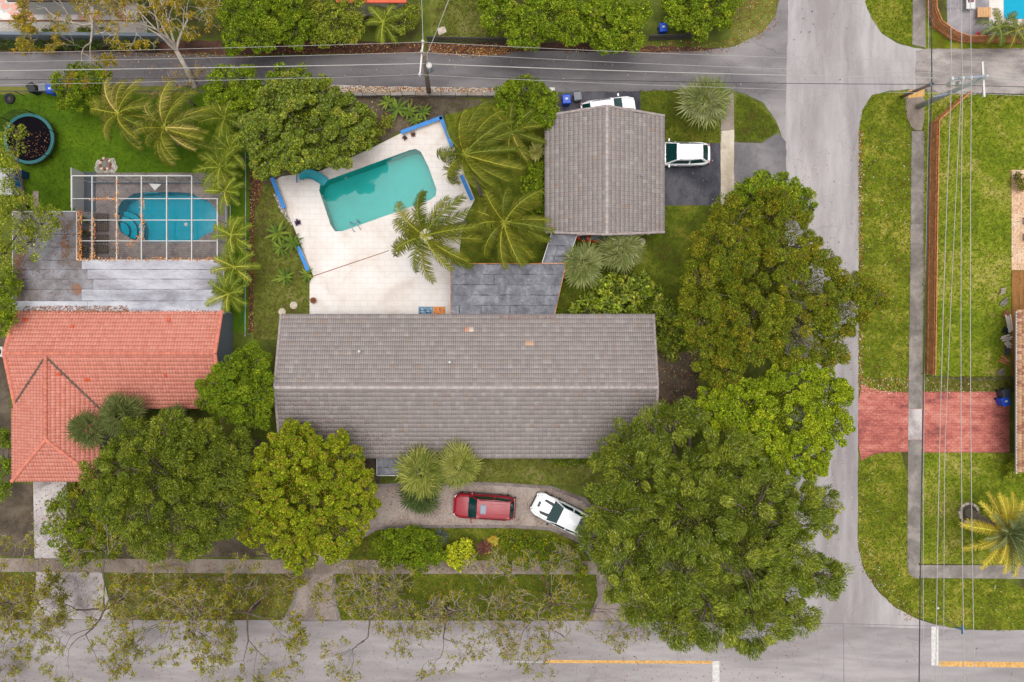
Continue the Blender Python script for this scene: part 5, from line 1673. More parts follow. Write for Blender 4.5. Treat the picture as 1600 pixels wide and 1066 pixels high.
MB().tube([(-.2, .05, 0), (-.2, .05, 1.28)], .035, 8).build('post', MAT['white_paint'], hp)
MB().tube([(-.75, -.12, .12), (-.3, -.04, .18), (.35, -.06, .12)], .03, 7).build('arm', MAT['teal'], hp)
fl = thing('pool_float', 'small white round chlorine float on the curved pool', 'float', W(290, 350.5) + Vector((0, 0, -.1)))
MB().lathe([(.02, -.05), (.13, -.02), (.15, .03), (.1, .08), (.02, .1)], (0, 0, 0), 14).build('body', MAT['white_paint'], fl, True)
MB().lathe([(.04, .1), (.04, .14), (.01, .15)], (0, 0, 0), 10).build('cap', MAT['insul'], fl, True)

# ------------------------------------------------------------------ trampoline and play things
tr = thing('trampoline', 'round trampoline with teal padding and leaf strewn black mat', 'trampoline', W(55, 221))
R = 1.95
ring = [(R * math.cos(2 * math.pi * k / 40), R * math.sin(2 * math.pi * k / 40)) for k in range(40)]
inn = [(x * .89, y * .89) for x, y in ring]
MB().sheet(inn, .80).build('mat', MAT['tramp_mat'], tr)
MB().prism(ring, .79, .86, [[(x * .88, y * .88) for x, y in ring]]).build('pad', MAT['tramp_teal'], tr)
for k in range(6):
    a = 2 * math.pi * k / 6 + .3
    MB().tube([(R * math.cos(a), R * math.sin(a), 0), (R * math.cos(a), R * math.sin(a), 2.0)], .03, 7).build('pole', MAT['black'], tr)
MB().tube([(R * 1.0 * math.cos(2 * math.pi * k / 40), R * 1.0 * math.sin(2 * math.pi * k / 40), .76) for k in range(41)], .03, 6).build('frame', MAT['black'], tr)
v = [(x * 1.01, y * 1.01, .85) for x, y in ring[8:21]] + [(x * 1.01, y * 1.01, 1.95) for x, y in ring[8:21]]
MB().add(v, [(i, i + 1, i + 14, i + 13) for i in range(12)]).build('safety_net', screen_mat('net', C(40, 40, 44), .35), tr)
ph = thing('playhouse', 'white and blue playhouse half under the left edge tree', 'playhouse', W(18, 290))
MB().box((0, 0, .75), (1.9, 1.6, 1.5)).build('wall', MAT['white_paint'], ph)
MB().add([(-1.1, -1, 1.5), (1.1, -1, 1.5), (1.1, 1, 1.5), (-1.1, 1, 1.5), (-1.1, 0, 2.2), (1.1, 0, 2.2)], [(0, 1, 5, 4), (2, 3, 4, 5), (0, 4, 3), (1, 2, 5), (3, 2, 1, 0)]).build('roof', plain('white_plastic_roof', C(206, 208, 214), .5), ph)
MB().box((.95, .1, .6), (.06, .6, 1.1)).build('door', MAT['blue_wall'], ph)
MB().box((1.15, .75, .5), (.5, .5, 1.0)).build('slide', plain('navy_plastic', C(18, 62, 110), .4), ph)
tag(MB().prism(xy([(52, 299), (61, 299), (61, 331), (52, 331)]), 0, .06).build('slab_path', MAT['walk_warm']), 'short pale concrete slab by the playhouse', 'slab')
fp = thing('fire_ring', 'small ring of pale stones with ashes on the deep green lawn', 'fire pit', W(165, 257))
rs = random.Random(3)
for k in range(11):
    a = 2 * math.pi * k / 11
    MB().lathe([(.02, 0), (.11, .03), (.12, .1), (.07, .16), (.01, .17)], (math.cos(a) * .42 + rs.uniform(-.05, .05), math.sin(a) * .42 + rs.uniform(-.05, .05), .01), 7).build('stone', MAT['stone_pale' if k % 2 else 'pot'], fp)
MB().lathe([(.5, .012), (.4, .04), (.1, .07), (.0, .08)], (0, 0, 0), 14).build('ash', MAT['walk'], fp)
tag(MB().sheet(xy(wobble([(152, 250), (178, 247), (184, 262), (178, 272), (152, 272), (147, 262)], 1.5, 3, 4)), .016).build('bare_patch', MAT['gravel_pale']), 'worn sandy patch around the fire ring', None, None, 'structure')

# ------------------------------------------------------------------ wheelie bins
def bin_(name, label, at, matn, rz=0.0, lidm=None, s=1.0, group=None):
    t = thing(name, label, 'bin', W(*at), rz, group)
    MB().rbox((0, 0, .48 * s), (.5 * s, .56 * s, .86 * s), .06, taper=1.12).build('body', MAT[matn], t)
    ld_ = MB().rbox((0, 0, .96 * s), (.60 * s, .68 * s, .1 * s), .045).build('lid', MAT[lidm or matn], t)
    MB().box((0, 0.02, 1.012 * s), (.2 * s, .14 * s, .006)).build('lid_label', MAT['white_paint'] if matn == 'blue_bin' else MAT[matn], ld_)
    MB().tube([(-.24 * s, .36 * s, .94 * s), (.24 * s, .36 * s, .94 * s)], .02, 6).build('handle', MAT['black'], t)
    for sx in (-.27, .27):
        MB().lathe([(.1, -.025), (.1, .025)], (0, 0, 0), 12, 'Y').build('wheel', MAT['rubber'], t, loc=(sx * s, .24 * s, .1), rot=(0, 0, math.pi / 2))
    return t


bin_('recycling_bin', 'blue wheelie bin among shrubs north of the alley', (1033, 50), 'blue_bin', .1)
bin_('recycling_bin.001', 'blue wheelie bin behind the garage beside a grey one', (884, 161), 'blue_bin', .05, s=1.05)
bin_('rubbish_bin', 'grey wheelie bin behind the garage beside the blue one', (901, 156), 'grey_bin', .15)
bin_('rubbish_bin.001', 'tipped black bin near the trampoline beside the alley', (60, 143), 'black', .5)
bin_('rubbish_bin.002', 'pale grey bin between the black and blue bins left', (77, 142), 'grey_bin', .1)
bin_('recycling_bin.002', 'blue bin at the left alley edge next to bush', (89, 145), 'blue_bin', .0)
bin_('recycling_bin.003', 'blue bin on the red driveway pad', (1560, 626), 'blue_bin', .35)
bin_('rubbish_bin.003', 'slate grey bin behind the blue bin on the red driveway', (1561, 614), 'darkbin', .2)
bx_ = thing('utility_box', 'white utility box at the alley edge near the garage', 'utility box', W(862, 145))
MB().rbox((0, 0, .4), (.42, .34, .8), .03).build('cabinet', MAT['white_paint'], bx_)
MB().box((-.28, .02, .3), (.08, .1, .6)).build('pipe_marker', plain('red_marker', C(196, 60, 70), .5), bx_)
tw2 = thing('toppled_tyre', 'dark toppled tyre in the corner of the deep green lawn', 'tyre', W(16, 155))
MB().lathe([(.2, .02), (.38, .02), (.42, .1), (.38, .2), (.2, .2), (.2, .03)], (0, 0, 0), 20).build('tread', MAT['rubber'], tw2, True)
MB().lathe([(.19, .05), (.19, .12), (.05, .14)], (0, 0, 0), 14).build('hub', MAT['dark_wood'], tw2, True)

# ------------------------------------------------------------------ stones, mats and small yard things
for i, (px, py, r, lb) in enumerate(((459, 477, .29, 'pale round stepping stone nearest the pale deck'), (441, 487.5, .29, 'pale round stepping stone tucked by the roof corner'), (1013, 362, .27, 'round stepping stone right of the garage gable'),
                                     (1003, 378, .27, 'round stepping stone by the fan palm beside the garage'), (1003, 363, .24, 'shaded round stepping stone closest to the garage wall'), (937, 392, .2, 'round reddish stepping stone between the two fan palms'))):
    s = thing('stepping_stone', lb, 'stepping stone', W(px, py), i * .7, 'round stepping stones')
    mt = 'stone_pale' if i != 5 else 'pot'
    MB().lathe([(r, 0), (r, .05), (r * .94, .06), (r * .62, .06)], (0, 0, 0), 22).build('rim', MAT[mt], s)
    MB().lathe([(r * .6, .055), (r * .56, .066), (r * .3, .066), (r * .1, .07)], (0, 0, 0), 18).build('relief', MAT[mt], s)
mat_ = thing('outdoor_mat', 'blue and orange patterned mat at the house edge', 'mat', W(675, 487))
rq = random.Random(12)
def mat_piece(x0, x1, base, spots):
    MB().box(((x0 + x1) / 2, 0, .06), (x1 - x0, .75, .012)).build('panel', MAT[base], mat_)
    for k in range(16):
        cx_, cy_ = rq.uniform(x0 + .1, x1 - .1), rq.uniform(-.3, .3)
        r = rq.uniform(.05, .1)
        pl = [(cx_ + r * math.cos(a) * rq.uniform(.5, 1.3), cy_ + r * math.sin(a) * rq.uniform(.5, 1.3)) for a in np.arange(0, 6.2, .9)]
        MB().prism(pl, .062, .07 + .0007 * k).build('motif', MAT[rq.choice(spots)], mat_)
MAT['matblue'] = plain('mat_blue', C(120, 158, 186), .9)
MAT['matnavy'] = plain('mat_navy', C(36, 66, 110), .9)
MAT['matorange'] = plain('mat_orange', C(240, 158, 82), .9)
MAT['matpale'] = plain('mat_pale', C(206, 214, 216), .9)
mat_piece(-1.05, .08, 'matblue', ('matnavy', 'matpale', 'matnavy'))
mat_piece(.1, 1.05, 'matorange', ('orange', 'matorange', 'pot'))
ky = thing('kayak', 'orange kayak end poking out below the garage eave', 'kayak', W(911, 371), -.25)
V, F = [], []
for i, (x, w, h) in enumerate(((-1.6, .02, .2), (-1.1, .26, .1), (-.4, .36, .05), (.4, .36, .05), (1.1, .24, .1), (1.6, .02, .2))):
    V += [(x, -w, h + .22), (x, -w * .6, h), (x, w * .6, h), (x, w, h + .22), (x, 0, h + .30)]
for i in range(5):
    for k in range(5):
        F.append((i * 5 + k, i * 5 + (k + 1) % 5, (i + 1) * 5 + (k + 1) % 5, (i + 1) * 5 + k))
MB().add(V, F).build('hull', MAT['orange'], ky, True)
MB().lathe([(.26, .30), (.3, .345), (.22, .35)], (0, 0, 0), 14).build('cockpit', MAT['black'], ky)
bnch = thing('storage_bench', 'long grey storage bench under the garage gable', 'bench', W(943, 371))
MB().rbox((0, 0, .25), (2.0, .5, .5), .03).build('box', MAT['darkbin'], bnch)
MB().rbox((0, 0, .53), (2.06, .56, .06), .03).build('lid', MAT['grey_bin'], bnch)
hose = thing('garden_hose', 'looped green garden hose beside the white downpipe', 'hose', W(368, 497))
MB().tube([(math.cos(a) * .55 * (1 + .05 * math.sin(3 * a)), math.sin(a) * .75, .05 + .01 * k) for k, a in enumerate(np.linspace(-1.2, 4.4, 34))] + [(-.3, -1.6, .05), (-.35, -2.4, .05)], .03, 6).build('tube', plain('hose_green', C(10, 128, 62), .5), hose)
MB().lathe([(.04, 0), (.05, .08), (.02, .14)], (-.35, -2.45, .05), 8).build('nozzle', MAT['steel'], hose)
dp = thing('downpipe', 'white bent downpipe at the patio roof corner', 'pipe', W(360, 489))
MB().tube([(-.25, .5, 2.3), (-.25, .5, 2.5), (.05, .45, 2.5), (.12, .0, 1.6), (.12, -.2, .3), (-.1, -.45, .08)], .05, 8).build('pipe', MAT['white_paint'], dp)
MB().box((.12, -.1, 1.0), (.16, .06, .05)).build('bracket', MAT['steel'], dp)
ac = thing('air_conditioner', 'white boxed air conditioner with round fan at the left edge', 'air conditioner', W(6, 549.5))
MB().rbox((0, 0, .42), (.85, .8, .84), .04).build('casing', MAT['white_paint'], ac)
MB().lathe([(.34, .845), (.34, .86), (.3, .86)], (0, 0, 0), 20).build('fan_grille', MAT['black'], ac)
for k in range(4):
    MB().box((.14 * math.cos(k * 1.57), .14 * math.sin(k * 1.57), .868), (.28, .07, .008), k * 1.57).build('blade', MAT['darkbin'], ac)
sd = thing('satellite_dish', 'pale blue satellite dish at the left edge by coral roof', 'dish', W(5, 569))
MB().tube([(0, 0, 0), (0, 0, 2.2), (.05, .1, 2.4)], .03, 7).build('mast', MAT['steel'], sd)
V, F = [], []
for i in range(4):
    r = .42 * i / 3
    for k in range(18):
        a = 2 * math.pi * k / 18
        V.append((r * math.cos(a) * 1.0, .1 + r * math.sin(a) * .72, 2.42 + .12 * (i / 3) ** 2 + r * math.sin(a) * .3))
for i in range(3):
    for k in range(18):
        F.append((i * 18 + k, i * 18 + (k + 1) % 18, (i + 1) * 18 + (k + 1) % 18, (i + 1) * 18 + k))
MB().add(V, F).build('reflector', plain('dish_blue', C(186, 214, 222), .4), sd, True)
MB().tube([(0, .35, 2.5), (.02, .5, 2.75)], .02, 6).build('feed_arm', MAT['white_paint'], sd)

# right edge patio
for i, (py, lb) in enumerate(((346, 'dark slatted chair on the terracotta patio, upper one'), (371, 'dark slatted chair on the terracotta patio, lower one'))):
    ch = thing('patio_chair', lb, 'chair', W(1599, py), 0, 'chairs on the terracotta patio')
    MB().rbox((.15, 0, .42), (.5, .5, .05), .02).build('seat', MAT['bark_dark'], ch)
    for k in range(5):
        MB().box((-.16, -.2 + .1 * k, .72), (.04, .06, .55)).build('slat', MAT['bark_dark'], ch)
    for sx in (-.08, .36):
        for sy in (-.22, .22):
            MB().box((sx, sy, .2), (.04, .04, .4)).build('leg', MAT['black'], ch)
tbl = thing('patio_table', 'white table on the grey slab deck with cloths on top', 'table', W(1508.5, 6))
MB().rbox((0, 0, .72), (.7, 1.4, .05), .03).build('table_top', MAT['white_paint'], tbl)
for sx in (-.28, .28):
    for sy in (-.6, .6):
        MB().box((sx, sy, .35), (.05, .05, .7)).build('leg', MAT['steel'], tbl)
ct = thing('folded_towel', 'dark folded towel with pinkish edge on the white table', 'towel', W(1508.5, 5) + Vector((0, 0, .75)), .12)
MB().rbox((0, .05, .03), (.5, .28, .06), .02).build('cloth', MAT['darkbin'], ct)
MB().rbox((-.02, -.18, .02), (.46, .14, .04), .02).build('edge', plain('dull_pink', C(150, 96, 108), .9), ct)
tb2 = thing('wooden_table', 'square peach coloured wooden table on the grey slab deck', 'table', W(1532.5, 23))
MAT['peach'] = plain('peach_wood', C(222, 172, 120), .7, var=.15)
for k in range(5):
    MB().rbox((-.42 + .21 * k, 0, .45), (.2, .78, .04), .01).build('plank', MAT['peach'], tb2)
for sx in (-.45, .45):
    for sy in (-.32, .32):
        MB().box((sx, sy, .21), (.06, .06, .43)).build('leg', MAT['peach'], tb2)
fb = thing('flower_pot', 'small pot of pink flowers by the curved fence', 'flower pot', W(1526, 55))
MB().lathe([(.1, 0), (.15, .2), (.13, .2)], (0, 0, 0), 12).build('pot', MAT['pot'], fb)
for k in range(7):
    a = k * .9
    MB().lathe([(.0, 0), (.06, .03), (.07, .06), (.02, .08)], (math.cos(a) * .13, math.sin(a) * .13, .2), 7).build('flower', plain('pink_flower%d' % k, C(226, 70, 110), .7) if k == 0 else bpy.data.materials['pink_flower0'], fb)
# timber and stone clutter by the deck
rj = random.Random(21)
for i, (px, py, ln_, rz, mt, lb) in enumerate(((1566, 455, .5, .2, 'walk_warm', 'small grey rubble lump near the terracotta patio'), (1572, 490, .8, 1.2, 'pot', 'reddish brick heap beside the brown deck'), (1570, 517, .7, .9, 'black', 'black plastic scrap between pale planks'), (1574, 538, .6, 2.2, 'stone_pale', 'short pale plank below the broken frame'), (1568, 473, .7, .5, 'walk', 'grey block leaning near the timber deck top'), (1576, 505, 1.4, 1.6, 'stone_pale', 'long pale plank upright beside the brown deck'), (1572, 528, .9, .2, 'stone_pale', 'pale broken plank frame by the brown deck'),
                                               (1573, 548, .8, 1.5, 'dark_wood', 'dark timber offcut beside the brown deck'), (1568, 563, .9, -.3, 'wood', 'reddish log pile end beside the brown deck'), (1562, 582, .6, .4, 'walk_warm', 'grey rubble lump at the lower wire fence'))):
    t = thing('timber_scrap' if 'lump' not in lb and 'block' not in lb else 'rubble_block', lb, 'debris', W(px, py), rz)
    for k in range(3):
        MB().rbox((rj.uniform(-.08, .08), -.16 + .16 * k, .06 + .03 * k), (ln_ * rj.uniform(.7, 1.05), .13, .08), .015, rj.uniform(-.25, .25)).build('piece', MAT[mt], t)
sg = thing('street_sign', 'blue street name sign on a thin post at the corner verge', 'sign', W(1473, 964))
MB().tube([(0, 0, 0), (0, 0, 2.6)], .03, 7).build('post', MAT['steel'], sg)
MB().box((0, 0, 2.45), (.7, .03, .2)).build('blade', plain('sign_blue', C(60, 130, 180), .4), sg)
MB().box((0, 0, 2.68), (.03, .7, .2)).build('blade', bpy.data.materials['sign_blue'], sg)
wm = thing('valve_cover', 'small white valve marker in the corner verge', 'valve cover', W(1465, 950))
MB().lathe([(.09, 0), (.09, .08), (.05, .1)], (0, 0, 0), 10).build('cap', MAT['white_paint'], wm)
MB().lathe([(.13, 0), (.13, .03)], (0, 0, 0), 10).build('collar', MAT['walk'], wm)
cr_ = thing('cloth_scrap', 'pale crumpled cloth lying on the patchy top lawn', 'cloth', W(690, 48), .5)
MB().add([(-.35, -.25, .03), (.3, -.3, .06), (.38, .22, .02), (-.25, .3, .05), (0, 0, .16), (.15, .02, .05)], [(0, 1, 4), (1, 5, 4), (1, 2, 5), (2, 3, 4), (2, 4, 5), (3, 0, 4)]).build('fold', MAT['stone_pale'], cr_)

pr = thing('stone_ring', 'pale round stone edging at the foot of the date palm', 'edging', W(1513, 801))
for k in range(14):
    a = 2 * math.pi * k / 14
    MB().rbox((math.cos(a) * .72, math.sin(a) * .72, .08), (.2, .3, .16), .03, a).build('stone', MAT['stone_pale' if k % 3 else 'walk_warm'], pr)
MB().lathe([(.64, .02), (.62, .05), (.1, .06)], (0, 0, 0), 18).build('soil', MAT['soil'], pr)

# ------------------------------------------------------------------ poles and wires
def sag_wire(name, label, pts, sag, r, mat, group=None):
    """pts: world points; each span a catenary"""
    t0 = Vector(pts[0])
    out = []
    for a, b in zip(pts[:-1], pts[1:]):
        a, b = Vector(a), Vector(b)
        n = max(6, int((b - a).length / 2.5))
        for k in range(n):
            s = k / n
            p = a.lerp(b, s)
            p.z -= 4 * sag * s * (1 - s)
            out.append(p - t0)
    out.append(Vector(pts[-1]) - t0)
    o = MB().tube(out, r, 5).build(name, MAT[mat], None, True, t0)
    return tag(o, label, 'wire', group)


ua = thing('utility_pole', 'wooden utility pole with round transformer above the alley', 'utility pole', W(670.5, 147))
tp = W(662, 84, 8.6) - ua.location
MB().tube([(0, 0, -.1), tp * .5, tp], [.19, .16, .13], 10).build('pole', MAT['pole_wood'], ua, True)
A0, A1 = W(661, 66, 8.4) - ua.location, W(656, 119, 8.4) - ua.location
d = A1 - A0
MB().box((A0 + A1) / 2, (d.length, .1, .12), math.atan2(d.y, d.x)).build('crossarm', MAT['insul'], ua)
for s in (.0, .3, .98):
    q = A0.lerp(A1, s)
    MB().lathe([(.09, .05), (.11, .12), (.07, .18), (.1, .24), (.04, .3)], q, 10).build('insulator', MAT['insul'], ua)
q = W(671.5, 106, 7.2) - ua.location
MB().lathe([(.20, -.5), (.22, -.45), (.22, .4), (.2, .45), (.05, .5)], q, 18).build('transformer', MAT['steel'], ua, True)
MB().lathe([(.215, .455), (.2, .5), (.02, .54)], q, 18).build('transformer_lid', MAT['insul'], ua, True)
MB().tube([q + Vector((.0, 0, .3)), (tp * .84)], .04, 6).build('bracket', MAT['steel'], ua)
ALL = 'overhead lines along the alley'
def wpts(*p):
    return [W(x, y, z) for x, y, z in p]
sag_wire('power_line', 'topmost thin wire over the alley hedge side', wpts((-700, 92, 8.4), (661, 66, 8.7), (1536, 97, 8.4), (2100, 110, 8.4)), .5, .014, 'wire', ALL)
sag_wire('power_line.001', 'second thin wire over the upper alley lane', wpts((-700, 104, 8.4), (660, 82, 8.7), (1536, 116, 8.4), (2100, 126, 8.4)), .5, .014, 'wire', ALL)
sag_wire('power_line.002', 'thick pale cable over the middle of the alley', wpts((-700, 116, 7.0), (661, 99.5, 7.2), (1520, 123, 7.2), (2100, 132, 7.2)), .4, .035, 'wire', ALL)
sag_wire('power_line.003', 'lowest thin wire along the lower alley edge', wpts((-700, 142, 8.4), (656, 117, 8.7), (1537, 147, 8.4), (2100, 156, 8.4)), .5, .014, 'wire', ALL)
sag_wire('power_line.004', 'dark thin cable over the lower alley edge', wpts((-700, 126, 6.2), (665, 118, 6.4), (1454, 132, 6.2), (2100, 140, 6.2)), .4, .022, 'cable', ALL)
sag_wire('service_line', 'pale service drop slanting up from the transformer', wpts((668, 99, 7.3), (667, 85, 6.9), (701, 0, 5.2), (712, -40, 5.0)), .12, .028, 'wire')
sag_wire('service_line.001', 'pale wire rising straight up from the crossarm', wpts((661, 66, 8.5), (657, -40, 6.5)), .1, .028, 'wire')

ub = thing('utility_pole.001', 'tall grey concrete utility pole leaning across the lane corner', 'utility pole', W(1434, 167))
tp = W(1543, 119, 9.2) - ub.location
MB().tube([(0, 0, -.1), tp * .5, tp], [.22, .17, .12], 10).build('pole', MAT['concrete'], ub, True)
A0, A1 = W(1534.5, 97, 8.6) - ub.location, W(1537.5, 152, 8.6) - ub.location
d = A1 - A0
MB().box((A0 + A1) / 2, (d.length, .13, .14), math.atan2(d.y, d.x)).build('crossarm', MAT['insul'], ub)
A0, A1 = W(1483, 124, 8.2) - ub.location, W(1545, 119, 9.0) - ub.location
MB().tube([A0, A1], [.08, .10], 8).build('arm', MAT['steel'], ub)
for px, py in ((1487, 123), (1503, 122.5), (1517, 121.5)):
    q = W(px, py, 8.6) - ub.location
    MB().lathe([(.08, -.2), (.14, -.1), (.09, 0), (.14, .08), (.05, .16)], q, 10).build('insulator', MAT['insul'], ub)
for px, py in ((1486, 131), (1499, 130)):
    q = W(px, py, 7.6) - ub.location
    MB().rbox(q, (.34, .3, .6), .05).build('cutout_box', MAT['insul'], ub)
    MB().tube([q, W(px + 3, py - 7, 8.3) - ub.location], .025, 5).build('strut', MAT['steel'], ub)
A0, A1 = W(1458, 151, 5.6) - ub.location, W(1480, 147, 6.0) - ub.location
MB().tube([A0, A1], .09, 7).build('bracket', MAT['steel'], ub)
up2 = thing('utility_pole.002', 'thin weathered wooden pole beside the concrete one', 'utility pole', W(1409, 151))
tp2 = W(1455, 132, 6.4) - up2.location
MB().tube([(0, 0, -.1), tp2], [.13, .1], 9).build('pole', MAT['pole_wood'], up2, True)
MB().lathe([(.13, -.1), (.16, 0), (.16, .08), (.05, .14)], tp2, 14).build('cap', MAT['grey_bin'], up2, True)
MB().lathe([(.05, .15), (.06, .2)], tp2, 10).build('bolt', MAT['black'], up2)
VG = 'overhead lines above the side lawn'
sag_wire('power_line.005', 'pale wire leftmost of the bright group over the side lawn', wpts((1490, -500, 8.4), (1487, 123, 8.8), (1462, 1070, 8.4), (1455, 1500, 8.4)), .3, .024, 'wire', VG)
sag_wire('power_line.006', 'pale wire third from the right over the side lawn', wpts((1506, -500, 8.4), (1503, 122, 8.8), (1476, 720, 8.2), (1475, 1500, 8.4)), .1, .02, 'wire', VG)
sag_wire('power_line.007', 'pale wire second from the right over the side lawn', wpts((1504, -500, 8.4), (1504, 122, 8.9), (1507, 1070, 8.4), (1510, 1500, 8.4)), .3, .024, 'wire', VG)
sag_wire('power_line.008', 'rightmost pale wire over the side lawn', wpts((1521, -500, 8.4), (1518, 121, 8.9), (1523, 1070, 8.4), (1526, 1500, 8.4)), .3, .024, 'wire', VG)
sag_wire('power_line.009', 'dark cable following the sidewalk', wpts((1461, -500, 6.0), (1456, 132, 6.3), (1436, 1070, 6.0), (1430, 1500, 6.0)), .25, .04, 'cable', VG)
sag_wire('power_line.010', 'thin pale wire beside the dark sidewalk cable', wpts((1455, -500, 5.8), (1452, 134, 6.1), (1443, 1070, 5.8), (1440, 1500, 5.8)), .3, .022, 'wire', VG)

# ------------------------------------------------------------------ cars
def paint(name, col, rough=0.28, coat=0.6, flake=0.05):
    m, nt, b = new_mat(name)
    b.inputs['Base Color'].default_value = tuple(col) + (1,)
    b.inputs['Roughness'].default_value = rough
    b.inputs['Coat Weight'].default_value = coat
    b.inputs['Coat Roughness'].default_value = 0.08
    nz = nt.nodes.new('ShaderNodeTexNoise')
    nz.inputs['Scale'].default_value = 3.0
    nz.inputs['Detail'].default_value = 4
    rp = nt.nodes.new('ShaderNodeMapRange')
    rp.inputs[3].default_value = rough - .06
    rp.inputs[4].default_value = rough + .14
    nt.links.new(nz.outputs['Fac'], rp.inputs[0])
    nt.links.new(rp.outputs[0], b.inputs['Roughness'])
    return m


MAT['red_paint'] = paint('red_paint', C(162, 8, 36), .42, .15)
MAT['white_car'] = paint('white_car_paint', (.74, .74, .75))
MAT['car_glass'] = plain('car_glass', C(16, 62, 60), 0.05, spec=0.7, var=0.05)
MAT['roof_glass'] = plain('sunroof_glass', C(44, 70, 104), 0.08, spec=0.7, var=0.05)
MAT['rim'] = plain('alloy', C(190, 190, 192), 0.35, metal=0.6, var=.05)
MAT['lamp_clear'] = plain('lamp_clear', C(206, 212, 216), 0.15, spec=.6, var=.03)
MAT['lamp_red'] = plain('lamp_red', C(150, 16, 22), 0.2, spec=.6, var=.03)
MAT['trim'] = plain('trim_black', C(30, 30, 32), 0.5, var=.05)


def car(name, label, at, rz, L, Wd, H, pm, hood, cabin, belt, roofw=.76, sport=False, rails=False, sunroof=False, group=None):
    """car along +X (nose at +X). hood: length of bonnet; cabin: (windscreen base, roof front, roof rear, glass rear base) as x from the nose"""
    t = thing(name, label, 'car', W(*at), rz, group)
    h2, w2 = L / 2, Wd / 2
    zb = .22
    # lower body: lofted sections from nose to tail
    st = []
    xs = [0, .05, .16, .28, .4, .55, .8, hood * .75, hood, hood + .3, cabin[1], (cabin[1] + cabin[2]) / 2, cabin[2], cabin[3], L - .7, L - .5, L - .35, L - .22, L - .12, L - .04, L]
    xs = sorted(set(round(x, 3) for x in xs if 0 <= x <= L))
    for x in xs:
        f = x / L
        nose = min(1, (x + .02) / .55) ** .5 if x < .55 else 1
        tail = min(1, (L - x + .03) / .7) ** .5 if x > L - .7 else 1
        w = w2 * (.60 + .40 * nose) * (.66 + .34 * tail)
        if x < hood:
            zt = belt - (belt * .30 if sport else belt * .20) * (1 - x / hood) ** 1.6 - (.16 if x < .06 else 0)
        else:
            zt = belt + .03 * math.sin(math.pi * min(1, (x - hood) / (L - hood)))
        if x > L - .15: zt -= .10
        zbb = zb + (.12 if x < .1 or x > L - .08 else 0)
        st.append((x, w, zbb, zt))
    V, F = [], []
    cs = [(.90, 0.0), (1.0, .22), (1.0, .60), (.975, .82), (.90, .95), (.72, 1.0), (.38, 1.02), (0, 1.03)]
    prof = cs + [(-a, b) for a, b in reversed(cs[:-1])]
    for x, w, z0, z1 in st:
        for a, b in prof:
            V.append((h2 - x, a * w, z0 + (z1 - z0) * b))
    m = len(prof)
    for i in range(len(st) - 1):
        for k in range(m - 1):
            F.append((i * m + k, i * m + k + 1, (i + 1) * m + k + 1, (i + 1) * m + k))
        F.append((i * m + m - 1, i * m, (i + 1) * m, (i + 1) * m + m - 1))
    F.append(tuple(range(m)))
    F.append(tuple(reversed(range((len(st) - 1) * m, len(st) * m))))
    body = MB().add(V, F).build('body', MAT[pm], t, True)
    # greenhouse
    wb, wr = w2 * .90, w2 * roofw
    x0, x1, x2, x3 = (h2 - c for c in cabin)
    zr = H
    zbt = belt - .02
    # roof panel, crowned
    V, F, n = [], [], 6
    for i in range(n + 1):
        s = i / n
        x = x1 + (x2 - x1) * s
        for k in range(7):
            u = -1 + k / 3
            V.append((x, u * wr * (1 - .05 * (1 - s) ** 2 - .10 * s ** 3), zr - .06 * u * u - .05 * (2 * s - 1) ** 2))
    for i in range(n):
        for k in range(6):
            F.append((i * 7 + k, i * 7 + k + 1, (i + 1) * 7 + k + 1, (i + 1) * 7 + k))
    roof = MB().add(V, F).build('roof', MAT[pm], t, True)
    zr_e = zr - .10
    def pane(nm, q, inset=.0, mat='car_glass', bow=0.0):
        q = [Vector(p) for p in q]
        c = sum(q, Vector()) / 4
        q = [p.lerp(c, inset) for p in q]
        vs, fs = [], []
        nrm = (q[1] - q[0]).cross(q[3] - q[0]).normalized()
        for i in range(5):
            for k in range(5):
                a, b = i / 4, k / 4
                p = q[0].lerp(q[1], a).lerp(q[3].lerp(q[2], a), b)
                vs.append(p + nrm * bow * (1 - (2 * a - 1) ** 2) * .5)
        for i in range(4):
            for k in range(4):
                fs.append((i * 5 + k, (i + 1) * 5 + k, (i + 1) * 5 + k + 1, i * 5 + k + 1))
        return MB().add(vs, fs).build(nm, MAT[mat], t, True)
    # pillars / cabin shell just inside the glass
    sh = [(x0, -wb, zbt), (x0, wb, zbt), (x3, wb * .86, zbt), (x3, -wb * .86, zbt), (x1, -wr * .98, zr - .07), (x1, wr * .98, zr - .07), (x2, wr * .86, zr - .08), (x2, -wr * .86, zr - .08)]
    MB().add(sh, [(0, 4, 5, 1), (2, 6, 7, 3), (0, 3, 7, 4), (1, 5, 6, 2), (4, 7, 6, 5)]).build('pillars', MAT[pm], t)
    e = .012
    pane('windscreen', [(x0 + e, -wb * .97, zbt + .03), (x0 + e, wb * .97, zbt + .03), (x1 + e, wr * .95, zr_e + .04), (x1 + e, -wr * .95, zr_e + .04)], .03, bow=.06)
    pane('rear_window', [(x3 - e, wb * .82, zbt + .03), (x3 - e, -wb * .82, zbt + .03), (x2 - e, -wr * .82, zr_e + .04), (x2 - e, wr * .82, zr_e + .04)], .08, bow=.04)
    for s in (-1, 1):
        xm = (x1 + x2) / 2 - .05
        ws, wt = (wb + e) * s, (wr * .98 + e) * s
        for xa, xb, xc, xd in ((x0 - .22, xm + .04, xm + .04, x1 - .04), (xm - .04, x3 + .2, x2 + .06, xm - .04)):
            q = [(xa, ws, zbt + .05), (xb, ws, zbt + .05), (xc, wt * 1.02, zr - .15), (xd, wt * 1.02, zr - .15)]
            if s > 0: q = [q[1], q[0], q[3], q[2]]
            if xb < x2: q = [(p[0], p[1] * (.89 if p[0] < xm - .3 else 1), p[2]) for p in q]
            pane('side_window', q, .04)
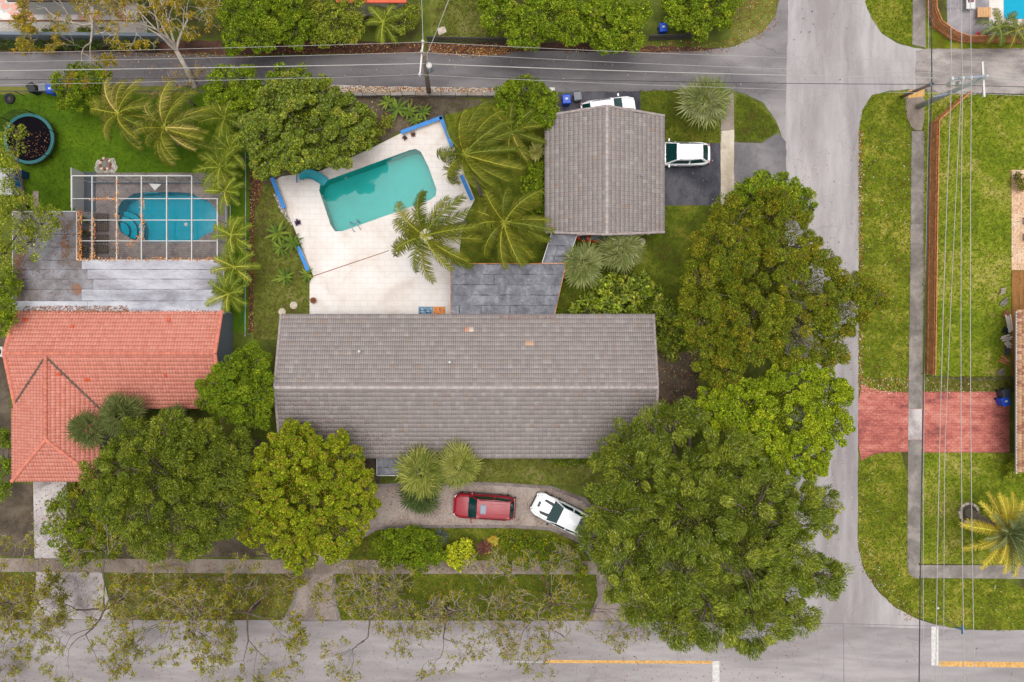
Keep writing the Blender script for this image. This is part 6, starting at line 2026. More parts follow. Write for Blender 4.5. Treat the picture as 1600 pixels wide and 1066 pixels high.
        mr = MB().rbox((x0 - .22, s * (w2 + .10), belt + .06), (.13, .22, .13), .04).build('mirror', MAT[pm if not sport else 'trim'], t)
        hl = MB().rbox((h2 - .20, s * w2 * .66, belt * .74), (.22, .34, .09), .04, -s * .5).build('headlight', MAT['lamp_clear'], t)
        MB().rbox((-h2 + .08, s * w2 * .74, belt * .86), (.12, .26, .14), .03).build('tail_light', MAT['lamp_red'], t)
        MB().box((0, s * (w2 - .01), .36), (L * .5, .06, .12)).build('sill', MAT['trim'], t)
        MB().box((x0 - .75, s * (w2 * .995 + .008), belt * .80), (.16, .02, .03)).build('door_handle', MAT[pm], t)
        for xw in (h2 - .86, -h2 + .88):
            wh = empty('wheel', (xw, s * (w2 - .10), .34), 0, t)
            MB().lathe([(.22, -.11), (.33, -.11), (.35, -.07), (.35, .07), (.33, .11), (.22, .11)], (0, 0, 0), 20, 'Y').build('tyre', MAT['rubber'], wh)
            MB().lathe([(.06, -.115), (.22, -.112), (.22, .112), (.06, .115)], (0, 0, 0), 14, 'Y').build('rim', MAT['rim'], wh)
            # wheel arch lip
            arc = [(xw + .42 * math.cos(a), s * (w2 * .985), .34 + .42 * math.sin(a)) for a in np.linspace(0, math.pi, 9)]
            MB().tube(arc, .035, 5).build('wheel_arch', MAT['trim'], t)
        if rails:
            MB().tube([(x1 - .15, s * wr * .90, zr - .03), (x1 - .35, s * wr * .90, zr + .03), (x2 + .35, s * wr * .90, zr + .03), (x2 + .12, s * wr * .90, zr - .04)], .022, 6).build('roof_rail', MAT['trim'], t)
    MB().box((h2 - .005, 0, belt * .52), (.05, Wd * .5, .18)).build('grille', MAT['trim'], t)
    MB().rbox((h2 - .02, 0, .33), (.12, Wd * .72, .16), .04).build('front_bumper', MAT['trim' if sport else pm], t)
    MB().rbox((-h2 + .02, 0, .38), (.14, Wd * .84, .2), .04).build('rear_bumper', MAT['trim'], t)
    MB().box((h2 - hood * .985, 0, belt + .035), (.09, wb * 1.7, .02)).build('cowl', MAT['trim'], t)
    for s in (-1, 1):
        MB().tube([(x0 + .04, s * .3, belt + .045), (x0 - .12, s * .3 - .45 * s, belt + .11)], .011, 5).build('wiper', MAT['trim'], t)
    MB().tube([(h2 - .3, -w2 * .70, belt * .87), (h2 - hood * .6, -w2 * .78, belt * .97), (h2 - hood, -w2 * .80, belt * 1.0)], .009, 4).build('bonnet_seam', MAT['trim'], t)
    MB().tube([(h2 - .3, w2 * .70, belt * .87), (h2 - hood * .6, w2 * .78, belt * .97), (h2 - hood, w2 * .80, belt * 1.0)], .009, 4).build('bonnet_seam', MAT['trim'], t)
    if sunroof:
        MB().rbox((x1 - .48, 0, zr + .002), (.46, .72, .02), .05).build('sunroof', MAT['roof_glass'], t)
        for k in range(5):
            MB().box(((x1 - .85 + x2) / 2, -.42 + .21 * k, zr - .012), (abs(x1 - x2) - 1.15, .035, .03)).build('roof_rib', MAT[pm], t)
    if sport:
        for s in (-1, 1):
            zz = belt * .985
            MB().add([(h2 - hood * .98, s * .32, belt * 1.03 + .012), (h2 - hood * .98, s * .58, belt * 1.02 + .012), (h2 - hood * .52, s * .60, belt * .965 + .012), (h2 - hood * .42, s * .42, belt * .955 + .016)],
                     [(0, 1, 2, 3), (3, 2, 1, 0)]).build('bonnet_stripe', MAT['trim'], t)
        MB().rbox((h2 - .46, 0, belt * .885), (.2, .42, .05), .05).build('bonnet_vent', MAT['darkbin'], t)
        MB().rbox((-h2 + .2, 0, belt + .16), (.24, Wd * .78, .04), .02).build('spoiler', MAT['trim'], t)
    return t


car('red_car', 'red sport utility car with sunroof parked on the curved driveway', (757, 789), math.radians(176.5), 4.75, 1.92, 1.72, 'red_paint', 1.25, (1.2, 1.85, 4.35, 4.66), 1.08, .78, rails=True, sunroof=True)
car('white_car', 'white sports coupe with black bonnet stripes beside the red car', (877, 802), math.radians(180 - 26.5), 4.8, 1.93, 1.36, 'white_car', 1.55, (1.45, 2.25, 3.7, 4.35), .92, .72, sport=True)
car('white_car.001', 'white hatchback on the black pad, nose under the garage eave', (1060, 244), math.radians(180), 4.5, 1.80, 1.58, 'white_car', 1.15, (1.1, 1.85, 3.8, 4.30), .98, .73, rails=True)
car('white_car.002', 'white car almost hidden behind the garage roof', (949, 176), math.radians(7), 4.2, 1.76, 1.5, 'white_car', 1.1, (1.05, 1.75, 3.5, 4.1), .95, .76, rails=True)
# ------------------------------------------------------------------ vegetation
OAK = [((.08, .112, .016), 4), ((.12, .15, .024), 4), ((.18, .20, .04), 2), ((.05, .08, .014), 2.5)]
OLIVE = [((.09, .118, .012), 4), ((.115, .13, .014), 3), ((.145, .128, .014), 1.6), ((.062, .092, .012), 3.5), ((.16, .135, .02), .5)]
LIME = [((.12, .17, .010), 4), ((.16, .21, .014), 4), ((.22, .25, .02), 2), ((.085, .13, .01), 2)]
YELG = [((.125, .165, .010), 4), ((.165, .195, .014), 3.5), ((.19, .185, .02), 1), ((.085, .12, .01), 2.5)]
DEEP = [((.058, .088, .010), 4), ((.088, .118, .012), 4), ((.135, .155, .02), 2), ((.20, .20, .05), .7)]
MIDG = [((.08, .125, .01), 4), ((.115, .16, .014), 3), ((.16, .19, .02), 1.5), ((.055, .09, .01), 2)]
HEDGE = [((.09, .14, .012), 4), ((.13, .175, .016), 3), ((.18, .20, .03), 1.2), ((.06, .095, .01), 2)]
PALEG = [((.13, .16, .03), 4), ((.17, .19, .05), 3), ((.10, .13, .02), 3), ((.20, .18, .03), 1)]
GOLD = [((.18, .14, .015), 4), ((.23, .15, .015), 2.5), ((.15, .13, .02), 3), ((.11, .12, .02), 2)]

# big tree in the lower right of the lot
tree('oak_tree', 'huge dark green tree over the lower right lot and road', [
    (1080, 800, 90), (1000, 740, 62), (960, 800, 52), (1130, 730, 66), (1180, 800, 74), (1240, 800, 52), (1285, 790, 30), (1160, 880, 76), (1060, 880, 70), (985, 860, 55), (1110, 950, 62),
    (1060, 975, 40), (1180, 960, 60), (1225, 915, 46), (1250, 960, 26), (1285, 905, 30), (1310, 890, 16), (1000, 930, 46), (970, 905, 36), (985, 690, 36), (950, 715, 26), (1240, 860, 48), (1290, 820, 22), (930, 845, 30), (1045, 662, 36), (1010, 668, 24), (1080, 650, 30)],
     5.0, 11.0, (.2, .05), 430, OAK, (1075, 815), .42, 101, clump_r=.46, up=.65, jitter=.35, hgap=.17, fill=.22, spray=.8, tone=.92, flecks=((.32, .31, .13), .06))
tree('mango_tree', 'wide olive and rust tinted tree beside the street', [
    (1190, 430, 82), (1130, 400, 58), (1110, 460, 50), (1230, 380, 52), (1260, 450, 66), (1310, 480, 52), (1340, 455, 30), (1370, 465, 22), (1170, 510, 64), (1240, 520, 60), (1300, 545, 34), (1110, 540, 44), (1145, 345, 40), (1210, 335, 44),
    (1090, 500, 34), (1085, 430, 26), (1130, 580, 38)], 4.5, 9.5, (.16, .06), 460, OLIVE, (1180, 450), .38, 102, clump_r=.42, up=.75, hgap=.14, fill=.22, spray=.35, flecks=((.34, .20, .04), .05))
tree('mango_tree.001', 'dark green shrubby tree top beside the black pad', [(1190, 300, 32), (1165, 308, 24), (1225, 295, 28), (1255, 318, 26), (1200, 328, 28), (1150, 325, 18)], 3.0, 6.0, (.22, .08), 280, HEDGE, (1190, 318), .18, 103, clump_r=.36)
tree('lime_green_tree', 'dense bright green rounded tree between the two large trees', [
    (1220, 650, 72), (1160, 640, 46), (1280, 620, 46), (1300, 670, 34), (1250, 700, 50), (1190, 690, 50), (1130, 640, 34), (1310, 620, 24), (1240, 600, 44), (1110, 625, 26), (1270, 730, 24), (1100, 655, 26)],
     5.0, 9.0, (.13, .08), 600, LIME, (1200, 640), .32, 104, clump_r=.32, up=.9, fill=.3, flecks=((.40, .36, .10), .03))
tree('almond_tree', 'yellow-green round tree with reddish leaves by the entry roof', [
    (480, 760, 78), (440, 720, 44), (460, 690, 36), (520, 720, 48), (560, 760, 34), (420, 780, 46), (455, 830, 50), (520, 820, 52), (550, 800, 34), (400, 830, 28), (465, 868, 30), (575, 790, 20), (415, 740, 36), (520, 860, 20)],
     4.0, 8.0, (.14, .085), 560, YELG, (490, 755), .28, 105, clump_r=.32, up=.9, hgap=.16, flecks=((.38, .15, .05), .06))
tree('oak_tree.001', 'dark green feathery tree below the coral roof', [
    (260, 740, 74), (200, 720, 48), (310, 700, 50), (350, 740, 44), (220, 790, 52), (290, 800, 56), (345, 800, 42), (180, 770, 40), (240, 840, 34), (300, 848, 28), (150, 740, 28), (370, 700, 30), (270, 680, 38), (215, 670, 24), (370, 780, 26)],
     4.5, 9.0, (.18, .05), 420, OAK, (265, 735), .34, 106, clump_r=.42, up=.65, jitter=.35, hgap=.15, spray=.6, tone=.9, flecks=((.28, .28, .10), .04))
tree('garden_tree', 'mid green tree between the coral and grey roofs', [(365, 600, 44), (395, 570, 34), (335, 610, 28), (395, 630, 34), (360, 640, 32), (410, 600, 22), (400, 650, 28), (320, 625, 16)], 3.2, 6.2, (.14, .055), 500, MIDG, (378, 600), .2, 107, clump_r=.36)
tree('sea_grape_tree', 'dark glossy round tree at the pool corner', [
    (475, 205, 62), (420, 215, 44), (440, 170, 44), (500, 160, 40), (540, 190, 42), (560, 215, 26), (530, 228, 34), (462, 244, 30), (420, 250, 32), (395, 200, 26), (460, 140, 28), (572, 190, 14), (432, 260, 16)],
     3.0, 6.5, (.14, .11), 520, DEEP, (492, 218), .26, 108, mat='leaf_gloss', clump_r=.34, up=.95)
tree('round_bush', 'rounded green bush where alley meets the white utility box', [(818, 160, 40), (795, 150, 24), (845, 175, 28), (850, 150, 20), (815, 190, 26), (790, 172, 20), (862, 185, 16)], 1.6, 3.8, (.18, .08), 320, MIDG, (820, 168), .12, 109, clump_r=.32, cat='bush', stem='stem')
# trees north of the alley
NORTH = 'trees and hedges along the north side of the alley'
tree('hedge_tree', 'dense green tree left of the blue bin at the top', [(780, 20, 34), (820, 45, 36), (770, -10, 34), (855, 20, 40), (890, 45, 30), (910, 10, 34), (960, 20, 30), (840, -20, 34)], 2.6, 5.5, (.18, .08), 300, HEDGE, (850, 40), .2, 110, group=NORTH, clump_r=.36)
tree('hedge_tree.001', 'dense dark tree directly left of the blue bin reaching alley', [(945, 45, 32), (975, 35, 30), (985, 60, 22), (950, 70, 18), (930, 25, 28), (1000, 20, 22)], 2.4, 4.6, (.18, .08), 300, HEDGE, (960, 55), .18, 111, group=NORTH, clump_r=.36)
tree('hedge_tree.002', 'yellow-green hedge right of the blue bin', [(1080, 15, 34), (1115, 10, 34), (1095, 38, 24), (1060, 5, 28), (1130, 30, 20), (1055, 30, 16), (1135, -10, 28)], 1.8, 3.6, (.15, .08), 320, HEDGE, (1090, 28), .12, 112, group=NORTH, clump_r=.32)
tree('hedge_tree.003', 'bushy tree at the top beside the bare branches', [(430, 30, 38), (465, 45, 30), (410, 55, 30), (450, 0, 40), (400, 5, 34), (375, 55, 26), (370, 20, 28), (365, 75, 16)], 2.4, 5.0, (.17, .07), 300, MIDG, (428, 45), .18, 113, group=NORTH, clump_r=.36)
tree('hedge_tree.004', 'sparse olive bush left of the small top palm', [(520, 30, 34), (500, 50, 26), (545, 45, 26), (520, 5, 30), (480, 20, 24), (555, 15, 22), (630, 35, 22), (645, 20, 18)], 1.6, 3.4, (.15, .06), 210, PALEG, (525, 42), .1, 114, group=NORTH, clump_r=.36, hgap=.18)
tree('clipped_hedge', 'long dark clipped hedge below the garden wall', [(x, 70, 9) for x in range(-10, 250, 13)], .6, 1.2, (.12, .06), 330, [((.022, .045, .012), 4), ((.04, .07, .02), 3), ((.08, .10, .02), .6)], (120, 72), .04, 115, cat='hedge', clump_r=.2, stem='stem', crown_name='foliage')
tree('alley_bush', 'loose green bush overhanging the alley left', [(120, 140, 34), (105, 125, 24), (145, 130, 24), (150, 152, 18), (100, 155, 18), (160, 120, 16), (130, 110, 16)], 1.8, 4.0, (.18, .07), 240, MIDG, (130, 150), .12, 116, clump_r=.36, cat='bush', hgap=.1)
tree('alley_bush.001', 'green bush beside the dark glossy tree at alley', [(355, 135, 32), (385, 130, 26), (340, 150, 22), (370, 155, 26), (395, 150, 20), (440, 120, 24), (470, 120, 18)], 2.0, 4.2, (.17, .08), 300, HEDGE, (375, 145), .14, 117, clump_r=.34, cat='bush')
# left edge trees
tree('edge_tree', 'loose pale green tree over the white flat roof corner', [(10, 270, 26), (35, 330, 34), (70, 355, 26), (20, 360, 34), (50, 385, 24), (5, 310, 30), (85, 335, 16), (15, 230, 24), (25, 205, 16), (5, 400, 24)], 4.0, 7.0, (.15, .06), 170, PALEG, (28, 330), .2, 118, clump_r=.4, hgap=.25, fill=.15)
tree('edge_tree.001', 'dark leafy bush at the left edge below the flat roof', [(5, 440, 24), (8, 480, 20), (2, 510, 20), (25, 450, 14), (14, 500, 12)], 2.5, 5.0, (.16, .06), 280, MIDG, (8, 480), .14, 119, clump_r=.34)
tree('edge_tree.002', 'dark shrub at the left edge beside the hipped wing', [(4, 690, 14), (5, 730, 18), (2, 765, 16), (10, 680, 10)], 1.2, 3.0, (.16, .06), 280, MIDG, (6, 725), .1, 120, clump_r=.3, cat='bush', stem='stem')
# shrubs around the long house
tree('broad_leaf_shrub', 'broad leaved dark shrub mass above the right roof end', [(970, 470, 40), (930, 485, 28), (1005, 470, 34), (1030, 495, 24), (955, 450, 24), (1000, 445, 20), (905, 490, 16), (1040, 530, 20), (1035, 480, 18)], .9, 2.4, (.30, .13), 150, DEEP + [((.14, .19, .015), 2)], (985, 480), .06, 121, cat='shrub', clump_r=.4, mat='leaf_gloss', stem='stem')
tree('broad_leaf_shrub.001', 'dark shrub squeezed beside the right gable', [(1050, 545, 18), (1060, 520, 18), (1040, 505, 14), (1068, 500, 14)], .8, 2.0, (.28, .12), 150, DEEP, (1052, 525), .05, 122, cat='shrub', clump_r=.36, mat='leaf_gloss', stem='stem')
tree('garage_shrub', 'dark bush against the left garage wall', [(838, 265, 16), (830, 290, 20), (845, 300, 14), (825, 315, 16), (842, 325, 12)], .9, 2.2, (.2, .08), 250, MIDG, (838, 290), .05, 123, cat='shrub', clump_r=.3, stem='stem')
rosette('variegated_plant', 'pale yellow variegated plant against the left garage wall', (838, 240), .4, 15, 26, [((.36, .34, .10), 3), ((.28, .28, .06), 2)], 30, width=.14)
tree('clipped_bush', 'dense green bush in the drive island', [(645, 855, 34), (615, 845, 24), (670, 850, 24), (655, 880, 22), (610, 870, 20), (685, 870, 14), (600, 850, 16)], .8, 2.0, (.14, .08), 340, MIDG, (645, 858), .05, 124, cat='bush', clump_r=.28, stem='stem')
tree('yellow_shrub', 'bright yellow-green shrub in the drive island', [(712, 862, 14), (725, 855, 12), (735, 868, 12), (705, 872, 12), (720, 878, 12), (728, 845, 8), (715, 886, 7)], .5, 1.3, (.19, .12), 200, [((.24, .27, .02), 4), ((.31, .32, .04), 3), ((.16, .20, .02), 2)], (720, 866), .04, 125, cat='shrub', clump_r=.26, stem='stem')
rosette('red_bromeliad', 'reddish brown spiky plant beside the yellow shrub', (757, 854), .2, 15, 30, [((.16, .06, .045), 3), ((.22, .09, .06), 2), ((.10, .05, .04), 2)], 31, width=.07, arch=.8)
rosette('orange_croton', 'small orange and yellow plant above the reddish one', (771, 843), .2, 9, 22, [((.44, .28, .03), 3), ((.36, .34, .05), 2)], 32, width=.16)
rosette('grey_agave', 'grey green spiky plant beside the dense island bush', (690, 836), .15, 15, 26, [((.09, .11, .09), 3), ((.13, .15, .11), 2)], 33, width=.06, arch=.7)
tree('island_shrubs', 'low green shrubs at the right end of the island', [(800, 845, 18), (830, 850, 20), (860, 855, 20), (890, 870, 20), (820, 875, 18), (860, 880, 18), (785, 880, 14), (905, 890, 14)], .35, 1.0, (.13, .06), 260, MIDG + [((.22, .19, .02), 2)], (842, 862), .03, 126, cat='shrub', clump_r=.26, hgap=.15, stem='stem')
tree('front_hedge', 'low hedge along the front eave of the long house', [(x, 722, 7) for x in range(870, 960, 11)], .4, .8, (.13, .06), 260, MIDG, (912, 722), .03, 127, cat='hedge', clump_r=.18, stem='stem', crown_name='foliage')
tree('drive_hedge', 'leafy bush over the pale concrete driveway', [(110, 800, 34), (140, 830, 36), (90, 830, 24), (160, 860, 26), (120, 860, 28), (85, 790, 16), (150, 790, 26), (180, 835, 24)], 2.0, 4.0, (.16, .06), 230, OLIVE + MIDG, (130, 822), .12, 128, clump_r=.38, hgap=.14, cat='bush')
tree('corner_shrub', 'small round shrub at the right house corner', [(1586, 735, 14), (1592, 725, 12), (1580, 745, 9)], .5, 1.2, (.13, .07), 300, [((.16, .19, .03), 3), ((.22, .24, .04), 2)], (1587, 736), .03, 129, cat='shrub', clump_r=.22, stem='stem')
tree('patio_shrub', 'dark purple-green shrub on the terracotta patio', [(1594, 284, 11), (1590, 277, 8), (1597, 294, 8)], .5, 1.2, (.13, .07), 300, [((.06, .05, .05), 3), ((.16, .15, .03), 2), ((.10, .11, .03), 2)], (1594, 285), .03, 130, cat='shrub', clump_r=.2, stem='stem')
tree('flower_bush', 'pink flowering bush at the coral wing corner', [(118, 742, 18), (125, 758, 16), (110, 765, 14)], 1.0, 2.4, (.15, .07), 240, OLIVE + [((.40, .10, .22), 1.2)], (118, 755), .05, 131, cat='bush', clump_r=.28, stem='stem')
for i, (px, py, w, lb) in enumerate(((75, 47, 10, 'square planting bed left of the spiky yellow plant'), (133, 47.5, 13, 'square planting bed right of the spiky yellow plant'), (165, 46, 8, 'small green bed near the bare tree'))):
    tree('bed_shrub', lb, [(px - w * .5, py, w * .55), (px + w * .5, py, w * .55), (px, py + 2, w * .55)], .2, .5, (.12, .06), 260, OLIVE, (px, py), .02, 140 + i, cat='shrub', group='square planting beds in the gravel strip', clump_r=.16, stem='stem', crown_name='foliage')
rosette('spiky_plant', 'yellow spiky plant between the square beds', (101, 46), .08, 8, 18, [((.36, .30, .03), 3), ((.26, .24, .03), 1)], 34, width=.06, arch=.6)
# hedge row further along the alley left of the dark tree, fallen and leaning greenery
tree('bed_bush', 'pale weedy bush behind the pool deck', [(575, 185, 16), (590, 200, 15), (560, 225, 14), (585, 215, 12), (605, 190, 12)], .5, 1.4, (.16, .07), 200, PALEG, (580, 202), .03, 144, cat='bush', clump_r=.28, hgap=.15, stem='stem')

# half bare trees
ST = 'sparse street trees along the front road'
BARE = [((.125, .145, .010), 4), ((.16, .16, .010), 3), ((.21, .15, .012), 1.4), ((.085, .11, .012), 2.5)]
for i, (px, py, h, s, lf, lb) in enumerate((
        (50, 930, 7.0, 4.6, .34, 'half bare street tree at the lower left corner'), (190, 935, 7.5, 5.0, .32, 'half bare street tree beside the pale concrete driveway'), (320, 925, 7.0, 5.0, .36, 'half bare street tree left of the curved drive mouth'),
        (405, 940, 7.5, 4.6, .30, 'half bare street tree touching the left edge of the drive mouth'), (590, 935, 6.5, 4.4, .18, 'half bare street tree right of the left drive mouth'), (700, 945, 7.5, 4.4, .14, 'thin half bare street tree mid way between drive mouths'),
        (860, 930, 6.5, 4.6, .20, 'half bare street tree left of the right drive mouth'))):
    sparse_tree('street_tree', lb, (px, py), 200 + i, h, s, depth=6, palette=BARE, group=ST, tuft=6, tuft_r=.25, leaf=(.16, .065), leaf_prob=lf * .75, flat=.35, n0=4, trunk_r=.14, rise=(.3, .8))
sparse_tree('golden_tree', 'bare branched tree with golden leaves over the alley', (305, 136), 221, 7.0, 5.0, lean=(-1.5, 6.5), depth=5, n0=6, limb='bark_silver', trunk_r=.2, palette=GOLD, tuft=13, tuft_r=.25, leaf=(.15, .07), leaf_prob=.3, bark='bark_silver')
sparse_tree('golden_tree.001', 'smaller golden leaved tree beside the crazy paving', (165, 62), 222, 5.5, 4.6, lean=(0, 1.5), depth=5, limb='bark_silver', palette=GOLD + [((.12, .13, .02), 3)], tuft=16, tuft_r=.27, leaf=(.15, .07), leaf_prob=.42)
sparse_tree('dead_shrub', 'leafless pale twiggy shrub by the deep green lawn', (305, 165), 223, 2.6, 2.6, depth=4, palette=GOLD, tuft=4, leaf_prob=.2, trunk_r=.07)

# palms
CO = 'windblown coconut palms around the pool'
palm('coconut_palm', 'windblown coconut palm at the upper deck corner', (752, 305), (727, 241), 6.0, 21, 4.2, (.95, .2), 301, group=CO, sweep=1.0)
palm('coconut_palm.001', 'windblown coconut palm spreading over the pale deck', (728, 348), (664, 369), 6.5, 19, 3.8, (.65, .05), 302, group=CO, sweep=.8)
palm('coconut_palm.002', 'coconut palm above the dark felt patio roof', (770, 372), (788, 348), 4.5, 19, 3.8, (.55, -.25), 303, group=CO, sweep=.8)
palm('coconut_palm.003', 'small coconut palm top hidden behind the deck corner palm', (790, 215), (800, 205), 3.0, 12, 2.6, (.5, .1), 304, group=CO)
YP = COCO + [((.33, .26, .07), 2)]
LP = 'windblown palms on the deep green lawn'
palm('lawn_palm', 'yellowing windblown palm nearest the alley bush', (215, 205), (185, 178), 4.5, 18, 3.0, (.7, .1), 305, sweep=.8, palette=YP, group=LP)
palm('lawn_palm.001', 'larger yellowing windblown palm above the enclosure', (280, 225), (258, 200), 5.0, 21, 3.4, (.8, .1), 306, sweep=.8, palette=YP, group=LP)
AR = [((.13, .17, .012), 3), ((.19, .22, .02), 3), ((.26, .26, .035), 2), ((.09, .13, .012), 2)]
AG = 'feathery yellow-green palms beside the enclosure'
for i, (px, py, n, l, lb) in enumerate(((345, 262, 14, 2.0, 'feathery palm clump at the upper right enclosure corner'), (352, 300, 10, 1.7, 'feathery palm leaning over the enclosure right side'), (362, 368, 12, 1.9, 'feathery palm halfway down the enclosure right side'), (367, 418, 11, 1.8, 'feathery palm at the flat roof right edge'),
                                        (358, 460, 11, 1.8, 'feathery palm nearest the coral roof corner'), (352, 185, 11, 1.9, 'feathery palm left of the dark glossy tree'), (360, 235, 12, 1.9, 'feathery palm between lawn palms and dark tree'))):
    bx, by = 800 + (px - 800) * .955, 533 + (py - 533) * .955
    palm('areca_palm', lb, (bx, by), (px, py), 2.8, n, l, (.1, -.1), 310 + i, palette=AR, group=AG, ll=.26, hang=.4, trunk_r=.06, leaflets=24, sweep=.3, lw=.10, droop=1.2, elev=(.25, 1.1))
palm('small_palm', 'small bright palm among the shrubs at the top', (604, 48), (599, 36), 1.8, 12, 1.75, (.05, -.1), 330, palette=AR, ll=.26, hang=.4, trunk_r=.07, leaflets=24, lw=.1)
for i, (px, py, lb) in enumerate(((1560, 42, 'palm left of the pair beside the cyan pool'), (1588, 48, 'palm right of the pair beside the cyan pool'))):
    palm('pool_palm', lb, (800 + (px - 800) * .965, 533 + (py - 533) * .965), (px, py), 2.2, 11, 1.6, (.05, -.1), 332 + i, palette=[((.08, .12, .02), 3), ((.14, .15, .03), 2), ((.22, .18, .03), 1)], group='palms beside the cyan pool', ll=.28, trunk_r=.1, leaflets=24, lw=.1)
palm('date_palm', 'yellowing date palm on the lower right lawn', (1513, 801), (1573, 831), 4.6, 50, 3.1, (0, 0), 340, palette=[((.12, .15, .06), 3), ((.17, .19, .07), 2), ((.10, .13, .05), 2)], ll=.15, hang=.15, trunk_r=.28, leaflets=40, sweep=0, vee=.35, droop=.8, elev=(-.1, 1.3), old=.62, lw=.06)
SB = 'round fan palms'
fan_palm('fan_palm', 'round fan palm on the lawn by the alley', (1092, 172), (1102, 160), 3.2, 43, 401, group=SB)
fan_palm('fan_palm.001', 'fan palm left of the pair below the garage', (908, 418), (912, 412), 2.2, 38, 402, group=SB)
fan_palm('fan_palm.002', 'fan palm right of the pair below the garage', (963, 398), (970, 390), 2.2, 38, 403, group=SB)
SB2 = [((.19, .22, .035), 3), ((.26, .28, .05), 3), ((.34, .33, .09), 2), ((.12, .15, .025), 2)]
fan_palm('fan_palm.003', 'fan palm left of the pair above the red car', (668, 728), (660, 738), 3.6, 44, 404, palette=SB2, group=SB)
fan_palm('fan_palm.004', 'fan palm right of the pair above the red car', (720, 722), (717, 728), 3.4, 40, 405, palette=SB2, group=SB)
fan_palm('fan_palm.005', 'low fan palm on the curved drive below the pair', (660, 768), (656, 774), 1.2, 34, 406, palette=[((.07, .105, .03), 3), ((.11, .14, .04), 2)], group=SB)
DP = [((.075, .105, .025), 3), ((.12, .14, .04), 3), ((.18, .19, .06), 1.5)]
fan_palm('fan_palm.006', 'dark fan palm right of the pair on the coral roof edge', (215, 640), (192, 648), 4.5, 40, 407, palette=DP, group=SB, n=44)
fan_palm('fan_palm.007', 'dark fan palm left of the pair on the coral roof edge', (165, 665), (140, 670), 4.5, 34, 408, palette=DP, group=SB)
fan_palm('fan_palm.008', 'small dark fan palm peeking above the feathery tree', (290, 645), (275, 648), 3.4, 20, 409, palette=DP, group=SB, n=24)

# banana like and strap leaved plants
BAN = [((.11, .17, .02), 3), ((.17, .22, .03), 2), ((.08, .13, .02), 2)]
for i, (px, py, r, lb) in enumerate(((436, 366, 20, 'green spiky plant left of the deck, top of the group'), (440, 388, 16, 'green spiky plant left of the deck, middle of the group'), (460, 380, 17, 'green spiky plant overlapping the deck edge'), (447, 434, 17, 'green spiky plant left of the lower blue wall'),
                                     (482, 430, 13, 'green spiky plant at the end of the lower blue wall'), (607, 162, 15, 'banana plant by the block wall, left one'), (622, 172, 18, 'banana plant by the block wall, tallest one'), (640, 175, 15, 'banana plant near the deck corner'), (662, 178, 14, 'leafy plant just above the blue deck wall'),
                                     (650, 190, 12, 'small leafy plant behind the blue deck wall'))):
    rosette('strap_leaf_plant', lb, (px, py), .25, r, 11, BAN, 500 + i, group='strap leaved garden plants', width=.11, arch=1.0, elev=.6)
rosette('purple_plant', 'small dark purple plant on the pale deck', (466, 348), .06, 6, 14, [((.05, .025, .06), 2), ((.08, .04, .09), 1)], 520, width=.14)
rosette('purple_plant.001', 'tiny dark plant at the blue wall on the deck', (633, 216), .05, 5, 12, [((.09, .05, .05), 2)], 521, width=.14)
rosette('purple_plant.002', 'tiny reddish plant on the deck next to the blue wall', (646, 211), .05, 5, 12, [((.12, .06, .05), 2)], 522, width=.14)

# grass, pebbles and fallen leaves
GR = [((.10, .13, .012), 4), ((.15, .17, .02), 3), ((.20, .19, .04), 2), ((.08, .11, .01), 2)]
GT = [((.075, .115, .006), 3), ((.10, .14, .008), 2)]
grass('grass_blades', 'short mixed grass blades on the lawns and verges', [
    (LAWN_VERGE, 7000), (LAWN_VERGE2, 8000), (LAWN_YARD, 15000), (LAWN_YARD2, 6000), (LAWN_STRIP, 1200), (LAWN_NE, 1500), (YARD_E, 6000), (YARD_N, 4000), (YARD_W, 3000), (FRONT_A, 1500), (FRONT_B, 4000), (SWALE_A, 6000),
    (SWALE_B, 1500), (SWALE_C, 4500), (STRIP_G1, 3000), (STRIP_G2, 1200), ([(690, -20), (800, -20), (800, 62), (672, 62)], 2500)], 601, GR)
grass('grass_blades.001', 'fine deep green blades on the lawn behind the coral house', [([(0, 152), (386, 152), (388, 300), (112, 272), (112, 330), (0, 330)], 9000)], 602, GT, .05)
FALL = [(C(176, 110, 60), 3), (C(140, 84, 52), 3), (C(200, 160, 84), 2), (C(112, 76, 56), 2), (C(226, 206, 160), .8)]
litter('fallen_leaves', 'brown and orange fallen leaves along the alley edges', [
    ([(500, 134), (780, 138), (780, 148), (500, 147)], 1500), ([(668, 68), (830, 68), (830, 80), (740, 90), (668, 84)], 900), ([(740, 76), (795, 74), (790, 86), (745, 88)], 400), ([(880, 70), (1180, 60), (1210, 25), (1225, 30), (1190, 60), (1130, 84), (880, 84)], 900),
    ([(0, 78), (400, 84), (400, 92), (0, 84)], 500), ([(400, 66), (660, 66), (660, 84), (400, 86)], 700), ([(150, 82), (340, 82), (340, 132), (150, 132)], 260), ([(1150, -10), (1225, -10), (1190, 55), (1140, 70)], 350)], 603, FALL)
litter('fallen_leaves.001', 'dead leaves scattered over street verge and sidewalk edges', [
    ([(1341, 200), (1349, 200), (1349, 600), (1341, 600)], 900), ([(1341, 590), (1420, 590), (1420, 618), (1341, 612)], 500), ([(1341, 200), (1420, 200), (1420, 600), (1341, 600)], 700), (LAWN_VERGE2, 500), ([(1340, 840), (1350, 840), (1440, 972), (1420, 976), (1345, 895)], 500),
    ([(1226, 220), (1342, 220), (1342, 900), (1226, 900)], 260), ([(1440, 590), (1578, 590), (1578, 614), (1440, 614)], 350)], 604, FALL + [(C(226, 226, 200), 1.5)])
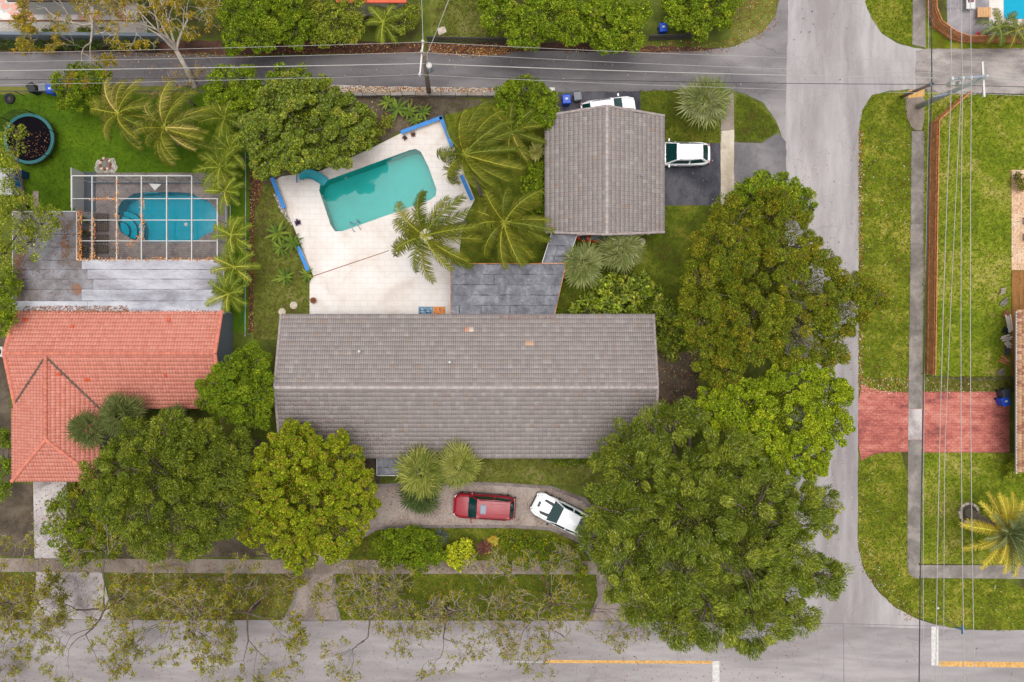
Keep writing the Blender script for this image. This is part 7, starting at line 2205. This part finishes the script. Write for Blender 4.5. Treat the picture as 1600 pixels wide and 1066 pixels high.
litter('fallen_leaves.002', 'dead leaves and twigs over the front swale and road', [
    (SWALE_A, 900), (SWALE_C, 1800), (SWALE_B, 600), ([(50, 750), (105, 750), (175, 968), (50, 968)], 700), ([(0, 970), (1250, 972), (1250, 1066), (0, 1066)], 900), (FRONT_B, 700), ([(590, 758), (905, 762), (930, 830), (590, 822)], 500), ([(0, 872), (790, 876), (790, 897), (0, 893)], 500)], 605, FALL, z=.045)
litter('fallen_leaves.003', 'orange dead leaves caught on the screen enclosure', [
    ([(121, 330), (128, 330), (128, 408), (121, 408)], 260, 2.80), ([(120, 402), (345, 402), (345, 408), (120, 408)], 260, 2.80), ([(218, 308), (226, 308), (226, 376), (218, 376)], 120, 2.82), ([(140, 308), (183, 308), (183, 313), (140, 313)], 60, 2.80), ([(180, 280), (186, 280), (186, 400), (180, 400)], 110, 2.85),
    ([(141, 340), (149, 340), (149, 404), (141, 404)], 90, 2.85), ([(196, 384), (224, 358), (226, 366), (205, 388)], 80, 2.80)], 606, [(C(220, 150, 84), 3), (C(236, 178, 120), 2), (C(190, 110, 60), 2)], (.12, .07))
litter('fallen_leaves.004', 'brown leaves banked on flat roof and coral eave', [
    ([(40, 478), (200, 478), (200, 492), (30, 492)], 900, 2.80), ([(22, 395), (40, 395), (38, 470), (22, 470)], 300, 2.78), ([(96, 345), (108, 345), (108, 405), (96, 405)], 160, 2.78), ([(22, 330), (118, 330), (118, 470), (22, 470)], 250, 2.78), ([(120, 484), (345, 484), (345, 491), (120, 491)], 260, 2.80)],
    607, [(C(166, 112, 76), 3), (C(140, 92, 64), 3), (C(190, 132, 88), 1)], (.10, .06))
litter('fallen_leaves.005', 'dry leaves lying on the black trampoline mat', [([(34, 205), (76, 205), (84, 225), (70, 246), (40, 246), (28, 225)], 120, .83)], 608, [(C(120, 84, 60), 3), (C(160, 112, 76), 2), (C(84, 60, 50), 2)], (.13, .06))
litter('fallen_leaves.007', 'reddish dead leaves caught on the lower left of the grey roof', [([(500, 655), (640, 690), (640, 714), (480, 714)], 160, lambda y: 2.84 + (714 - y) / 110 * 1.7), ([(440, 615), (560, 640), (620, 700), (445, 690)], 90, lambda y: 2.84 + (714 - y) / 110 * 1.7), ([(780, 494), (870, 494), (870, 498), (780, 498)], 70, 2.86)], 611, [(C(150, 84, 70), 2), (C(176, 110, 84), 2), (C(120, 70, 62), 1)], (.09, .05))
litter('tar_spots', 'dark tar and oil spots scattered on the asphalt', [([(1240, 10), (1345, 10), (1345, 140), (1400, 80), (1400, 135), (1240, 140)], 16, .034), ([(1236, 150), (1340, 150), (1340, 600), (1236, 600)], 10, .034), ([(0, 85), (1225, 85), (1225, 132), (0, 132)], 60, .03), ([(400, 985), (1600, 992), (1600, 1060), (400, 1060)], 30, .036), ([(1040, 228), (1122, 228), (1122, 318), (1040, 318)], 14, .03)], 612, [(C(128, 122, 122), 1), (C(146, 140, 139), 2), (C(162, 155, 153), 2)], (.17, .10), cat='stains', tilt=.0)
litter('pebbles', 'pale pebbles beside the blue wall', [([(426, 302), (438, 300), (462, 348), (456, 352), (438, 330)], 420, .03)], 609, [(C(226, 214, 200), 3), (C(200, 188, 176), 2), (C(170, 160, 150), 1)], (.12, .10), cat='pebbles', tilt=.5)
litter('fallen_leaves.006', 'mulch chips and dead leaves along the boundary strip', [([(390, 130), (412, 140), (410, 300), (398, 330), (396, 520), (388, 520), (391, 300)], 1500), ([(1026, 552), (1092, 548), (1090, 620), (1026, 640)], 400), ([(420, 155), (690, 150), (628, 206), (430, 282)], 800)], 610, FALL)
